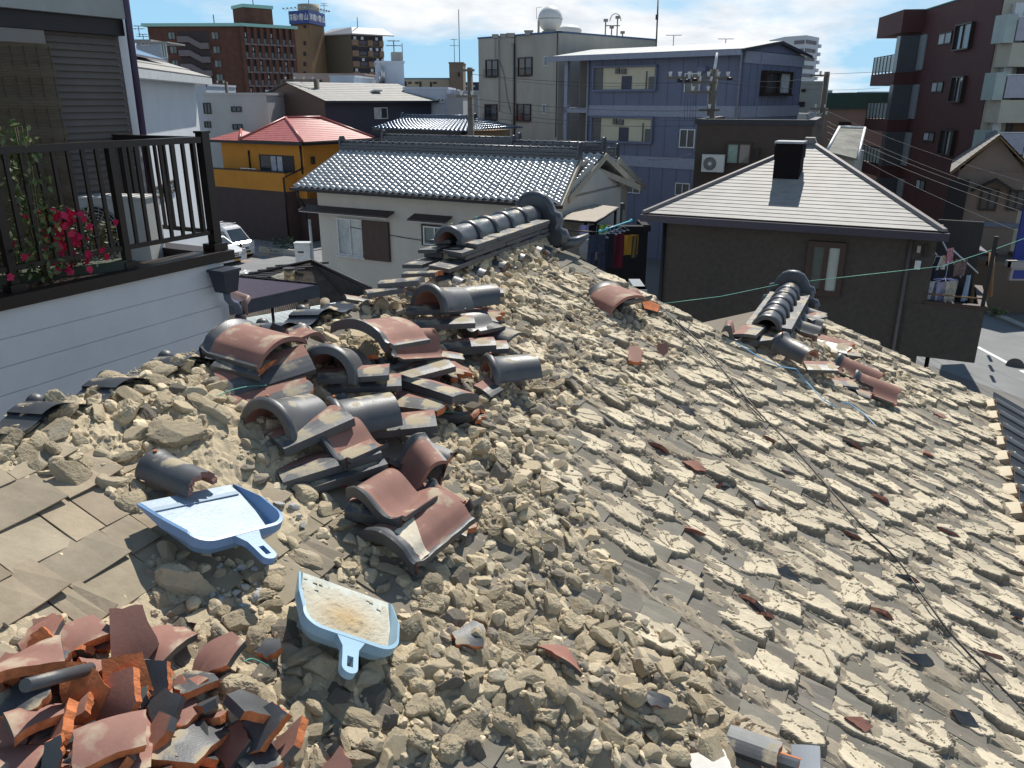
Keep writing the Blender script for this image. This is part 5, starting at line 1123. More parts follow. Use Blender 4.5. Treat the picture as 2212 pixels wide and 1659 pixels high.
# right wing with balconies
wc=AD(756,80,232); wl=AD(697,72,238); wr=along((wc.x,wc.y,wc.z),52,827); ztw=AD(730,74,234).z
WL_=Wall(wl,wc); WR_=Wall(wc,wr); bkq=WR_.pt(WR_.len,0,-16); blq=WL_.pt(0,0,-18)
wallblock(st,[(wl.x,wl.y),(wc.x,wc.y),(wr.x,wr.y),(bkq.x,bkq.y),(blq.x,blq.y)],0,ztw,mat('olive_wall',(.15,.125,.09),.9),'wing_wall')
mb=MB(); q0=WL_.pt(-1,ztw,1);q1=WR_.pt(0,ztw,1.5);q2=WR_.pt(WR_.len+3,ztw,1.5); q3=WR_.pt(WR_.len+1,ztw+1.9,-1.2); q4=WR_.pt(1.4,ztw+1.9,-1.4); q5=WL_.pt(1,ztw+1.9,-3)
mb.add([q0,q1,q4,q5],[(0,1,2,3)]); mb.add([q1,q2,q3,q4],[(0,1,2,3)]); mb.add([q0,q1,q2,q2-Vector((0,0,.3)),q1-Vector((0,0,.3)),q0-Vector((0,0,.3))],[(0,1,4,5),(1,2,3,4)]); mb.build('roof',[mat('grey_roof',(.38,.38,.40),.6)],st)
for k in range(7):
    z1_=ztw-.5-fh*k*1.0
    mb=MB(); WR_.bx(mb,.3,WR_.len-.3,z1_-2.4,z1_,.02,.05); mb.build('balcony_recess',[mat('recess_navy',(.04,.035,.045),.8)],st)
    for f0,f1,kind in ((.0,.22,0),(.22,.48,1),(.47,.66,0),(.66,.84,1),(.82,.99,0)):
        mb=MB(); a0,a1=WR_.len*f0+.2,WR_.len*f1-.2
        if kind==0: WR_.bx(mb,a0,a1,z1_-2.6,z1_-1.1,.05,.9)
        else: WR_.bx(mb,a0,a1,z1_-2.3,z1_-1.3,.05,.5,1)
        if rng.random()<.6: WR_.bx(mb,a0+.8,a0+1.6,z1_-1.0,z1_-.2,.06,.3,2)
        mb.build('balcony_front',[M_brd,mat('rail_grey',(.09,.085,.10),.7),M_alu],st)
for k in (2,3): 
    mb=MB(); z1_=ztw-.5-fh*k; WR_.bx(mb,WR_.len,WR_.len+2.2,z1_-2.6,z1_-1.1,-3,.9); mb.build('end_balcony',[M_brd],st)
for u,v0,v1,dp,lab,k in ((668,20,0,232,'tall rod above the blue rooftop sign',0),(701,25,8,232,'comb aerial right of the blue rooftop sign',1),(774,80,38,235,'tall rod on the roof of the brown block',0)):
    a=AD(u,v0,dp);b=AD(u,v1,dp); aerial(lab,a,b.z-a.z,k,4 if k==0 else 2.5)
# ---- simple blocks in the middle distance: (name,label,colour,depth,u0,u1,vtop,azimuths,z override, windows) ----
def block(label,col,dep,u0,u1,v,azl=None,ud=None,cat='building',name='low_building',base=0,roofm=None,wins=(),dz=8,slope=0,mm=None):
    A=AD(u0,v,dep); B=AD(u1,v+slope,dep if azl is None else dep); 
    if azl is not None: B=along((A.x,A.y,A.z),azl,u1)
    W=Wall(A,B); t=thing(name,label,cat,((A.x+B.x)/2,(A.y+B.y)/2+1,base)); m=mm or mat('wall_%02d%02d%02d_%d'%(col[0]*99,col[1]*99,col[2]*99,dep%7),col,.88,var=.08,vs=.7,spec=.3,stretch=(1,1,.4))
    p3,p4=W.pt(W.len,0,-dz),W.pt(0,0,-dz); zt=A.z
    mb=MB(); mb.prism([(A.x,A.y),(B.x,B.y),(p3.x,p3.y),(p4.x,p4.y)],base,zt,0); mb.build('wall',[m],t)
    mb=MB(); W.bx(mb,-.08,W.len+.08,zt,zt+.18,-.25,.06); W.bx(mb,-.08,.17,zt,zt+.18,-dz,.05); W.bx(mb,W.len-.17,W.len+.08,zt,zt+.18,-dz,.05); mb.build('parapet',[roofm or m],t)
    for (a,b,c_,d,fm,gm) in wins: window(t,W,W.rc(a,b,c_,d),fm,gm,proud=.06*dep/40,fw=.05*dep/40)
    return t,W,zt
MG=M_glass; AL=M_alu
block('low pink building below the brown tower with small vents along its roof',(.36,.27,.235),95,634,785,162,azl=92,wins=[(691,172,695,183,M_bronze,MG)],name='pink_building',dz=12)
t,W,zt=block('pale grey box-shaped building with a rounded corner in front of the pink one',(.46,.50,.55),80,713,764,167,azl=95,name='grey_box_building'); mb=MB(); a=AD(764,170,80);b=AD(771,170,84); mb.prism([(a.x,a.y),(b.x,b.y),(b.x-1,b.y+5),(a.x,a.y+5)],0,zt); mb.build('side_wall',[MATS['bluewhite_wall']],t)
block('dark blue narrow building left of the brown gabled house',(.11,.14,.21),68,657,696,196,name='narrow_building',wins=[(672,205,688,225,AL,M_glassl)])
block('long low white building behind the grey-roofed house',(.50,.55,.62),76,760,838,190,name='white_building')
t,W,zt=block('tall plain white building with a silver flue on its side',(.53,.57,.65),70,812,872,136,azl=80,name='white_tower_building',wins=[(840,184,846,196,M_bronze,MG),(862,185,869,197,M_bronze,MG)],dz=6)
mb=MB(); 
for u,v0,v1 in ((825,135,182),(820,155,182),(829,142,180)): mb.tube([W.pt(W.hit(u,160)[0],AD(u,v1,70).z,.3),W.pt(W.hit(u,160)[0],AD(u,v0,70).z,.3)],.09,6)
mb.build('flue',[mat('bright_metal',(.6,.6,.6),.25,.8)],t)
mb=MB(); W.bx(mb,W.hit(847,130)[0],W.hit(871,130)[0],zt,zt+.95,-3,-.8); mb.build('roof_hut',[M_conc],t)
a=AD(852,128,72); aerial('branched aerial on the plain white building',a,AD(852,88,72).z-a.z,1,1.6); a=AD(870,130,72); aerial('thin rod at the right end of the plain white building',a,AD(870,94,72).z-a.z,0,1.2)
block('wide white building with one window right of the plain white tower',(.50,.55,.63),66,872,966,193,name='white_building',wins=[(943,212,962,222,AL,M_glassl)],slope=4)
block('cream two-storey terrace with a teal roof edge far off in the middle',(.40,.36,.28),120,872,970,171,name='cream_terrace',roofm=mat('teal_edge',(.06,.20,.24),.6),wins=[(874,176,878,186,M_bronze,MG),(882,177,889,181,M_bronze,MG),(897,177,904,181,M_bronze,MG),(906,176,910,188,M_bronze,MG),(929,177,933,188,M_bronze,MG),(936,177,943,181,M_bronze,MG)])
t,W,zt=block('brown stair tower with an outside staircase left of the grey concrete building',(.17,.13,.10),115,970,1000,137,name='brown_stair_tower',wins=[(990,156,993,166,M_dark,M_dark)],dz=7)
a=AD(982,136,115); aerial('small aerial on the brown stair tower',a,3.2,1,1.5); a=AD(993,136,115); aerial('thin rod on the brown stair tower',a,7,0,2)
block('dark long building behind the wooden pole',(.05,.06,.09),125,1000,1034,180,name='dark_building',wins=[(1003,184,1012,188,AL,M_glassl),(1016,184,1026,188,AL,M_glassl)])
for i,(u0,u1,v,dp,cl) in enumerate(((966,1000,208,62,(.3,.32,.36)),(1000,1034,200,70,(.36,.38,.40)),(945,985,196,90,(.28,.30,.33)),(575,640,198,90,(.5,.55,.62)),(415,444,186,70,(.45,.48,.53)))): block(['grey house with small pitched roof left of the pole','pale shed roof right of the pole','small grey roof under the brown stair tower','white low house behind the green tree','white bay at the corner of the solar roof house'][i],cl,dp,u0,u1,v,name='small_house')
block('grey two-storey building with dark windows behind the utility pole on the left',(.40,.42,.42),58,440,575,206,azl=96,name='grey_building',wins=[(500,230,522,242,M_bronze,MG),(503,268,524,280,M_bronze,MG),(440,222,456,246,M_bronze,MG),(442,262,456,276,M_bronze,MG)],slope=0)
block('low white shed with a green metal roof edge beside the round tree',(.42,.46,.50),72,590,660,222,name='low_shed',roofm=M_grn)
# distant skyline strip of town roofs
for i in range(34):
    u=260+i*58+rng.uniform(-14,14); dp=rng.uniform(260,520); vv=rng.uniform(196,209); 
    if 1030<u<1700: continue
    block('far-off %s roof-top low on the skyline'%rng.choice(['grey','white','brown']),(rng.uniform(.25,.45),)*2+(rng.uniform(.28,.5),),int(dp),u,u+rng.uniform(18,46),vv,name='distant_building',dz=14)['_'] if False else block('far-off town building low on the skyline',(rng.choice([.25,.32,.4]),rng.choice([.27,.33,.4]),rng.choice([.3,.36,.44])),int(dp),u,u+rng.uniform(18,46),vv,name='distant_building',dz=14)[0].__setitem__('group','distant town buildings')
# ---- grey-roofed dark house ----
dh=thing('grey_roof_house','dark blue-grey house with a long pale grey gable roof and one skylight','house',AD(800,250,62)-Vector((0,0,5)))
z_=7.6; e0=G(922-12,221,7.55); zz=AD(703,217,62)
A=AD(701,218,58); B=AD(931,223,66); 
Wd=Wall(A,B); ze=A.z; A.z=B.z=ze; gp=AD(690,205,64)
top=AD(696,198,64); dz=4.2; bk0=Wd.pt(0,0,-dz*2); bk1=Wd.pt(Wd.len,0,-dz*2)
wallblock(dh,[(A.x,A.y),(B.x,B.y),(bk1.x,bk1.y),(bk0.x,bk0.y)],0,ze,mat('indigo_wall',(.045,.05,.075),.8),'wall')
gz=ze+1.35; r0=Wd.pt(-.3,gz,-dz); r1=Wd.pt(Wd.len+.3,gz,-dz)
mb=MB(); courses(mb,Wd.pt(-.3,ze,.5),Wd.pt(Wd.len+.3,ze,.5),r0,r1,10,.02); mb.add([Wd.pt(-.3,ze,-dz*2-.5),Wd.pt(Wd.len+.3,ze,-dz*2-.5),r1,r0],[(0,1,2,3)]); mb.build('roof',[M_slate],dh)
mb=MB(); Wd.bx(mb,-.35,Wd.len+.35,ze-.14,ze-.005,.40,.55); mb.build('gutter',[MATS['blueblack_plastic']],dh)
mb=MB(); mb.add([Wd.pt(0,ze,0),Wd.pt(0,ze,-dz*2),Wd.pt(0,gz-.1,-dz)],[(0,1,2)]); mb.build('gable',[mat('brown_gable',(.14,.10,.08),.85)],dh)
Wg1=Wall(Wd.pt(0,0,0),Wd.pt(0,0,-dz*2)); mb=MB(); Wg1.bx(mb,0,Wg1.len,0,ze,0,.03); mb.build('side_wall',[MATS['brown_gable']],dh)
window(dh,Wd,Wd.rc(808,232,837,257),AL,[M_curt,MG],fw=.07); 
mb=MB(); p=Wd.pt(Wd.len*.58,ze+.65,-1.7); mb.box(p,(.9,.9,.12),Wd.M@Matrix.Rotation(R(18),3,'X')); mb.build('skylight',[M_alu],dh)
# ---- blue tiled roof house ----
bh=thing('blue_tile_house','small tan house with a dark blue-grey tiled roof in front of the grey-roofed house','house',AD(900,290,50)-Vector((0,0,5)))
A=AD(822,277,48); B=AD(1000,281,45); Wd=Wall(A,B); ze=A.z; M_tblu=mat('blue_roof_tile',(.07,.10,.145),.25,.5,var=.2,vs=3,spec=.8)
p3,p4=Wd.pt(Wd.len,0,-5),Wd.pt(0,0,-5); wallblock(bh,[(A.x,A.y),(B.x,B.y),(p3.x,p3.y),(p4.x,p4.y)],0,ze-.1,mat('tan_wall',(.28,.20,.12),.9))
rz=AD(818,254,51).z; T0=Wd.pt(-.2,rz,-2.4);T1=Wd.pt(Wd.len-.8,rz,-2.4)
tilemesh(bh,'roof',[M_tblu],[(Wd.pt(-.3,ze,.45),Wd.pt(Wd.len+.9,ze-.05,.45),T0,T1),(Wd.pt(Wd.len+.9,ze,.45),Wd.pt(Wd.len+.9,ze,-5),T1,T1+Vector((.1,.1,0)))],tw=.30,th=.28)
ridgebar(bh,T0,T1,M_tblu,.15,.12); mb=MB(); Wd.bx(mb,-.3,Wd.len+.2,ze-.25,ze-.05,-.1,.5); mb.build('eaves_board',[M_dark],bh)
# ---- orange house with red roof ----
oh=thing('orange_house','orange and dark brown house with a red hipped roof','house',(-15,56,0))
C_=G(653,307,6.55); z_=6.55; Lf=along((C_.x,C_.y,z_),302,521); Lf2=along((C_.x,C_.y,z_),302,453); Rf=along((C_.x,C_.y,z_),40,829)
WF=Wall(Lf2,C_); WRt=Wall(C_,Rf); ins=.5
M_org=mat('orange_stucco',(.48,.215,.04),.9,var=.07,vs=1.5,spec=.2); M_bdk=mat('dark_brown_wall',(.055,.034,.032),.8,var=.15,vs=2); M_rroof=mat('red_shingle',(.40,.11,.10),.5,var=.18,vs=3,spec=.6)
def cpt(a,o,z): return WF.pt(a,z,o)
FL=WF.len; RL=WRt.len; mid=(Lf-Lf2).length
poly=[cpt(ins,-ins,0),cpt(FL-ins,-ins,0),cpt(FL-ins,-RL+ins,0),cpt(ins,-RL+ins,0)]
wallblock(oh,[(p.x,p.y) for p in poly],2.9,z_-.1,M_org,'upper_wall')
# lower storey + balcony parapet project forward on the left
fo=.55; mb=MB(); pr_=WF.hit(624,376)[0]; poly=[cpt(.1,fo,0),cpt(pr_+.2,fo,0),cpt(pr_+.2,-ins,0),cpt(FL-ins,-ins-.02,0),cpt(FL-ins,-RL,0),cpt(.1,-RL,0)]
zb0=WF.hit(560,405)[1]; WFo=Wall(WF.pt(0,0,fo),WF.pt(FL,0,fo)); zp1=WFo.hit(560,371)[1]; zp0=WFo.hit(560,410)[1]
mb.prism([(p.x,p.y) for p in poly],0,zp0); mb.build('lower_wall',[M_bdk],oh)
mb=MB(); WFo.bx(mb,.1,pr_+.2,zp0,zp1,-.15,0); WFo.bx(mb,pr_+.05,pr_+.2,zp0,zp1,-1.2,-.15); mb.build('balcony_parapet',[M_org],oh)
mb=MB(); WFo.bx(mb,.05,pr_+.25,zp1,zp1+.08,-.2,.04); mb.build('parapet_cap',[M_dark],oh)
rh=solve_uv(cpt(FL,0,0),302,0,0) if False else None
rz=z_+1.75; ia=min(RL,FL)*.5; R1=cpt(FL-ia*.80,-ia*.9,rz); R0=cpt(FL-ia*.80-1.2,-ia*.9,rz)
# match seen ridge ends
def ridgept(u,v,off): 
    W_=Wall(WF.pt(0,0,-off),WF.pt(FL,0,-off)); a,z=W_.hit(u,v); return W_.pt(a,z)
R0=ridgept(617,255,3.0); R1=ridgept(692,254,5.0); R1.z=R0.z
F0=cpt(mid*.95,0.0,z_); F1=cpt(FL,0,z_); B1=cpt(FL,-RL,z_); B0=cpt(mid*.95,-RL,z_)
mb=MB(); courses(mb,F0,F1,R0,R0.lerp(R1,.01),13,.018); courses(mb,F1,B1,R0,R1,13,.018); mb.add([B1,B0,R1,R0],[(0,1,2,3)]); mb.add([F0,B0,R0],[(0,1,2)]); 
s0=cpt(0,.15,z_-.05); s1=cpt(mid,.15,z_-.05); s2=cpt(mid,-3,z_-.05); sa=ridgept(521,281,1.4); courses(mb,s0,s1,sa,sa+Vector((.1,0,0)),6,.015); mb.add([s1,s2,sa],[(0,1,2)]); mb.build('roof',[M_rroof],oh)
mb=MB(); 
for a,b in ((F1,R0),(B1,R1),(R0,R1),(s1,sa),(F0,R0)): mb.tube([a+Vector((0,0,.04)),b+Vector((0,0,.04))],.09,6)
mb.build('hip_cap',[mat('red_trim',(.36,.09,.08),.4)],oh)
mb=MB(); WF.bx(mb,-.05,FL+.06,z_-.22,z_-.03,-.1,.12); WRt.bx(mb,-.06,RL,z_-.22,z_-.03,-.1,.12); mb.build('gutter',[M_dark],oh)
Wi=Wall(WF.pt(0,0,-ins),WF.pt(FL,0,-ins)); Wj=Wall(WRt.pt(0,0,-ins),WRt.pt(RL,0,-ins))
window(oh,Wi,Wi.rc(562,335,636,372),M_dark,[MG,mat('net_curtain',(.35,.37,.42),.5,var=.4,vs=4),M_dark],fw=.08); window(oh,Wj,Wj.rc(672,338,680,355),M_bronze,MG)
for u,v0,v1,W_ in ((652,308,376,Wi),(540,325,365,Wi)): 
    a=W_.hit(u,(v0+v1)/2)[0]; pipe(oh,[W_.pt(a,W_.hit(u,v0)[1],.06),W_.pt(a,W_.hit(u,v1)[1],.06)],.06,M_dark)
a=WFo.hit(630,450)[0]; pipe(oh,[WFo.pt(pr_+.15,.1,.1),WFo.pt(pr_+.15,zp0+.9,.1),WF.pt(FL-ins,zp0+1.5,-ins+.1)],.06,M_dark)
mb=MB(); WFo.bx(mb,WFo.hit(520,368)[0],WFo.hit(552,368)[0],zp1+.14,zp1+.18,-.1,0); WFo.bx(mb,WFo.hit(520,368)[0],WFo.hit(521,368)[0],zp1+.05,zp1+.18,-.1,0); mb.build('drying_rail',[M_alu],oh)
# ---- white house with glazed tile roof ----
vh=thing('white_tile_house','long white house with a glittering silver-grey wavy tile roof','house',(-3,29,0))
E0=G(635,403,6.2); E1=G(1212,441,6.2); WE=Wall(E0,E1); EL=WE.len; 
z_=6.2; ov=.55; HW=3.3
q=[WE.pt(.55,0,-ov),WE.pt(EL-.5,0,-ov),WE.pt(EL-.5,0,-ov-2*HW+1.1),WE.pt(.55,0,-ov-2*HW+1.1)]
wallblock(vh,[(p.x,p.y) for p in q],0,z_+.05,M_white)
RZ=z_+HW*.45
hs=Wall(WE.pt(0,0,-HW),WE.pt(EL,0,-HW)); r0a,r0z=hs.hit(740,322); r1a,_=hs.hit(1252,345); RZ=r0z-.05
T0=hs.pt(r0a,RZ);T1=hs.pt(min(r1a,EL+.1),RZ)
tilemesh(vh,'roof',[M_tglz],[(WE.pt(0,z_,0),WE.pt(EL,z_,0),T0,T1)],tw=.265,th=.235)
mb=MB(); bk_=[WE.pt(0,z_,-2*HW),WE.pt(EL,z_,-2*HW)]; mb.add([bk_[0],bk_[1],T1,T0],[(0,1,2,3)]); mb.add([WE.pt(0,z_,0),WE.pt(0,z_,-2*HW),T0],[(0,1,2)]); mb.slab([WE.pt(0,z_-.02,0),WE.pt(EL,z_-.02,0),T1-Vector((0,0,.03)),T0-Vector((0,0,.03))],.05); mb.build('roof_back',[M_tglz],vh)
ridgebar(vh,T0,T1,M_glazec,.30,.15)
mb=MB(); mb.add([WE.pt(EL-.5,z_-.03,-ov),WE.pt(EL-.5,z_-.03,-2*HW+ov),hs.pt(EL-.5,RZ-.12)],[(0,1,2)]); mb.build('gable_wall',[M_white],vh)
for (pa,pb,off) in ((WE.pt(EL-.02,z_,0),T1,0),(WE.pt(EL-.02,z_,-2*HW),T1,0)):
    mb=MB(); v0=Vector((0,0,-.22)); t_=WE.t*.05; mb.hexa([pa+v0*.1,pa+v0,pa+v0+t_,pa+v0*.1+t_],[pb+v0*.1,pb+v0,pb+v0+t_,pb+v0*.1+t_]); mb.build('barge_board',[mat('pale_board',(.42,.38,.30),.8)],vh)
mb=MB(); WE.bx(mb,-.1,EL+.05,z_-.13,z_-.03,-.02,.13); mb.build('gutter',[M_dark],vh)
WW=Wall(WE.pt(0,0,-ov),WE.pt(EL,0,-ov))
window(vh,WW,WW.rc(732,472,788,552),AL,[M_curt,mat('pale_shoji',(.5,.53,.52),.5)],proud=.09,fw=.06,sill=True)
mb=MB(); WW.bx(mb,*WW.rc(787,478,843,562),.0,.11); mb.build('shutter_box',[mat('rust_brown',(.07,.042,.035),.7,var=.3,vs=8,stretch=(1,1,4))],vh)
window(vh,WW,WW.rc(912,486,968,532),M_dark,M_dark,proud=.05,fw=.04); window(vh,WW,WW.rc(917,489,966,530),AL,[M_glassl,MG],proud=.09,fw=.05)
for (u0,v0,u1,v1) in ((663,449,852,461),(896,465,977,476)):
    r_=WW.rc(u0,v0,u1,v1); mb=MB(); a0,a1,z0,z1=r_; zc=(z0+z1)/2; q=[WW.pt(a0,zc+.10,0),WW.pt(a1,zc+.10,0),WW.pt(a1,zc-.04,.45),WW.pt(a0,zc-.04,.45)]; mb.hexa([p-Vector((0,0,.05)) for p in q],q); mb.build('window_hood',[mat('hood_brown',(.06,.045,.045),.7)],vh)
    mb=MB(); WW.bx(mb,a0+.02,a1-.02,zc-.11,zc-.055,.36,.44); mb.build('hood_edge',[M_alu],vh)
pipe(vh,[WW.pt(.18,0.2,.1),WW.pt(.18,5.0,.1)],.05,M_alu); pipe(vh,[WE.pt(.2,z_-.1,.05),WE.pt(.2,z_-.35,.05),WW.pt(.02,z_-.75,.1),WW.pt(.02,4.95,.1)],.045,M_dark)
mb=MB(); mb.tube([WW.pt(a,4.86-.25*math.sin(max(0,(a-2))/8*math.pi),.04) for a in np.linspace(2,9,12)],.014,5); mb.build('wall_cable',[M_dark],vh)
# houses behind it
def rearhouse(label,p0,p1,dep,zr,gable,hw=3.0,fz=1.35):
    A=G(p0[0],p0[1],zr); B=along((A.x,A.y,zr),118,p1[0]); W=Wall(A,B); t=thing('tile_roof_house',label,'house',(A.x,A.y,0)); ez=zr-fz; Lq=W.len
    tilemesh(t,'roof',[M_tglz],[(W.pt(-.3,ez,hw),W.pt(Lq+.3,ez,hw),W.pt(-.3,zr-.2,0),W.pt(Lq+.3,zr-.2,0))])
    mb=MB(); mb.add([W.pt(-.3,ez,-hw),W.pt(Lq+.3,ez,-hw),W.pt(Lq+.3,zr-.2,0),W.pt(-.3,zr-.2,0)],[(0,1,2,3)]); mb.slab([W.pt(-.3,ez-.02,hw),W.pt(Lq+.3,ez-.02,hw),W.pt(Lq+.3,zr-.23,0),W.pt(-.3,zr-.23,0)],.05); mb.build('roof_back',[M_tglz],t)
    q=[W.pt(0,0,hw-.5),W.pt(Lq-.3,0,hw-.5),W.pt(Lq-.3,0,-hw+.5),W.pt(0,0,-hw+.5)]; wallblock(t,[(p.x,p.y) for p in q],0,ez,M_white)
    mb=MB(); mb.add([W.pt(Lq-.3,ez-.05,hw-.5),W.pt(Lq-.3,ez-.05,-hw+.5),W.pt(Lq-.3,zr-.35,0)],[(0,1,2)]); mb.build('gable_wall',[M_white],t)
    for s in (1,-1):
        mb=MB(); pa,pb=W.pt(Lq+.28,ez,hw*s),W.pt(Lq+.28,zr-.2,0); v0=Vector((0,0,-.22)); t_=W.t*.05; mb.hexa([pa,pa+v0,pa+v0+t_,pa+t_],[pb,pb+v0,pb+v0+t_,pb+t_]); mb.build('barge_board',[MATS['pale_board']],t)
    ridgebar(t,W.pt(-.2,zr-.2,0),W.pt(Lq+.2,zr-.2,0),M_glazec,.28,.14); return W
rearhouse('white house right behind the glittering roof, only its ridge and top tiles showing',(838,297),(1112,303),36,7.55,0)
rearhouse('second gabled tile-roof house to the right behind the glittering roof',(1130,322),(1322,338),36,7.25,1,hw=3.2,fz=1.5)
rearhouse('farthest tile ridge in the row behind the glittering roof',(1120,312),(1292,320),42,7.6,0)
# ---- grey concrete building with round tank ----
kb=thing('concrete_building','four-storey grey concrete building with a white round tank on its roof','building',(0,62,0))
C_=AD(1208,69,52); ztk=C_.z; C0=Vector((C_.x,C_.y,ztk)); Lk=along(C0,-44,1033); Rk=along(C0,46,1418); WK=Wall(Lk,C0); WKr=Wall(C0,Rk)
bkp=WK.pt(0,0,-WKr.len); wallblock(kb,[(Lk.x,Lk.y),(C0.x,C0.y),(Rk.x,Rk.y),(bkp.x,bkp.y)],0,ztk-.05,M_conc)
mb=MB(); WK.bx(mb,-.04,WK.len+.04,ztk-.05,ztk+.06,-.3,.04); WKr.bx(mb,-.04,WKr.len,ztk-.05,ztk+.06,-.3,.04); mb.build('roof_edge',[mat('blue_edge',(.04,.10,.20),.6)],kb)
def zk(u,v): return 972.1+u*.25, v*.25
for (x0,y0,x1,y1) in ((312,515,420,665),(592,495,714,655),(305,900,412,1042),(580,898,702,1048)):
    a=zk(x0,y0);b=zk(x1,y1); window(kb,WK,WK.rc(a[0],a[1],b[0],b[1]),M_bronze,[M_glass,mat('dim_glass',(.10,.12,.14),.15)],proud=.1,fw=.07,grille=True)
for (x0,y0,x1,y1) in ((815,485,853,572),(800,900,836,982)):
    a=zk(x0,y0);b=zk(x1,y1); window(kb,WK,WK.rc(a[0],a[1],b[0],b[1]),M_alu,M_glassl,mull=0,proud=.06)
for x0,y0,y1,m,r_ in ((550,375,1190,M_conc,.10),(568,310,1190,M_dark,.035),(432,330,960,mat('cable_grey',(.2,.2,.19),.8),.03),(400,330,500,MATS['cable_grey'],.02),(930,290,1185,M_dark,.03)):
    a,_=WK.hit(*zk(x0,700)); zt0=WK.hit(*zk(x0,y0))[1]; zb=WK.hit(*zk(x0,y1))[1]; pipe(kb,[WK.pt(a,zb,.10),WK.pt(a,zt0,.10)],r_,m,'wall_pipe')
mb=MB(); mb.tube([WK.pt(WK.hit(*zk(x,y))[0],WK.hit(*zk(x,y))[1],.06) for x,y in ((430,520),(470,640),(500,860),(540,1000))],.025,5); mb.build('wall_pipe',[MATS['cable_grey']],kb)
sp=thing('round_tank','white spherical tank with a seam round its middle on the concrete roof','water tank',AD(*zk(865,290),54)); c=AD(*zk(866,165),55); r_=105*.25/1728*55
mb=MB(); mb.ball(c,r_,32,20); mb.build('sphere',[mat('tank_white',(.62,.62,.60),.5,var=.05)],sp); mb=MB(); mb.tube([c+Vector((math.cos(a)*r_*1.012,math.sin(a)*r_*1.012,0)) for a in np.linspace(0,2*math.pi,41)],.03,5); mb.build('seam_ring',[M_conc],sp)
mb=MB(); mb.tube([c-Vector((0,0,r_+.5)),c-Vector((0,0,r_*.9))],[.8,.55],12); mb.build('tank_base',[M_conc],sp)
mb=MB(); p=AD(*zk(765,240),54); mb.box(p,(.14,.3,.9)); mb.tube([c+Vector((-.6,0,r_*.9)),c+Vector((-.95,0,r_*.85)),c+Vector((-r_-.1,0,0))],.02,4); mb.build('ladder',[mat('tan_post',(.4,.36,.25),.8)],sp)
c=AD(*zk(1030,265),57); mb=MB(); mb.ball(c,.75,20,10,sc=(1.2,.8,.5)); tag(mb.build('roof_dome',[MATS['tank_white']]),'low white domed tank beside the round tank on the concrete roof','water tank')
for x0,x1,y0,y1,i in ((368,412,302,326,0),(438,480,298,322,1),(492,555,292,318,2),(648,714,268,300,3)):
    a=AD(*zk(x0,y1),53+i*.2); b=AD(*zk(x1,y0),53+i*.2); mb=MB(); mb.box(((a.x+b.x)/2,a.y+.6,(a.z+b.z)/2),(b.x-a.x,.8,b.z-a.z)); mb.box(((a.x+b.x)/2,a.y+.6,b.z+.03),(b.x-a.x+.1,.9,.06)); mb.build('vent_box',[M_conc],kb)
mb=MB(); p=AD(*zk(1395,300),58)
for dx_,h in ((-.45,.95),(0,.5),(.4,1.15),(.8,.15)): mb.tube([p+Vector((dx_,0,-.3)),p+Vector((dx_,0,h))],.05,5); mb.box(p+Vector((dx_,0,h)),(.3,.25,.18))
mb.tube([p+Vector((-.5,0,.6)),p+Vector((.6,0,.6))],.04,5); mb.tube([p+Vector((.25+.4*math.cos(a),0,.9+.5*math.sin(a))) for a in np.linspace(0,3.14,9)],.03,5); tag(mb.build('roof_equipment',[mat('equip_grey',(.22,.22,.2),.6)]),'cluster of pipes and lamps on the right parapet of the concrete roof','roof equipment')
a=AD(1417,112,52); mb=MB(); mb.tube([a,AD(1422,-10,52)],.05,6); mb.box(AD(1419,37,52),(.16,.16,.3)); tag(mb.build('tall_mast',[M_dark]),'tall thin mast rising out of the picture from the blue building roof','mast')
# ---- blue building ----
ub=thing('blue_building','four-storey blue metal-clad building with open corridors and a white roof','building',(14,52,0))
C_=Vector((12.2,45.4,11.6)); Lb_=along(C_,310,1220); Rb_=along(C_,40,1737); WU=Wall(Lb_,C_); WG_=Wall(C_,Rb_)
M_blu=mat('blue_cladding',(.145,.165,.24),.7,var=.06,vs=1,spec=.3); M_blt=mat('pale_blue_band',(.25,.275,.35),.6)
def z3(x,y): return 972.1+x*.25,y*.25
def z4(x,y): return 1350.1+x*.2197,y*.2197
ze=11.6; dpU=WG_.len; bkp=WU.pt(0,0,-dpU)
s_st=WU.hit(*z3(1195,900))[0]
q=[WU.pt(s_st,0,0),WU.pt(WU.len,0,0),WU.pt(WU.len,0,-dpU),WU.pt(0,0,-dpU),WU.pt(0,0,-1.6),WU.pt(s_st,0,-1.6)]
wallblock(ub,[(p.x,p.y) for p in q],0,ze,M_blu)
mb=MB()
for k in range(int(WU.len/.9)): WU.bx(mb,s_st+.9*k,s_st+.9*k+.03,0,ze-.1,0,.02)
for k in range(int(WG_.len/.9)+1): WG_.bx(mb,.9*k,.9*k+.03,0,ze-.1,0,.02)
mb.build('cladding_seam',[mat('blue_seam',(.11,.125,.185),.7)],ub)
for v in (240,354): 
    z=WU.hit(1500,v)[1]; mb=MB(); WU.bx(mb,s_st,WU.len+.06,z-.32,z+.28,.02,.06); WG_.bx(mb,-.06,WG_.len,z-.32,z+.28,.02,.06); mb.build('floor_band',[M_blt],ub)
z=WG_.hit(1660,127)[1]; mb=MB(); WG_.bx(mb,0,WG_.len,ze-.65,ze-.05,.02,.06); mb.build('floor_band',[M_blt],ub)
hwU=dpU/2; rzU=WG_.hit(1688,92)[1]; ra=WG_.hit(1688,92)[0]
def gpt(a,z,o): return WG_.pt(a,z,o)
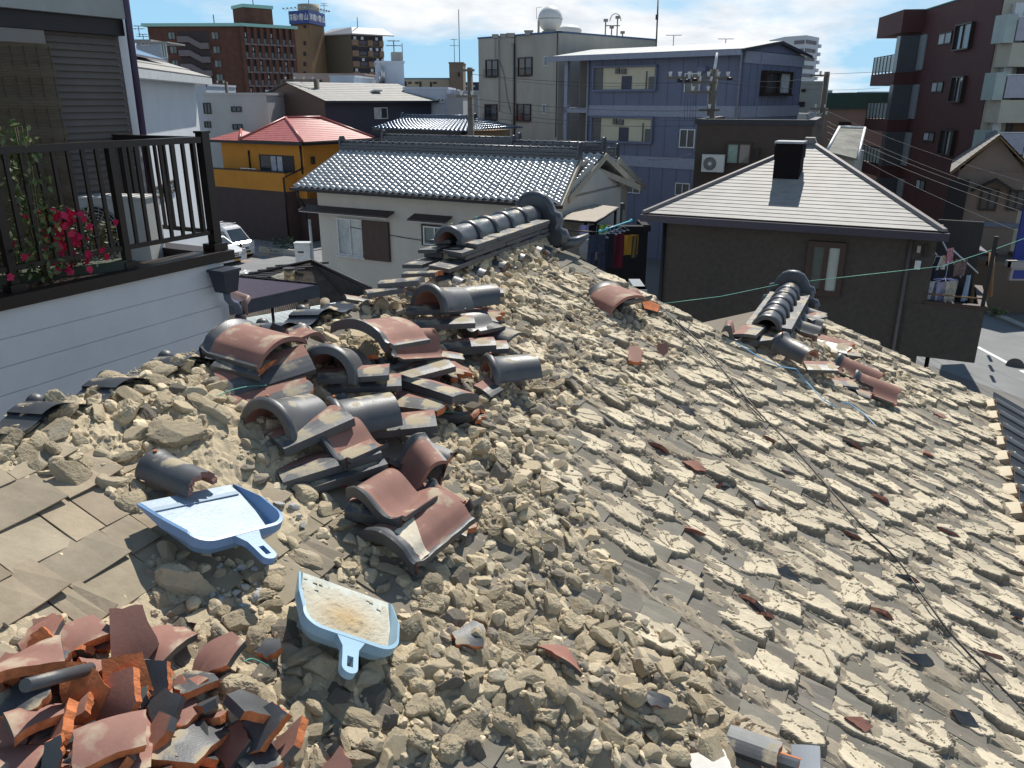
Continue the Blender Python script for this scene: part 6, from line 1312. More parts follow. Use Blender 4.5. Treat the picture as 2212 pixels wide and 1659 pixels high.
e0=WU.pt(-.3,ze,.8); e1=WU.pt(WU.len+.25,ze,.8); rr1=WG_.pt(dpU/2,rzU+.05,.25); rr0=rr1+(WU.P-Vector((C_.x,C_.y,0))).normalized()*(WU.len+1); f1=WG_.pt(dpU+.6,ze,.25); f0=f1+(rr0-rr1)
mb=MB(); courses(mb,e0,e1,rr0,rr1,12,.012); mb.add([f0,f1,rr1,rr0],[(0,1,2,3)]); mb.build('roof',[mat('white_roofing',(.62,.62,.60),.6,var=.05,vs=2)],ub)
mb=MB(); mb.add([WG_.pt(0,ze-.05,0),WG_.pt(dpU,ze-.05,0),WG_.pt(dpU/2,rzU-.02,0)],[(0,1,2)]); mb.build('gable_wall',[M_blu],ub)
mb=MB(); WU.bx(mb,-.8,WU.len+.2,ze-.30,ze-.01,.62,.82); mb.build('gutter',[M_blt],ub)
for pa,pb in ((e1,rr1),(f1,rr1)): mb=MB(); v0=Vector((0,0,-.16)); mb.hexa([pa,pa+v0,pa+v0+WG_.n*.06,pa+WG_.n*.06],[pb,pb+v0,pb+v0+WG_.n*.06,pb+WG_.n*.06]); mb.build('verge_trim',[MATS['blueblack_plastic']],ub)
M_cream=mat('cream_corridor',(.62,.56,.36),.85,var=.06,vs=2)
for (x0,y0,x1,y1,nm) in ((1255,582,1782,772,0),(1238,1020,1748,1218,1)):
    a=z3(x0,y0);b=z3(x1,y1); r_=WU.rc(a[0],a[1],b[0],b[1]); a0,a1,z0,z1=r_
    cor=thing('x','','',(0,0,0)) if False else None
    mb=MB(); 
    # recessed look: walls of the corridor set proud as a box frame with bright back panel
    WU.bx(mb,a0,a1,z0,z1,.02,.04,0); mb.build('corridor_back',[mat('cream_back',(.52,.49,.37),.8,var=.06,vs=2,emit=0)],ub)
    mb=MB(); WU.bx(mb,a0-.08,a1+.08,z1,z1+.1,.02,.22); WU.bx(mb,a0-.08,a1+.08,z0-.12,z0,.02,.22); WU.bx(mb,a0-.1,a0,z0,z1,.02,.2); WU.bx(mb,a1,a1+.1,z0,z1,.02,.2); mb.build('corridor_frame',[M_blu],ub)
    mb=MB(); w_=a1-a0; WU.bx(mb,a0+w_*.46,a0+w_*.62,z0,z0+(z1-z0)*.6,.05,.09); mb.build('door',[mat('navy_door',(.035,.04,.07),.5)],ub)
    
    for nm2,bx_ in (('dark_side_door',(a0,a0+w_*.14,z0,z1,.05,.09)),('corridor_screen',(a0+w_*.9,a1,z0,z0+(z1-z0)*.55,.05,.13)),('meter_box',(a0+w_*.45,a0+w_*.53,z0+(z1-z0)*.7,z1-.08,.05,.18)),('meter_box',(a0+w_*.36,a0+w_*.42,z0+(z1-z0)*.72,z1-.05,.05,.18)),('corridor_pipe',(a0+w_*.85,a0+w_*.865,z0,z0+(z1-z0)*.8,.05,.10))):
        mb=MB(); WU.bx(mb,*bx_); mb.build(nm2,[mat('dim_grey',(.12,.12,.12),.7)],ub)
# stair bay on the left end
mb=MB(); WU.bx(mb,0.1,s_st-.05,0,ze-.1,-1.7,-1.55); mb.build('stair_back',[mat('umber',(.13,.12,.10),.9)],ub)
mb=MB(); 
for v in (72,):
    pass
for zz in (8.5,5.6,2.8): WU.bx(mb,0,s_st,zz-.15,zz+.15,-1.6,0); WU.bx(mb,s_st*.55,s_st,zz+.15,zz+1.3,-1.3,-1.2)
WU.bx(mb,0,.25,0,ze,-.25,0); mb.build('stair_landing',[M_blt],ub)
for (x0,y0,x1,y1,W_,zf,g_) in ((590,718,745,905,WU,z4,[MG,MG]),(540,1268,693,1455,WU,z4,[MG,MG]),(1330,700,1595,935,WG_,z4,[mat('dim_glass2',(.06,.06,.06),.15),M_glass,M_curt])):
    a=zf(x0,y0);b=zf(x1,y1); window(ub,W_,W_.rc(a[0],a[1],b[0],b[1]),M_alu if W_ is WU else M_bronze,g_,proud=.1 if W_ is WU else .35,fw=.06 if W_ is WU else .12,mull=1,sill=W_ is WG_)
for (x0,y0,x1,y1) in ((1530,1535,1648,1659),(1950,1580,2075,1680)):
    a=z3(x0,y0);b=z3(x1,y1+10); window(ub,WU,WU.rc(a[0],a[1],b[0],b[1]),M_alu,MG,proud=.1)
pipe(ub,[WU.pt(WU.len-.1,0,.12),WU.pt(WU.len-.1,ze-.3,.12),WU.pt(WU.len-.1,ze-.2,.6)],.07,M_blt); pipe(ub,[WU.pt(s_st,0,.12),WU.pt(s_st,ze-.3,.12)],.06,M_blt)
mb=MB(); r_=WU.rc(*z4(755,660),*z4(830,705)); WU.bx(mb,*r_,0,.5); mb.build('vent_hood',[M_blu],ub)
for u,v0,v1,lab in ((1454,101,76,'left of the two television aerials on the blue building roof'),(1567,98,84,'right of the two television aerials on the blue building roof')):
    a=AD(u,v0,52); aerial(lab,a,AD(u,v1,52).z-a.z,2,.9)
# ---- brown flat-roofed house ----
t,W,zt=block('brown rendered flat-topped house in front of the blue building','' or (.085,.062,.05),30,1506,1756,268,azl=112,name='brown_flat_house',mm=mat('brown_render',(.07,.052,.042),.9,var=.12,vs=3),dz=6,roofm=mat('navy_edge',(.02,.022,.03),.6),cat='house')
window(t,W,W.rc(1568,308,1623,356),M_bronze,[mat('pale_green_glass',(.20,.30,.26),.3),MG],fw=.07,proud=.08)
mb=MB(); r_=W.rc(1632,320,1641,345); W.bx(mb,*r_,0,.15); mb.build('vent',[M_dark],t)
p=W.pt(W.hit(1545,345)[0],W.hit(1545,372)[1],.45); aircon('white air conditioner on the wall of the brown flat-topped house',p,112-90+180+0 if False else 22,1.0)
# ---- pink building, white apartment tower, others on the right ----
t,W,zt=block('pink rendered building with a dark green mansard edge right of the blue building',(.34,.25,.22),62,1722,1925,206,azl=96,name='pink_building',roofm=mat('dark_green_edge',(.04,.09,.075),.7),dz=10,wins=[(1812,263,1838,275,M_bronze,MG)])
mb=MB(); W.bx(mb,2.0,W.len+.2,zt-1.0,zt+.1,.0,.25); mb.build('mansard',[MATS['dark_green_edge']],t)
block('grey-green building between the blue building and the utility pole',(.36,.38,.36),58,1700,1782,181,azl=92,name='grey_green_building',wins=[(1731,192,1740,199,M_bronze,MG),(1722,220,1738,231,M_bronze,MG)])
block('low white shed at the foot of the grey-green building',(.5,.52,.5),50,1720,1760,252,name='low_shed')
at=thing('apartment_tower','distant white high-rise with stacked balconies behind the blue building','apartment block',AD(1735,150,320)-Vector((0,0,10)))
a=AD(1695,78,318);b=AD(1742,76,310);c=AD(1770,80,322); zz=AD(1742,76,310).z; mb=MB(); mb.prism([(a.x,a.y),(b.x,b.y),(c.x,c.y),(c.x,c.y+20),(a.x,a.y+20)],0,zz); mb.build('wall',[mat('tower_white',(.55,.58,.62),.85)],at)
Wa=Wall(a,b);Wb=Wall(b,c); fhh=3.05
for k in range(13):
    z1=zz-1.6-k*fhh
    mb=MB(); Wb.bx(mb,.4,Wb.len*.55,z1-1.3,z1,.02,.3,0); mb.build('balcony_opening',[mat('tower_recess',(.16,.15,.16),.8)],at); mb=MB(); Wb.bx(mb,Wb.len*.6,Wb.len*.78,z1-1.3,z1,.02,.3,0); mb.build('balcony_opening',[mat('tower_recess',(.16,.15,.16),.8)],at); mb=MB(); Wa.bx(mb,Wa.len*.5,Wa.len*.95,z1-1.4,z1-.1,.02,.3,0); mb.build('balcony_opening',[mat('tower_recess',(.16,.15,.16),.8)],at); mb=MB(); Wb.bx(mb,Wb.len-.1,Wb.len+2.2,z1-2.2,z1-.9,-3,.6,1); mb.build('end_balcony',[mat('tower_recess',(.16,.15,.16),.8),MATS['tower_white']],at)
# ---- red-brown apartment building on the right ----
rb=thing('red_apartments','tall dark red tiled apartment building with glass-fronted balconies at the right edge','apartment block',(26,50,0))
F_=Vector((26.3,56.0,0)); Nn_=Vector((24.6,44.2,0)); WQ=Wall(F_,Nn_); M_rt=mat('dark_red_tile',(.078,.032,.032),.7,var=.12,vs=1.5,spec=.3); zq=16.2
ztop_near=WQ.hit(2150,-25)[1]; ztopf=WQ.hit(1985,33)[1]; zq=max(ztopf,ztop_near); 
crm=Vector((Nn_.x,Nn_.y,0))+azv(88)*14
wallblock(rb,[(F_.x,F_.y),(Nn_.x,Nn_.y),(crm.x,crm.y),((crm+azv(0)*14).x,(crm+azv(0)*14).y)],0,zq,M_rt)
def z5(x,y): return 1659+x*.25,y*.25
fz_=[z5(0,620)[1],0]; 
WB2=Wall(F_+WQ.n*1.3-WQ.t*5.4,F_+WQ.n*1.3+WQ.t*.2); 
slabz=[WB2.hit(1870,v)[1] for v in (157,248,337,400)]; topz=WB2.hit(1885,54)[1]
mb=MB(); WB2.bx(mb,0,WB2.len,topz-1.0,topz+.35,-3.2,0); mb.build('top_canopy',[M_rt],rb)
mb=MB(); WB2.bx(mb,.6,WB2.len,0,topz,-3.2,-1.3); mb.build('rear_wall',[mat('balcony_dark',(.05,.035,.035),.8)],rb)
fh2=(topz-WB2.hit(1870,166)[1]); fh2=2.95
for k in range(5):
    zb=topz-1.0-fh2*(k+1)+.55; mb=MB(); WB2.bx(mb,0,WB2.len,zb-.75,zb,-1.3,0); mb.build('balcony_slab',[M_rt],rb)
    for j in range(7):
        mb=MB(); w_=WB2.len*.86/6; a0=.05+j*w_
        if j<6: WB2.bx(mb,a0+.05,a0+w_-.05,zb+.08,zb+1.05,-.08,-.05,0); WB2.bx(mb,a0-.03,a0+.04,zb,zb+1.15,-.1,-.02,1); WB2.bx(mb,a0,a0+w_,zb+1.08,zb+1.14,-.1,-.02,1); mb.build('balcony_glass',[mat('milky_glass',(.30,.37,.36),.3,var=.15,vs=1),M_dark],rb)
    mb=MB(); WB2.bx(mb,WB2.len*.86,WB2.len,zb,zb+2.2,-.1,-.03); WB2.bx(mb,WB2.len,WB2.len+.05,zb,zb+2.2,-1.25,-.1); mb.build('balcony_screen',[mat('smoked_screen',(.07,.08,.09),.3)],rb)
    mb=MB(); WQ.bx(mb,.35,1.5,zb+.1,zb+2.2,.02,.12); mb.build('side_panel',[mat('grey_panel',(.20,.23,.25),.7)],rb)
    mb=MB(); WB2.bx(mb,1.6,3.6,zb+.2,zb+1.9,-1.28,-1.2,0); mb.build('balcony_door',[mat('mauve_door',(.18,.16,.18),.6)],rb)
for (x0,y0,x1,y1,big) in ((1475,280,1588,385,0),(1635,205,1775,430,1),(1415,705,1515,800,0),(1600,660,1705,885,1),(1345,1140,1440,1225,0),(1505,1120,1620,1345,1),(1280,1550,1360,1640,0)):
    a=z5(x0,y0);b=z5(x1,y1); window(rb,WQ,WQ.rc(a[0],a[1],b[0],b[1]),M_bronze if big else M_dark,[M_glass,M_curt,M_glass] if big else [M_curt,M_glassl],proud=.22 if big else .06,fw=.07)
WC_=Wall(Nn_,crm); M_crm=mat('cream_wall',(.42,.40,.33),.9,var=.06,vs=1.5)
mb=MB(); WC_.bx(mb,0.05,14,0,zq-.02,.0,.04); mb.build('cream_front',[M_crm],rb)
for k,v in enumerate((104,224,343)):
    z0=WC_.hit(2160,v-8)[1]; mb=MB(); WC_.bx(mb,.1,12,z0-1.1,z0-.0,.06,1.3); mb.build('balcony_base',[M_crm],rb)
    mb=MB(); WC_.bx(mb,-.4,.12,z0,z0+1.3,.3,1.3,1)
    for j in range(5): a0=.2+j*1.75; WC_.bx(mb,a0,a0+1.55,z0+.1,z0+1.15,1.26,1.29,0); WC_.bx(mb,a0+1.6,a0+1.66,z0,z0+1.2,1.22,1.3,2); WC_.bx(mb,a0-.1,a0+1.7,z0+1.17,z0+1.22,1.22,1.3,2)
    mb.build('balcony_rail',[mat('lilac_panel',(.34,.34,.40),.5),MATS['milky_glass'],M_alu],rb)
    mb=MB(); WC_.bx(mb,1.4,6,z0,z0+1.95,.05,.12,0); WC_.bx(mb,1.7,3.2,z0,z0+1.8,.12,.15,1); WC_.bx(mb,.5,.95,z0+1.1,z0+1.9,.06,.35,2); mb.build('balcony_window',[M_bronze,mat('ochre_curtain',(.16,.09,.05),.8),M_alu],rb)
mb=MB(); mb.tube([WQ.pt(-.3,zq+.02,0),WQ.pt(WQ.len+.1,zq+.02,.02)],.06,5); mb.build('roof_trim',[MATS['teal_edge']],rb)
# ---- beige gabled house at the right edge ----
gh=thing('beige_gable_house','beige house with a shingled gable roof at the right edge across the road','house',(22,38,0))
gA=G(2059,367,6.3); gA=AD(2059,366,38); ez=gA.z; WH=Wall(gA,along((gA.x,gA.y,ez),118,2330)); ap=WH.hit(2160,290); M_beig=mat('beige_wall',(.24,.185,.15),.9,var=.06,vs=2)
hw=ap[0]; HL=hw*2; 
q=[WH.pt(.3,0,0),WH.pt(HL-.3,0,0),WH.pt(HL-.3,0,-9),WH.pt(.3,0,-9)]; wallblock(gh,[(p.x,p.y) for p in q],0,ez,M_beig)
mb=MB(); mb.add([WH.pt(.3,ez-.02,0),WH.pt(HL-.3,ez-.02,0),WH.pt(hw,ap[1]-.15,0)],[(0,1,2)]); mb.build('gable_wall',[M_beig],gh)
mb=MB(); courses(mb,WH.pt(HL+.3,ez-.2,.5),WH.pt(HL+.3,ez-.2,-9),WH.pt(hw,ap[1],.5),WH.pt(hw,ap[1],-9),12,.02); courses(mb,WH.pt(-.1,ez-.1,.5),WH.pt(-.1,ez-.1,-9),WH.pt(hw,ap[1],.5),WH.pt(hw,ap[1],-9),12,.02); mb.slab([WH.pt(-.1,ez-.14,.5),WH.pt(-.1,ez-.14,-9),WH.pt(hw,ap[1]-.05,-9),WH.pt(hw,ap[1]-.05,.5)],.06,1); mb.slab([WH.pt(HL+.3,ez-.24,.5),WH.pt(HL+.3,ez-.24,-9),WH.pt(hw,ap[1]-.05,-9),WH.pt(hw,ap[1]-.05,.5)],.06,1); mb.build('roof',[mat('old_shingle',(.20,.185,.17),.8,var=.2,vs=6),mat('tan_soffit',(.22,.13,.06),.8)],gh)
for i,(u0,v0,u1,v1) in enumerate(((2116,408,2155,455),(2176,410,2215,455),(2112,545,2150,600),(2165,560,2185,600))): window(gh,WH,WH.rc(u0,v0,u1,v1),M_bronze,MG,proud=.12,fw=.08)
mb=MB(); a=WH.rc(2098,396,2200,412); q=[WH.pt(a[0],a[2],.0),WH.pt((a[0]+a[1])/2,a[3]+.25,0),WH.pt(a[1],a[2],0)]; q2=[p+WH.n*.9 for p in q]; mb.slab([q[0],q[1],q2[1],q2[0]],.06); mb.slab([q[1],q[2],q2[2],q2[1]],.06); mb.build('window_gablet',[M_dark],gh)
mb=MB(); r_=WH.rc(2026,385,2090,495); WH.bx(mb,r_[0]+.3,r_[1]-.1,r_[2],r_[3],.35,.42); 
for k in range(9): WH.bx(mb,r_[0]+.3+k*(r_[1]-r_[0]-.4)/9,r_[0]+.35+k*(r_[1]-r_[0]-.4)/9,r_[2],r_[3],.42,.46)
mb.build('slatted_screen',[M_dark],gh)
mb=MB(); r_=WH.rc(2100,480,2200,490); WH.bx(mb,r_[0],HL,r_[2],r_[3],0,.1); mb.build('string_course',[mat('bluegrey_band',(.16,.19,.25),.7)],gh)
mb=MB(); p=[AD(2020,500,29),AD(2060,470,31),AD(2125,520,31),AD(2120,548,29)]; mb.slab([AD(2015,512,27),AD(2040,488,31),AD(2085,505,31),AD(2135,545,27)],.06); tag(mb.build('lean_to_roof',[mat('corrug_grey',(.17,.16,.18),.7,stretch=(8,1,1),var=.2,vs=4)]),'grey lean-to roof sloping between the brown house and the beige house','roof')
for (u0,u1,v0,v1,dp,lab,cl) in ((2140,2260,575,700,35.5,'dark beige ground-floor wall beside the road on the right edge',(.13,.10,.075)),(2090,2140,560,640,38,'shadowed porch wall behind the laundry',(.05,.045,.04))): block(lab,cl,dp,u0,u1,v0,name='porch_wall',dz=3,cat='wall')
mb=MB(); a=AD(2100,600,30); 
for k in range(3): mb.tube([AD(2146-3*k,545,29+k),AD(2140-3*k,640,29+k)],.06,6)
tag(mb.build('porch_posts',[MATS['tan_soffit']]),'brown wooden posts of the porch behind the laundry balcony','posts') if False else tag(mb.build('porch_frame',[MATS['tan_soffit']]),'brown wooden porch frame behind the laundry balcony','porch')
# blue vertical sign
A=AD(2203,404,24); B=AD(2180,563,24); A=Vector((B.x+.12,B.y,A.z)); sgn=thing('street_sign','tall blue sign with white characters cut by the right edge of the picture','sign',(A.x,A.y,B.z)); Ws=Wall((A.x,A.y),(A.x+1.1,A.y-.25)); 
mb=MB(); Ws.bx(mb,0,1.3,B.z,A.z,-.12,0); mb.build('sign_panel',[mat('royal_blue',(.01,.025,.22),.5)],sgn)
for i,ch in enumerate('いろはさのあみん'): h=(A.z-B.z-.5)/8; textobj(ch,Ws,.55,.55+h*.62,A.z-.3-h*(i+1)+.06,A.z-.3-h*i-.08,sgn,mat('faded_white',(.35,.42,.6),.6),off=.02) if False else None
# only strokes can be read at this size: short pale marks down the panel
for i in range(8):
    h=(A.z-B.z-.4)/8; mb=MB(); z=A.z-.3-h*i; rs=random.Random(i)
    for j in range(3): 
        x=.34+rs.uniform(0,.25); zz=z-h*.2-j*h*.2; q=[Ws.pt(x-.05,zz,.006),Ws.pt(x+.25,zz+rs.uniform(-.06,.1),.006)]; mb.tube([q[0],q[1]],.022,4)
    mb.tube([Ws.pt(.5,z-h*.1,.006),Ws.pt(.42+rs.uniform(-.08,.15),z-h*.75,.006)],.02,4); mb.build('sign_stroke',[mat('faded_white',(.35,.42,.6),.6)],sgn)
t,W,zt=block('small blue and white notice board under the tall blue sign',(.35,.33,.33),23.5,2186,2230,578,name='notice_board',cat='sign',base=AD(2186,608,23.5).z,dz=.1); mb=MB(); W.bx(mb,.08,1,zt-.33,zt-.08,.0,.02); mb.build('notice_print',[MATS['royal_blue']],t)
# little grey roof shed left of the red apartments
sh=thing('old_shed','old shed with a stained grey sheet roof below the red apartments','shed',AD(1835,330,36)-Vector((0,0,4))); pA,pB,pC,pD=AD(1786,327,34),AD(1853,343,34),AD(1868,278,39),AD(1813,276,39)
mb=MB(); mb.slab([pA,pB,pC,pD],.08); mb.build('roof',[mat('stained_sheet',(.17,.17,.15),.85,var=.5,vs=1.2,bump=.004,bs=8)],sh)
mb=MB()
for a_,b_ in ((pA,pD),(pB,pC),(pD,pC)): mb.tube([a_+Vector((0,0,.04)),b_+Vector((0,0,.04))],.07,5)
mb.build('roof_trim',[M_alu],sh); mb=MB(); mb.prism([(pA.x+.3,pA.y+.3),(pB.x,pB.y+.3),(pC.x,pC.y-.3),(pD.x,pD.y-.3)],0,pA.z-.25); mb.build('wall',[M_conc],sh)
# ---- brown house with slate roof ----
nh=thing('slate_roof_house','dark brown house with a pale slate hipped roof, a chimney and a corner balcony','house',(8,22,0))
E0=G(1390,460,6.4); E1=along((E0.x,E0.y,6.4),116.6,2041); WN=Wall(E0,E1); EL=WN.len; ov=.42; bdir=-WN.n
Wn_=Wall(WN.pt(0,0,-ov),WN.pt(EL,0,-ov)); M_brw=mat('brown_mesh_render',(.078,.068,.060),.92,var=.16,vs=9,bump=.003,bs=35,spec=.2)
a0=.42; a1=Wn_.hit(1981,768)[0]; a_b=Wn_.hit(2129,665)[0]; dpN=6.6; dn_=7.0
q=[Wn_.pt(a0,0,0),Wn_.pt(a1,0,0),Wn_.pt(a1,0,0)+azv(15)*dn_,Wn_.pt(a0,0,0)+azv(22)*dn_]; wallblock(nh,[(p.x,p.y) for p in q],0,6.3,M_brw)
hwN=EL/2; apN=solve_uv(WN.pt(hwN,0,0),AZ+1.0,1722,308); apN=WN.pt(hwN*.985,0,-3.75); apN.z=solve_uv((apN.x,apN.y,0),90,1722,308).z if False else 8.03
b0=WN.pt(0,6.4,0)+azv(24)*7.8;b1=WN.pt(EL,6.4,0)+azv(16.5)*7.8; ap2=apN+azv(20)*.3
mb=MB(); courses(mb,WN.pt(0,6.4,0),WN.pt(EL,6.4,0),apN,apN+WN.t*.02,24,.013); mb.build('roof_front',[M_slate],nh)
mb=MB(); courses(mb,WN.pt(EL,6.4,0),b1,apN,ap2,17,.03); courses(mb,b0,WN.pt(0,6.4,0),ap2,apN,17,.03); mb.add([b0,b1,ap2],[(0,1,2)]); mb.build('roof_side',[M_slate],nh)
for pa in (WN.pt(0,6.4,0),WN.pt(EL,6.4,0)):
    mb=MB(); d=(apN-pa).normalized(); s=d.cross(Vector((0,0,1))).normalized()*.09; u_=Vector((0,0,.06)); mb.hexa([pa-s,pa+s,pa+s*.6+u_,pa-s*.6+u_],[apN-s,apN+s,apN+s*.6+u_,apN-s*.6+u_]); mb.build('hip_cap',[mat('taupe_metal',(.19,.165,.155),.5)],nh)
mb=MB(); mb.hexa([apN+WN.t*-.2+WN.n*.15+Vector((0,0,-.06)),apN+WN.t*.2+WN.n*.15+Vector((0,0,-.06)),apN+WN.t*.12+WN.n*.15+Vector((0,0,.12)),apN-WN.t*.12+WN.n*.15+Vector((0,0,.12))],[ap2+WN.t*-.2+Vector((0,0,-.06)),ap2+WN.t*.2+Vector((0,0,-.06)),ap2+WN.t*.12+Vector((0,0,.12)),ap2-WN.t*.12+Vector((0,0,.12))]); mb.build('ridge_cap',[MATS['taupe_metal']],nh)
mb=MB(); WN.bx(mb,-.05,EL+.1,6.20,6.37,-.03,.12); mb.build('gutter',[mat('navy_gutter',(.025,.022,.045),.35)],nh); mb=MB(); WN.bx(mb,.0,EL,6.22,6.39,-.45,-.035); mb.build('fascia',[M_bronze],nh)
# chimney box
nf=(WN.pt(EL,6.4,0)-WN.pt(0,6.4,0)).cross(apN-WN.pt(0,6.4,0)).normalized(); nf=nf if nf.z>0 else -nf
dr=ray(1696,388); k=(WN.pt(0,6.4,0)-CAM).dot(nf)/dr.dot(nf); cb_=CAM+dr*k; w2=.5*57/1728*(k)
ztc=cb_.z+.80; mb=MB(); zz=cb_.z
mb.box((cb_+bdir*.32+Vector((0,0,.20))),(w2*1.9,.6,1.36),WN.M); mb.box((cb_+bdir*.32+Vector((0,0,.66))),(w2*2.02,.64,.30),WN.M); mb.build('chimney',[mat('chimney_black',(.012,.010,.011),.85,spec=.1)],nh)
mb=MB(); mb.box((cb_+bdir*.32+Vector((0,0,.90))),(w2*2.1,.7,.05),WN.M); mb.build('chimney_cap',[mat('steel_cap',(.25,.27,.29),.35,.5)],nh)
window(nh,Wn_,Wn_.rc(1741,521,1823,638),mat('red_brown_frame',(.05,.026,.02),.6),[mat('dusk_glass',(.09,.11,.10),.15),mat('pale_curtain',(.42,.46,.42),.5,var=.1)],proud=.12,fw=.13)
a=Wn_.hit(1972,500)[0]; pipe(nh,[Wn_.pt(a,.1,.06),Wn_.pt(a,6.2,.06)],.045,mat('taupe_pipe',(.10,.085,.08),.5)); pipe(nh,[Wn_.pt(a0+.05,.1,.08),Wn_.pt(a0+.05,6.2,.08)],.05,M_dark)
zp1=Wn_.hit(2050,661)[1]; zp0=Wn_.hit(2040,776)[1]; Wp=Wall(Wn_.pt(0,0,.02),Wn_.pt(EL,0,.02))
mb=MB(); Wn_.bx(mb,a1-.02,a_b,zp0,zp1,-.12,.02); Wn_.bx(mb,a_b-.12,a_b,zp0,zp1,-2.4,-.12); Wn_.bx(mb,a1,a_b-.12,zp0,zp0+.15,-2.4,-.12); Wn_.bx(mb,a1-.4,a1-.02,zp0,zp1,.0,.02); mb.build('balcony_parapet',[M_brw],nh)
mb=MB(); Wn_.bx(mb,a1-.05,a_b+.03,zp1,zp1+.07,-.15,.05); Wn_.bx(mb,a_b-.14,a_b+.03,zp1,zp1+.07,-2.4,-.15); mb.build('parapet_cap',[MATS['red_brown_frame']],nh)
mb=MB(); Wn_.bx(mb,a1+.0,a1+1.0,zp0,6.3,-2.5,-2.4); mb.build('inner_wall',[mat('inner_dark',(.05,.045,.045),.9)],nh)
mb=MB(); Wn_.bx(mb,a_b-.10,a_b-.02,zp1,6.3,-.1,-.02); Wn_.bx(mb,a1,EL+.02,6.12,6.2,-2.4,0); mb.build('corner_post',[M_dark],nh)
mb=MB(); mb.tube([Wn_.pt(a1,zp1+.22,-.08),Wn_.pt(a_b,zp1+.22,-.08)],.02,6); mb.build('hand_rail',[MATS['tan_soffit']],nh)
pipe(nh,[Wn_.pt(a1+.25,0,-.6),Wn_.pt(a1+.25,zp0,-.6)],.05,M_dark,'support_post')
mb=MB(); Wn_.bx(mb,*Wn_.rc(1976,561,1989,580),0,.14); mb.build('meter_box',[M_alu],nh); mb=MB(); Wn_.bx(mb,*Wn_.rc(1981,530,1989,545),0,.08); mb.build('outlet',[M_conc],nh)
mb=MB(); Wn_.bx(mb,*Wn_.rc(1996,527,2004,555),0,.06); mb.build('outlet',[M_dark],nh)
# ---- porch roof, washing and sheds between the houses ----
pr_=thing('porch_roof','brown porch roof, half in sun, at the right end of the white tile-roof house','roof',AD(1250,450,26)); 
mb=MB(); q=[AD(1219,474,24),AD(1287,479,24),AD(1336,447,27),AD(1262,438,27)]; mb.slab(q,.05); q=[AD(1200,474,24.6),AD(1219,474,24),AD(1262,438,27),AD(1212,440,28)]; mb.slab(q,.05); mb.build('roof_sheet',[mat('buff_sheet',(.33,.29,.24),.8,var=.1,vs=5)],pr_)
mb=MB(); 
for u,v,d in ((1265,480,24.2),(1287,479,24.2),(1330,452,26.8)): a=AD(u,v,d); mb.tube([(a.x,a.y,0),(a.x,a.y,a.z)],.05,6)
a,b=AD(1219,476,24),AD(1287,481,24); mb.tube([a,b],.04,6); a,b=AD(1287,481,24),AD(1336,449,27); mb.tube([a,b],.04,6); mb.build('post',[M_dark],pr_)
block('dim back wall and windows under the porch roof',(.14,.14,.15),30,1205,1345,452,name='back_wall_house',cat='house',dz=3,wins=[(1275,470,1312,500,AL,M_curt)])
block('dark red lean-to edge behind the porch roof',(.06,.04,.045),33,1262,1340,432,name='lean_to',cat='shed',dz=2)
# pole with laundry
lp=thing('laundry_pole','light blue drying pole with clips slanting above the hanging clothes','laundry pole',AD(1300,480,21.5)); A,B=AD(1296,500,21),AD(1365,476,22.5); mb=MB(); mb.tube([A,B],.022,8); mb.build('pole_tube',[mat('sky_blue_plastic',(.12,.45,.55),.4)],lp)
mb=MB(); mb.tube([AD(1225,498,21),AD(1300,502,21)],.02,6); mb.build('cross_bar',[M_dark],lp)
for t_ in (.0,.2,.97): p=A.lerp(B,t_); mb=MB(); mb.ball(p,.05,8,6); mb.build('pole_clip',[mat('cyan_clip',(.08,.5,.6),.4)],lp)
def garment(name,label,u,v,dp,w_,h,col,legs=False,sh=0,pat=0,seed=0,cat='clothes'):
    rs=random.Random(seed); c=AD(u,v,dp); mb=MB(); n=10; m_=12
    def strip(x0,x1,xs0,xs1,h0,h1):
        P=[]
        for i in range(m_+1):
            t=i/m_; row=[]
            for j in range(n+1):
                s=j/n; x=(x0+(x1-x0)*s)*(1-t)+(xs0+(xs1-xs0)*s)*t; row.append(c+Vector((x,.03*math.sin(s*9+t*2+seed)+.1*s,-(h0+(h1-h0)*t))))
            P.append(row)
        mb.grid(P); mb.grid([[q+Vector((0,.02,0)) for q in r_] for r_ in P],flip=True)
    if legs: strip(-w_/2,w_/2,-w_*.55,w_*.55,0,h*.3); strip(-w_*.55,-.02,-w_*.62,-w_*.12,h*.3,h); strip(.02,w_*.55,w_*.1,w_*.6,h*.3,h)
    else: strip(-w_/2,w_/2,-w_*.55,w_*.52,0,h)
    if sh: strip(-w_*.95,-w_*.45,-w_*1.05,-w_*.75,.03,h*.4); strip(w_*.45,w_*.95,w_*.75,w_*1.05,.03,h*.4)
    g_=mb.build('x',[mat('cloth_%d%d%d'%(col[0]*999,col[1]*999,col[2]*999),col,.9,var=.5 if pat else .15,vs=14 if pat else 3)]); g_.name=name; tag(g_,label,cat,'washing hung out to dry')
    hg=MB(); hg.tube([c+Vector((-w_*.45,0,0)),c+Vector((0,0,.09)),c+Vector((w_*.45,0,0))],.008,5); hg.tube([c+Vector((0,0,.09)),c+Vector((0,0,.16))],.006,5); hg.build('clothes_hanger',[M_alu],g_) if False else None
    return g_
garment('checked_trousers','dark blue checked pyjama trousers hanging nearest under the light blue pole',1290,508,20.6,.42,1.5,(.018,.024,.05),legs=True,pat=1,seed=1)
garment('red_shirt','dark red shirt hanging behind the checked trousers',1338,505,21.8,.30,.95,(.10,.008,.02),seed=2)
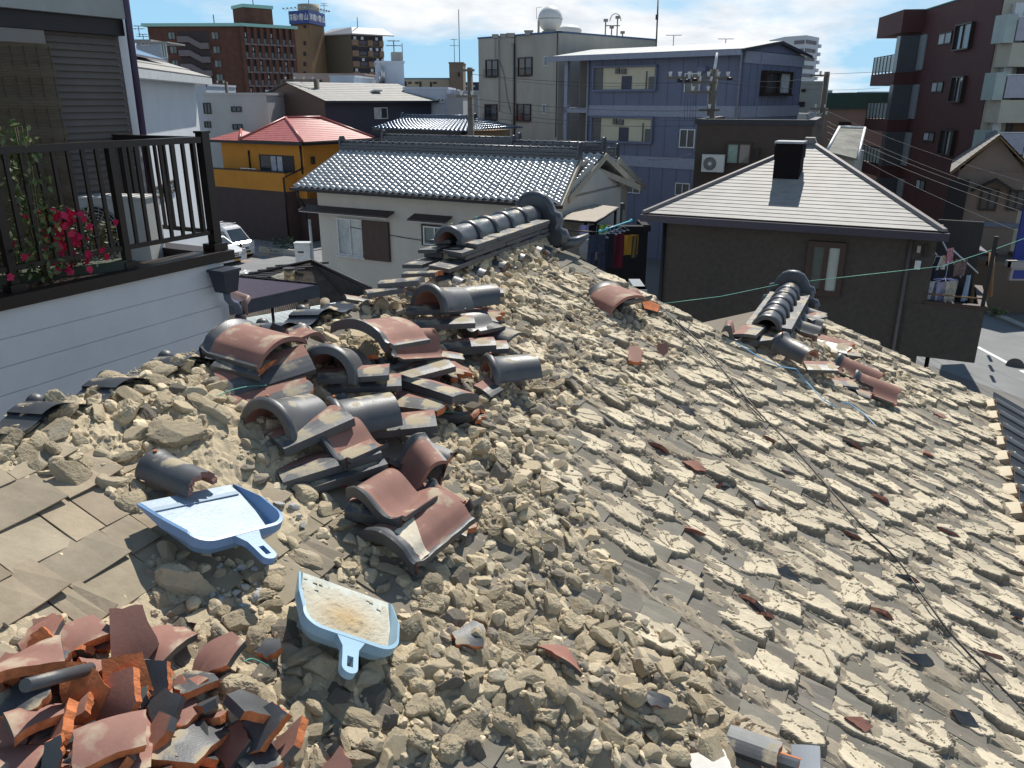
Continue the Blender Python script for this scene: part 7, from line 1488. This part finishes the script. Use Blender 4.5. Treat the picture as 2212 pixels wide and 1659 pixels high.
garment('yellow_shorts','yellow-orange shorts with a dark patch hanging at the far right of the clothes',1365,508,22,.40,.55,(.50,.28,.04),seed=3); garment('olive_shorts','dull olive cloth hung over the yellow shorts',1372,510,21.9,.16,.6,(.16,.13,.06),seed=4)
garment('lilac_cloth','pale lilac towel on the porch above the clothes pole',1262,487,23,.28,.5,(.30,.28,.5),seed=5,cat='towel'); garment('green_cloth','small lime green and red cloth at the back of the washing',1304,486,23.5,.25,.28,(.25,.4,.1),seed=6,cat='cloth')
garment('navy_shirt','navy shirt at the near end of the clothes pole',1318,506,21.2,.26,.9,(.01,.012,.02),seed=7)
for i in range(6):
    mb=MB(); p=A.lerp(B,.06+.13*i); mb.tube([p,p-Vector((0,0,.08)),p+Vector((-.18,.02,-.19)),p+Vector((.18,.02,-.19)),p-Vector((0,0,.08))],.009,5); tag(mb.build('clothes_hanger',[mat('pale_hanger',(.35,.45,.6),.5)]),'plastic clothes hanger on the light blue pole','hanger','hangers on the light blue pole')
mb=MB(); c=AD(1276,540,22); mb.ball(c,.32,18,12,sc=(1,.4,1)); tag(mb.build('satellite_dish',[mat('dull_dish',(.20,.21,.22),.5)]),'round grey dish half lit behind the ridge end ornament','dish')
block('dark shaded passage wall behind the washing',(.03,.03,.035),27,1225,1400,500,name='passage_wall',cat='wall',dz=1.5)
a=AD(1345,600,20); block('pale low roof edge in the passage at the foot of the washing',(.3,.32,.34),17,1325,1388,642,name='low_shed',cat='shed',dz=1)
# balcony washing on the slate roof house
def bp(u,v,o=-.5): 
    W_=Wall(Wn_.pt(0,0,o),Wn_.pt(EL,0,o)); a,z=W_.hit(u,v); return W_.pt(a,z)
for i,(nm,lb,u,v,w_,h,cl,pt,cat_) in enumerate((('patterned_towel','white towel with small dark motifs clipped at the left of the balcony washing',2022,608,.28,.52,(.42,.44,.46),1,'towel'),('lilac_towel','pale lilac towel in the middle of the balcony washing',2040,610,.30,.48,(.36,.36,.52),0,'towel'),('cream_towel','cream towel at the right of the balcony washing',2060,608,.32,.55,(.46,.43,.36),1,'towel'),
    ('navy_coat','navy garment hanging behind the balcony towels',2022,556,.42,.85,(.01,.014,.035),0,'clothes'),('pale_blue_shirt','long pale blue cloth hanging at the right end of the balcony',2096,596,.18,.6,(.32,.40,.52),0,'clothes'),('white_bag','white laundry bag with small marks on the upper left of the balcony',2035,554,.3,.32,(.5,.5,.46),1,'bag'),('pink_flowered_cloth','bunched pink and white cloth high on the balcony line',2058,537,.16,.35,(.5,.25,.28),1,'cloth'),('brown_cloth','dull brown cloths bunched along the balcony line',2080,560,.3,.4,(.16,.11,.10),1,'cloth'))):
    p=bp(u,v,-.35-.05*i); q=proj(p); dep=(p-CAM).dot(FW); garment(nm,lb,u,v,dep,w_,h,cl,pat=pt,seed=20+i,cat=cat_)
for i,(p0,p1) in enumerate((((2035,520),(2075,600)),((2058,540),(2112,590)),((2018,545),(2045,575)))):
    mb=MB(); mb.tube([bp(*p0),bp(*p1,-1.2)],.018,6); tag(mb.build('drying_pole',[mat('pale_pole',(.4,.45,.5),.4,.3)]),['drying pole running back from the middle of the corner balcony','drying pole nearest the right end of the corner balcony','short dark drying pole at the left of the corner balcony'][i],'drying pole')
mb=MB(); c=bp(2042,602,-.4)
for k in range(10): a=k*.628; mb.tube([c,c+Vector((math.cos(a)*.28,math.sin(a)*.22,-.02))],.008,4)
mb.tube([c,c+Vector((0,0,.4))],.008,4); tag(mb.build('clip_hanger',[mat('lavender_plastic',(.4,.42,.75),.4)]),'round lavender clip hanger above the balcony towels','hanger')
# ================= things lying on the roof, and the yard between the houses =================
M_pan=mat('blue_plastic',(.16,.29,.50),.38,var=.08,vs=6,bump=.0004,bs=200,spec=.5); M_pan2=mat('pale_blue_plastic',(.27,.43,.55),.42,var=.10,vs=6,bump=.0004,bs=200,spec=.5)
M_panf=mat('scuffed_pan_floor',(.30,.39,.48),.42,var=.14,vs=14,bump=.0008,bs=90,spec=.6)
def dustpan(label,uo,ub,lift_o,lift_b,m,mf,W_=.27,dustfill=False,roll=0):
    PO=on(*uo,lift_o); PB=on(*ub,lift_b); y=(PO-PB); Ly=y.length; y.normalize(); x=y.cross(nrm).normalized(); x=Matrix.Rotation(R(roll),3,y)@x; z=x.cross(y).normalized()
    M=Matrix((x,y,z)).transposed().to_4x4(); M.translation=PB; t=thing('dustpan',label,'dustpan',PB)
    hw=W_/2; out_=[]
    def arc(cx,cy,r_,a0,a1,n=7): return [(cx+r_*math.cos(a0+(a1-a0)*i/n),cy+r_*math.sin(a0+(a1-a0)*i/n)) for i in range(n+1)]
    out_=[(-hw,Ly),(-hw*1.02,Ly*.55)]+arc(-hw*.93+.055,.055,.055,math.pi,math.pi*1.5)+arc(hw*.93-.055,.055,.055,math.pi*1.5,2*math.pi)+[(hw*1.02,Ly*.55),(hw,Ly)]
    def hgt(yy): q=1-max(0,min(1,yy/Ly)); return .006+.052*min(1,q*1.35)**.8
    F=[(a*.955,b*.955+.006,.006) for a,b in out_]; T=[(a,b,hgt(b)) for a,b in out_]; T2=[(a*1.045,b-.010*(1 if b<Ly*.6 else .2),hgt(b)-.001) for a,b in out_]; T3=[(a*1.045,b-.010*(1 if b<Ly*.6 else .2),max(0,hgt(b)-.028)) for a,b in out_]; B=[(a*.93,b*.95+.008,0) for a,b in out_]
    mb=MB(); mb.grid([F,T],0,True); mb.grid([T,T2],0,False); mb.grid([T2,T3],0,False); mb.grid([T3,B],0,True); mb.add(B,[tuple(range(len(B)))[::-1]],0); mb.xform(M); mb.build('pan_wall',[m],t)
    mb=MB(); n=len(F); f2=[(a,b,c+.0008) for a,b,c in F]; f2[0]=(f2[0][0],Ly+.004,.003); f2[-1]=(f2[-1][0],Ly+.004,.003); mb.add(f2,[tuple(range(n))],0)
    mb.xform(M); mb.build('pan_floor',[mf],t)
    mb=MB(); mb.hexa([(-hw*.9,Ly*.80,.0062),(hw*.9,Ly*.80,.0062),(hw*.92,Ly*.87,.0062),(-hw*.92,Ly*.87,.0062)],[(-hw*.9,Ly*.80,.0095),(hw*.9,Ly*.80,.0095),(hw*.92,Ly*.87,.0068),(-hw*.92,Ly*.87,.0068)]); mb.xform(M); dustfill or mb.build('floor_step',[mf],t)
    # handle with a hanging slot
    mb=MB(); hl=.125; w_=.021; z1=.056; z0=.036
    def ho(y0,w0,y1,w1,x0=0): mb.hexa([(-w0,y0,z0),(w0,y0,z0),(w1,y1,z0),(-w1,y1,z0)],[(-w0,y0,z1),(w0,y0,z1),(w1,y1,z1),(-w1,y1,z1)])
    ho(-.045,w_*1.05,.004,w_*2.1); ho(-.075,w_,-.045,w_*1.05)
    for s in (-1,1): mb.hexa([(s*w_*.38,-.075,z0),(s*w_,-.075,z0),(s*w_,-.112,z0),(s*w_*.38,-.112,z0)],[(s*w_*.38,-.075,z1),(s*w_,-.075,z1),(s*w_,-.112,z1),(s*w_*.38,-.112,z1)])
    e=[(w_*math.cos(a),-.112+w_*math.sin(a)) for a in np.linspace(0,-math.pi,11)]; mb.prism(e,z0,z1); mb.xform(M); mb.build('handle',[m],t)
    if dustfill:
        nx,ny=46,40; P=[];rs=np.random.RandomState(5); X,Y=np.meshgrid(np.linspace(-hw*.93,hw*.93,nx),np.linspace(.012,Ly*.93,ny),indexing='ij'); q=np.stack([X.ravel()*40,Y.ravel()*40,X.ravel()*0],1); n1_=fbm(q,4,3).reshape(nx,ny); n2_=fbm(q*3,3,8).reshape(nx,ny)
        Zz=.007+.014*np.exp(-((X/.085)**2+((Y-Ly*.42)/.075)**2))*(.6+n1_)+.006*(n2_-.5)+.004*(n1_-.55)
        V=np.stack([X.ravel(),Y.ravel(),Zz.ravel()],1); V=V@np.array(M.to_3x3()).T+np.array(PB); idx=np.arange(nx*ny).reshape(nx,ny); Fq=np.stack([idx[:-1,:-1],idx[1:,:-1],idx[1:,1:],idx[:-1,1:]],-1).reshape(-1,4); Fq=Fq[(Zz.ravel()[Fq].min(1)>.0066)]
        g=n1_.ravel()[:,None]; r2_=np.exp(-((X/.08)**2+((Y-Ly*.42)/.07)**2)).ravel()[:,None]; col=np.array((.52,.50,.42))*(1-r2_)+np.array((.48,.36,.21))*r2_
        o=mobj('dust_heap',npmesh('dust_heap',V,Fq,M_dust,col)); tag(o,'fine tan and white dust swept into the pale blue dustpan','dust')
    return t
dustpan('empty blue dustpan, scuffed pale inside, opening turned away from us',(394,1060),(500,1168),.055,.08,M_pan,M_panf,.30,roll=6)
dustpan('pale blue dustpan full of tan dust with its handle pointing down',(736,1266),(714,1392),.045,.065,M_pan2,mat('dusty_pan_floor',(.45,.47,.43),.8,var=.2,vs=25),.275,True,roll=11)
# black cable along the slope
def line3(us,up,r_,m,label,cat,name,n=6,sag=0):
    P=[on(u,v,up) for u,v in us]; Q=[]
    for i in range(len(P)-1):
        for k in range(4):
            t=k/4; p0=P[max(i-1,0)];p1=P[i];p2=P[i+1];p3=P[min(i+2,len(P)-1)]; Q.append(.5*((2*p1)+(p2-p0)*t+(2*p0-5*p1+4*p2-p3)*t*t+(3*p1-p0-3*p2+p3)*t**3))
    Q.append(P[-1]); mb=MB(); mb.tube(Q,r_,n); return tag(mb.build(name,[m]),label,cat)
M_cab=mat('black_rubber',(.012,.012,.014),.45)
line3([(1412,650),(1452,682),(1500,728),(1552,792),(1600,850),(1650,905),(1715,972),(1780,1048),(1850,1128),(1930,1205),(1990,1290),(2050,1370),(2130,1455),(2230,1560)],.045,.0042,M_cab,'black cable running down across the rows of clay patches','cable','black_cable')
line3([(1405,652),(1440,680),(1490,735),(1540,790),(1590,850),(1645,905)],.03,.003,M_cab,'thinner black wire beside the upper half of the black cable','cable','thin_wire')
P=[on(u,v,.045) for u,v in ((1583,732),(1640,772),(1680,789),(1712,793),(1732,818),(1772,855),(1803,879),(1810,866),(1828,868),(1860,890),(1887,914))]; mb=MB(); mb.grid([[p+nrm*.003+rv*.0045 for p in P],[p-rv*.0045 for p in P],[p-rv*.0045-nrm*.002 for p in P]],0,True); tag(mb.build('plastic_strap',[mat('strap_blue',(.28,.50,.70),.4)]),'light blue plastic strap lying crooked below the small ridge','strap')
M_gw=MATS['green_wire']
a=on(1400,655,.05); b=r2(6.7,-.1,.17); c=AD(2150,538,21); mb=MB(); mb.tube([a,a.lerp(b,.5)+Vector((0,0,-.02)),b],.0022,5); mb.tube([b,b.lerp(c,.5)+Vector((0,0,-.15)),c,AD(2260,498,22)],[.0028,.005,.008,.008],5); tag(mb.build('green_line',[M_gw]),'thin green line stretched over the small ridge past the brown house','line')
for us,lab in ((((445,840),(480,832),(520,825),(560,822)),'loose green wire curling over the left of the heap'),(((885,872),(930,880),(990,884)),'green wire under the largest flat tile'),(((840,605),(875,598),(905,588)),'green wire at the broken end of the ridge'),(((500,1410),(520,1405),(545,1415),(560,1425)),'tangle of green wire on the clods right of the red tiles')):
    line3(us,.09 if us[0][1]<700 else .06,.0018,M_gw,lab,'wire','green_wire_scrap',5)
# ---- yard: awning, corrugated roofs, flue ----
def corr(par_or_none,name,p00,p10,p01,p11,n,amp,m,th=.02,parent=None):
    p00,p10,p01,p11=map(Vector,(p00,p10,p01,p11)); k=n*8; P=[]
    nn=(p10-p00).cross(p01-p00).normalized(); nn=nn if nn.z>0 else -nn
    for i in range(k+1): t=i/k; P.append([p00.lerp(p10,t)+nn*amp*math.sin(t*n*2*math.pi),p01.lerp(p11,t)+nn*amp*math.sin(t*n*2*math.pi)])
    mb=MB(); mb.grid(P,0,True); return mb.build(name,[m],parent)
aw=thing('carport_roof','dark flat awning with fine ribs and a deep blue-black edge beside the white siding','awning',G(560,660,5.0))
q0,q1,q2,q3=G(470,595,5.25),G(685,616,5.25),G(519,652,5.25),G(470,652,5.25); corr(0,'awning_sheet',q3,q0,q2,q1,46,.012,mat('smoked_sheet',(.17,.14,.18),.3,.1,var=.06),parent=aw)
mb=MB(); dn=Vector((0,0,-.26)); mb.hexa([q2,q2+dn,q2+dn+Vector((.03,-.05,0)),q2+Vector((.03,-.05,0.02))],[q1,q1+dn,q1+dn+Vector((.05,-.03,0)),q1+Vector((.05,-.03,.02))]); mb.hexa([q3,q3+dn,q3+dn+Vector((0,-.05,0)),q3+Vector((0,-.05,0))],[q2,q2+dn,q2+dn+Vector((0,-.05,0)),q2+Vector((0,-.05,0))]); mb.build('awning_edge',[MATS['blueblack_plastic']],aw)
mb=MB(); mb.tube([q0+Vector((0,0,.03)),q1+Vector((0,0,.03))],.025,5); mb.build('back_rail',[M_dark],aw)
for t_ in (.35,.8):
    mb=MB(); p=q2.lerp(q1,t_)+Vector((0,.15,-.2)); mb.tube([p,Vector((p.x,p.y,0))],.035 if t_<.5 else .05,6); mb.build('post',[M_dark],aw)
for i in range(9):
    t_=(i+.5)/9; mb=MB(); p=q0.lerp(q1,t_)+Vector((0,-.02,.04)); mb.ball(p,.03,6,4); mb.build('bolt_cap',[M_dark],aw)
bc=thing('dark_corrugated_roof','black-brown corrugated shed roof, half in shadow, below the white tile-roof house','roof',G(660,600,4.4)); A_=G(674,567,4.7); B_=G(800,628,4.7); C_=G(755,656,3.9); D_=G(470,705,3.9); E_=G(535,600,4.6)
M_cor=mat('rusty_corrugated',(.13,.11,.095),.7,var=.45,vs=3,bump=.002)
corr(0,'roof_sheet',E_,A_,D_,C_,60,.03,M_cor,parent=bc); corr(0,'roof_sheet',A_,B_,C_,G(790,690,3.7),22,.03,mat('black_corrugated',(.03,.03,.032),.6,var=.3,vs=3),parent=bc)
mb=MB(); W_=[E_,A_,B_]; mb.tube([E_+Vector((0,0,.05)),A_+Vector((0,0,.05)),B_+Vector((0,0,.05))],.06,5); 
for k in range(7): p=G(545+18*k,603-5*k,4.62); mb.box(p+Vector((0,0,.03)),(1.5,.10,.05),Matrix.Rotation(.35,3,'Z'))
mb.build('roof_batten',[M_dark],bc); mb=MB(); mb.slab([G(585,597,4.7),G(625,583,4.75),G(632,592,4.72),G(612,608,4.6)],.03); mb.build('roof_patch',[mat('mossy_felt',(.20,.19,.16),.95,var=.5,vs=12)],bc)
mb=MB(); mb.prism([(E_.x,E_.y),(A_.x,A_.y),(B_.x,B_.y),(C_.x,C_.y),(D_.x,D_.y)],0,3.6); mb.build('wall',[mat('shed_wall',(.2,.18,.16),.9)],bc)
pc=thing('pale_corrugated_roof','pale blue-grey corrugated roof just beyond the heap of tiles','roof',G(640,700,4.0)); corr(0,'roof_sheet',G(440,770,4.15),G(480,697,4.15),G(930,735,4.15),G(800,640,4.15),26,.035,mat('pale_corrugated',(.40,.45,.46),.5,.2,var=.15,vs=3),parent=pc)
mb=MB(); q=[G(440,770,4.1),G(480,697,4.1),G(800,640,4.1),G(930,735,4.1)]; mb.prism([(p.x,p.y) for p in q],0,3.9); mb.build('wall',[MATS['shed_wall']],pc)
fl_=AD(626,604,18.2); mb=MB(); r_=.105; mb.tube([fl_+Vector((0,0,-.3)),fl_+Vector((0,0,.02))],r_*.8,14); mb.tube([fl_+Vector((0,0,.0)),fl_+Vector((0,0,.24))],r_*1.15,14); mb.tube([fl_+Vector((0,0,.24)),fl_+Vector((0,0,.27))],r_*1.3,14,1); tag(mb.build('metal_flue',[mat('rusty_steel',(.32,.24,.15),.3,.7,var=.4,vs=6),M_dark]),'short rusty steel flue standing on the dark corrugated roof','flue')
mb=MB(); a=AD(655,655,17.4); b=AD(656,690,17.0); mb.tube([Vector((a.x,a.y,a.z)),Vector((a.x,a.y,3.9))],.14,10); tag(mb.build('vent_stub',[mat('stub_tan',(.25,.20,.14),.8)]),'stubby tan vent pipe below the edge of the dark awning','vent pipe')
mb=MB(); mb.tube([AD(702,650,18.2),AD(702,672,18.0)],.11,10); tag(mb.build('vent_stub',[MATS['stub_tan']]),'paler vent pipe standing on the pale corrugated roof','vent pipe')
hb_=G(657,600,0); bx=AD(657,562,27); mb=MB(); mb.box((bx.x,bx.y,bx.z),(.5,.3,1.15)); mb.box((bx.x,bx.y,bx.z+.59),(.54,.34,.04)); mb.tube([(bx.x,bx.y,0),(bx.x,bx.y,bx.z-.5)],.06,6); mb.box((bx.x-.05,bx.y-.155,bx.z+.3),(.2,.02,.05),None,1); tag(mb.build('water_heater',[M_alu,M_dark]),'tall white heater box beside the left corner of the white tile-roof house','heater')
# ---- vehicles ----
def car(label,front_uv,head,prof,glass,W_=1.48,wheels=(.45,2.6),L_=3.3,col=(.62,.63,.65),top=.80,cat='van',name='parked_van',z_belt=1.0,lamp=(.62,.95),plate=(.55,.32,.05)):
    f=G(*front_uv,0); h=azv(head); s=Vector((h.y,-h.x,0)); t=thing(name,label,cat,f); M=Matrix((s,-h,Vector((0,0,1)))).transposed().to_4x4(); M.translation=f
    m=mat('car_white',col,.25,var=.03,spec=.6,coat=.5); mb=MB(); n=len(prof); hw=W_/2
    def wd_(z): return hw*(1 if z<z_belt else 1-(1-top)*(z-z_belt)/(1.9-z_belt))
    Lf=[(-wd_(z),y,z) for y,z in prof]; Rt=[(wd_(z),y,z) for y,z in prof]; Li=[(-wd_(z)*.94,y,z) for y,z in prof]; Ri=[(wd_(z)*.94,y,z) for y,z in prof]
    c=(sum(p[0] for p in prof)/n,sum(p[1] for p in prof)/n)
    sh=lambda P,k: [(x,c[0]+(y-c[0])*k,c[1]+(z-c[1])*k) for x,y,z in P]
    A_=sh(Lf,.965);B_=Li;C_=Ri;D_=sh(Rt,.965); 
    mb.add(A_,[tuple(range(n))],0); mb.add(D_,[tuple(range(n))[::-1]],0)
    mb.grid([A_+[A_[0]],B_+[B_[0]],C_+[C_[0]],D_+[D_[0]]],0,False); mb.xform(M); mb.build('body',[m],t)
    for kind,pts in glass:
        mb=MB()
        if kind=='f': (y0,z0),(y1,z1)=pts; k=.86; mb.hexa([(-wd_(z0)*k,y0-.03,z0),(wd_(z0)*k,y0-.03,z0),(wd_(z1)*k,y1-.03,z1),(-wd_(z1)*k,y1-.03,z1)],[(-wd_(z0)*k,y0+.03,z0),(wd_(z0)*k,y0+.03,z0),(wd_(z1)*k,y1+.03,z1),(-wd_(z1)*k,y1+.03,z1)]); nm='windscreen'
        else:
            sg_=1 if kind=='r' else -1; P=[(sg_*(wd_(z)+.004),y,z) for y,z in pts]; Q=[(sg_*(wd_(z)-.05),y,z) for y,z in pts]; mb.hexa(P,Q); nm='side_window'
        mb.xform(M); mb.build(nm,[M_glass],t)
    for sg_ in (-1,1):
        for y in wheels:
            mb=MB(); mb.tube([(sg_*(hw-.16),y,.28),(sg_*(hw+.01),y,.28)],.28,18); mb.xform(M); w_=mb.build('wheel',[mat('tyre_black',(.015,.015,.015),.8)],t); mb=MB(); mb.tube([(sg_*(hw-.1),y,.28),(sg_*(hw+.02),y,.28)],.17,14); mb.xform(M); mb.build('rim',[mat('rim_grey',(.3,.3,.3),.4,.5)],w_)
        mb=MB(); x=sg_*hw*.80; mb.box((x,-.01+lamp[0]*.05,lamp[1]-.12),(.22,.10,.28)); mb.xform(M); mb.build('headlight',[mat('lamp_glass',(.5,.52,.55),.1,spec=.9)],t)
        mb=MB(); mb.box((sg_*(hw+.12),.62,1.12 if cat=='van' else .95),(.14,.08,.20)); mb.tube([(sg_*hw*.95,.62,1.08 if cat=='van' else .92),(sg_*(hw+.12),.62,1.08 if cat=='van' else .92)],.02,5); mb.xform(M); mb.build('side_mirror',[M_dark],t)
    mb=MB(); mb.box((0,-.015,.66),(.5,.06,.05)); mb.box((0,-.015,.57),(.5,.06,.04)); mb.box((0,-.02,.40),(.7,.06,.10)); mb.xform(M); mb.build('grille',[M_dark],t)
    mb=MB(); mb.box((-.05,-.04,.33),(.34,.02,.17)); mb.xform(M); mb.build('number_plate',[mat('plate_%d'%int(plate[0]*99),plate,.6)],t)
    return t,M
vp=[(0,.22),(-.02,.55),(.10,.90),(.28,1.02),(.95,1.78),(1.2,1.88),(3.2,1.88),(3.32,1.7),(3.35,.3),(3.2,.2)]
t,M=car('white kei van parked nose-out with an orange-yellow plate behind the white car',(532,558),122,vp,[('f',((.30,1.05),(.90,1.70))),('r',((.55,1.08),(1.45,1.08),(1.45,1.62),(.98,1.62))),('r',((1.6,1.08),(2.9,1.08),(2.9,1.62),(1.6,1.62))),('l',((.55,1.08),(1.45,1.08),(1.45,1.62),(.98,1.62)))])
mb=MB(); mb.tube([(-.3,1.2,1.98),(-.3,3,1.98)],.02,5); mb.tube([(.3,1.2,1.98),(.3,3,1.98)],.02,5); mb.tube([(-.65,1.4,1.96),(.65,1.4,1.96)],.025,5); mb.tube([(-.65,2.6,1.96),(.65,2.6,1.96)],.025,5); mb.xform(M); mb.build('roof_rack',[M_alu],t)
hp_=[(0,.22),(-.03,.5),(.08,.72),(.9,1.0),(1.75,1.45),(2.9,1.5),(3.7,1.2),(3.8,.8),(3.75,.3),(3.6,.2)]
car('white hatchback parked nearest, mostly hidden by the balcony corner',(511,572),122,hp_,[('f',((.98,1.03),(1.68,1.40))),('r',((1.3,1.0),(2.9,1.0),(2.7,1.38),(1.85,1.38)))],W_=1.68,L_=3.8,wheels=(.75,3.1),cat='car',name='parked_car',z_belt=.95,top=.8,lamp=(.5,.85),plate=(.55,.56,.56))
mb=MB(); a=G(560,545,0);b=G(668,556,0); W_=Wall(a,b); W_.bx(mb,0,W_.len,0,.35,-.2,0); tag(mb.build('low_wall',[M_conc]),'low concrete kerb wall along the back of the shaded parking lot','wall')
# ---- trees and weeds ----
def tree(label,u,v,dep,r_,h0,seed,m,name='broadleaf_tree',n=900,ls=.22):
    rs=random.Random(seed); c=AD(u,v,dep); t=thing(name,label,'tree',(c.x,c.y,0)); mb=MB(); mb.tube([(c.x,c.y,0),(c.x+.1,c.y,c.z*.5),(c.x,c.y,c.z)],[.16,.12,.05],7)
    for k in range(6): a=k*1.05; mb.tube([(c.x,c.y,c.z-r_*.8),(c.x+math.cos(a)*r_*.6,c.y+math.sin(a)*r_*.6,c.z+r_*.2*rs.random())],[.06,.015],5)
    mb.build('trunk',[mat('bark',(.08,.06,.045),.9)],t); mb=MB(); cl=[Vector((rs.gauss(0,.5),rs.gauss(0,.5),rs.gauss(0,.4)))*r_*.8 for _ in range(12)]
    for _ in range(n):
        p=c+rs.choice(cl)+Vector((rs.gauss(0,1),rs.gauss(0,1),rs.gauss(0,.8)))*r_*.28; d=Vector((rs.gauss(0,1),rs.gauss(0,1),rs.gauss(0,1))).normalized(); e=d.orthogonal().normalized(); s=ls*rs.uniform(.5,1.2); mb.add([p,p+d*s*.5+e*s*.3,p+d*s,p+d*s*.5-e*s*.3],[(0,1,2,3)],rs.choice([0,1]))
    mb.build('crown',m,t)
tree('small round yellow-green tree between the grey building and the red roof',598,248,64,1.5,6,4,[mat('tree_yellow_green',(.14,.18,.03),.6),M_leaf])
tree('tiny green tree top in front of the brick apartments',614,210,95,.9,6,5,[MATS['tree_yellow_green'],M_leaf],n=300)
leafplant('roadside_weeds','small tuft of weeds at the road edge below the balcony','weeds',(*G(2137,672,0).xy,.25),.7,.4,.25,260,.16,[M_leaf2,M_leaf],0,seed=12)
leafplant('roadside_weeds','second tuft of weeds farther along the road edge','weeds',(*G(2152,684,0).xy,.2),.4,.3,.2,160,.14,[M_leaf2,M_leaf],0,seed=13)
leafplant('shade_shrub','dim shrub in the shadow at the foot of the dark brown wall','shrub',(*G(612,548,0).xy,.5),1.2,.5,.5,400,.15,[M_leafd,M_leaf],0,seed=14)
# ---- poles and wires ----
M_pole=mat('pole_concrete',(.13,.115,.095),.85,var=.15,vs=2); M_wire=mat('wire_black',(.02,.02,.024),.5); M_ins=mat('insulator_white',(.55,.55,.54),.3)
def upole(label,u0,v0,dep,arms,r_=.14,trans=False,u1=None):
    T=AD(u0,v0,dep); t=thing('utility_pole',label,'utility pole',(T.x,T.y,0)); mb=MB(); mb.tube([(T.x,T.y,0),tuple(T)],[r_*1.35,r_],10); mb.build('pole_shaft',[M_pole],t); tips=[]
    for (v,l,r2_,ins) in arms:
        z=AD(u0,v,dep).z; mb=MB(); mb.box((T.x+(r2_-l)/2,T.y-.12,z),(l+r2_,.09,.09)); mb.build('cross_arm',[M_pole],t)
        for k in range(ins): x=T.x-l+(l+r2_)*(k+.5)/ins; mb=MB(); mb.tube([(x,T.y-.12,z+.04),(x,T.y-.12,z+.22)],[.05,.07],8); mb.build('insulator',[M_ins],t); tips.append(Vector((x,T.y-.12,z+.24)))
    if trans: 
        z=AD(u0,trans,dep).z; mb=MB(); mb.tube([(T.x-.55,T.y-.1,z-.45),(T.x-.55,T.y-.1,z+.45)],.30,14); mb.tube([(T.x-.65,T.y-.1,z+.45),(T.x-.65,T.y-.1,z+.65)],.05,6); mb.tube([(T.x-.45,T.y-.1,z+.45),(T.x-.45,T.y-.1,z+.65)],.05,6); mb.build('transformer',[mat('transformer_grey',(.3,.32,.33),.5)],t)
    return t,tips
upole('tall dark pole in the gap left of the grey concrete building',1015,146,34,[(152,.8,.2,0),(208,.6,.3,2)],.12)
_,tp=upole('pole loaded with insulators in front of the blue building',1543,150,31,[(168,1.9,.7,7),(178,1.2,.1,3),(199,1.1,.1,2),(238,.5,.3,1),(264,.6,.35,1)],.17)
mb=MB(); T=AD(1543,150,31); mb.tube([T-Vector((0,0,.2)),AD(1549,114,31)],[.07,.045],8); tag(mb.build('pole_extension',[M_alu]),'white pipe extension on top of the insulator-loaded pole','pipe')
upole('pole with a grey transformer in front of the pink building',1787,155,44,[(163,.9,.1,1),(235,.7,.3,2),(250,.9,.4,3)],.15,trans=262)
upole('pole with a transformer in front of the grey building on the left',488,177,64,[(181,1.4,.1,3),(214,.6,.1,1)],.13,trans=232)
upole('thick dark pole with a crossarm left of the brown gabled house',683,171,60,[(173,2.6,.1,4),(222,1.0,.8,2),(234,1.0,.8,2)],.2)
upole('thin pole beside the thick one in front of the dark blue narrow building',651,187,62,[(190,.6,.6,2)],.1)
def wire(a,b,sag,label,r_=.014,grp=None,name='overhead_wire'):
    P=[a.lerp(b,k/10)-Vector((0,0,sag*4*(k/10)*(1-k/10))) for k in range(11)]; mb=MB(); mb.tube(P,r_,4); tag(mb.build(name,[M_wire]),label,'wire',grp)
WG1='overhead wires slanting past the red apartments'
for i,(v0,v1,d1,rr) in enumerate(((262,441,26,.010),(272,451,25,.012),(285,468,24,.013),(300,520,23,.010),(240,398,28,.008))):
    wire(AD(1787,v0,44),AD(2290,v1+16,d1),.25,'overhead wire in the bundle slanting down past the red apartments',rr,WG1)
WG2='thin wires crossing in front of the grey and blue buildings'
for i,(u0,v0,d0,u1,v1,d1) in enumerate(((1015,160,34,1545,175,31),(1015,212,34,1545,238,31),(1080,228,50,1545,262,31),(1015,250,34,1545,270,31),(1080,170,50,1400,184,40),(1015,225,34,1300,262,33),(1400,345,30,1545,310,31))):
    wire(AD(u0,v0,d0),AD(u1,v1,d1),.2,'thin wire crossing in front of the grey and blue buildings',.011,WG2)
WG3='wires between the far poles and the edge of the picture'
for i,(u0,v0,d0,u1,v1,d1) in enumerate(((1543,170,31,1787,163,44),(1787,160,44,2300,118,60),(1543,178,31,1900,190,60),(488,181,64,683,173,60),(488,214,64,683,222,60),(440,215,66,488,214,64),(1787,235,44,1680,300,34))):
    wire(AD(u0,v0,d0),AD(u1,v1,d1),.2,'thin wire running between the far poles',.012,WG3)
for i,p in enumerate(((1460,196,1543,198),(1455,205,1543,200),(1618,178,1543,172))):
    pass
mb=MB()
for k in range(5): mb.tube([AD(1480+6*k,206,30.8),AD(1478+6*k,262,30.8)],.008,4)
tag(mb.build('drop_wires',[M_wire]),'fan of drop wires hanging below the insulator-loaded pole','wire')
mb=MB(); 
for u,v in ((1468,174),(1484,174),(1500,172),(1576,170)): mb.tube([AD(u-5,v,30.8),AD(u+6,v,30.8)],.06,6)
tag(mb.build('line_sleeves',[M_dark]),'dark sleeves on the lines left and right of the insulator-loaded pole','cable sleeve')
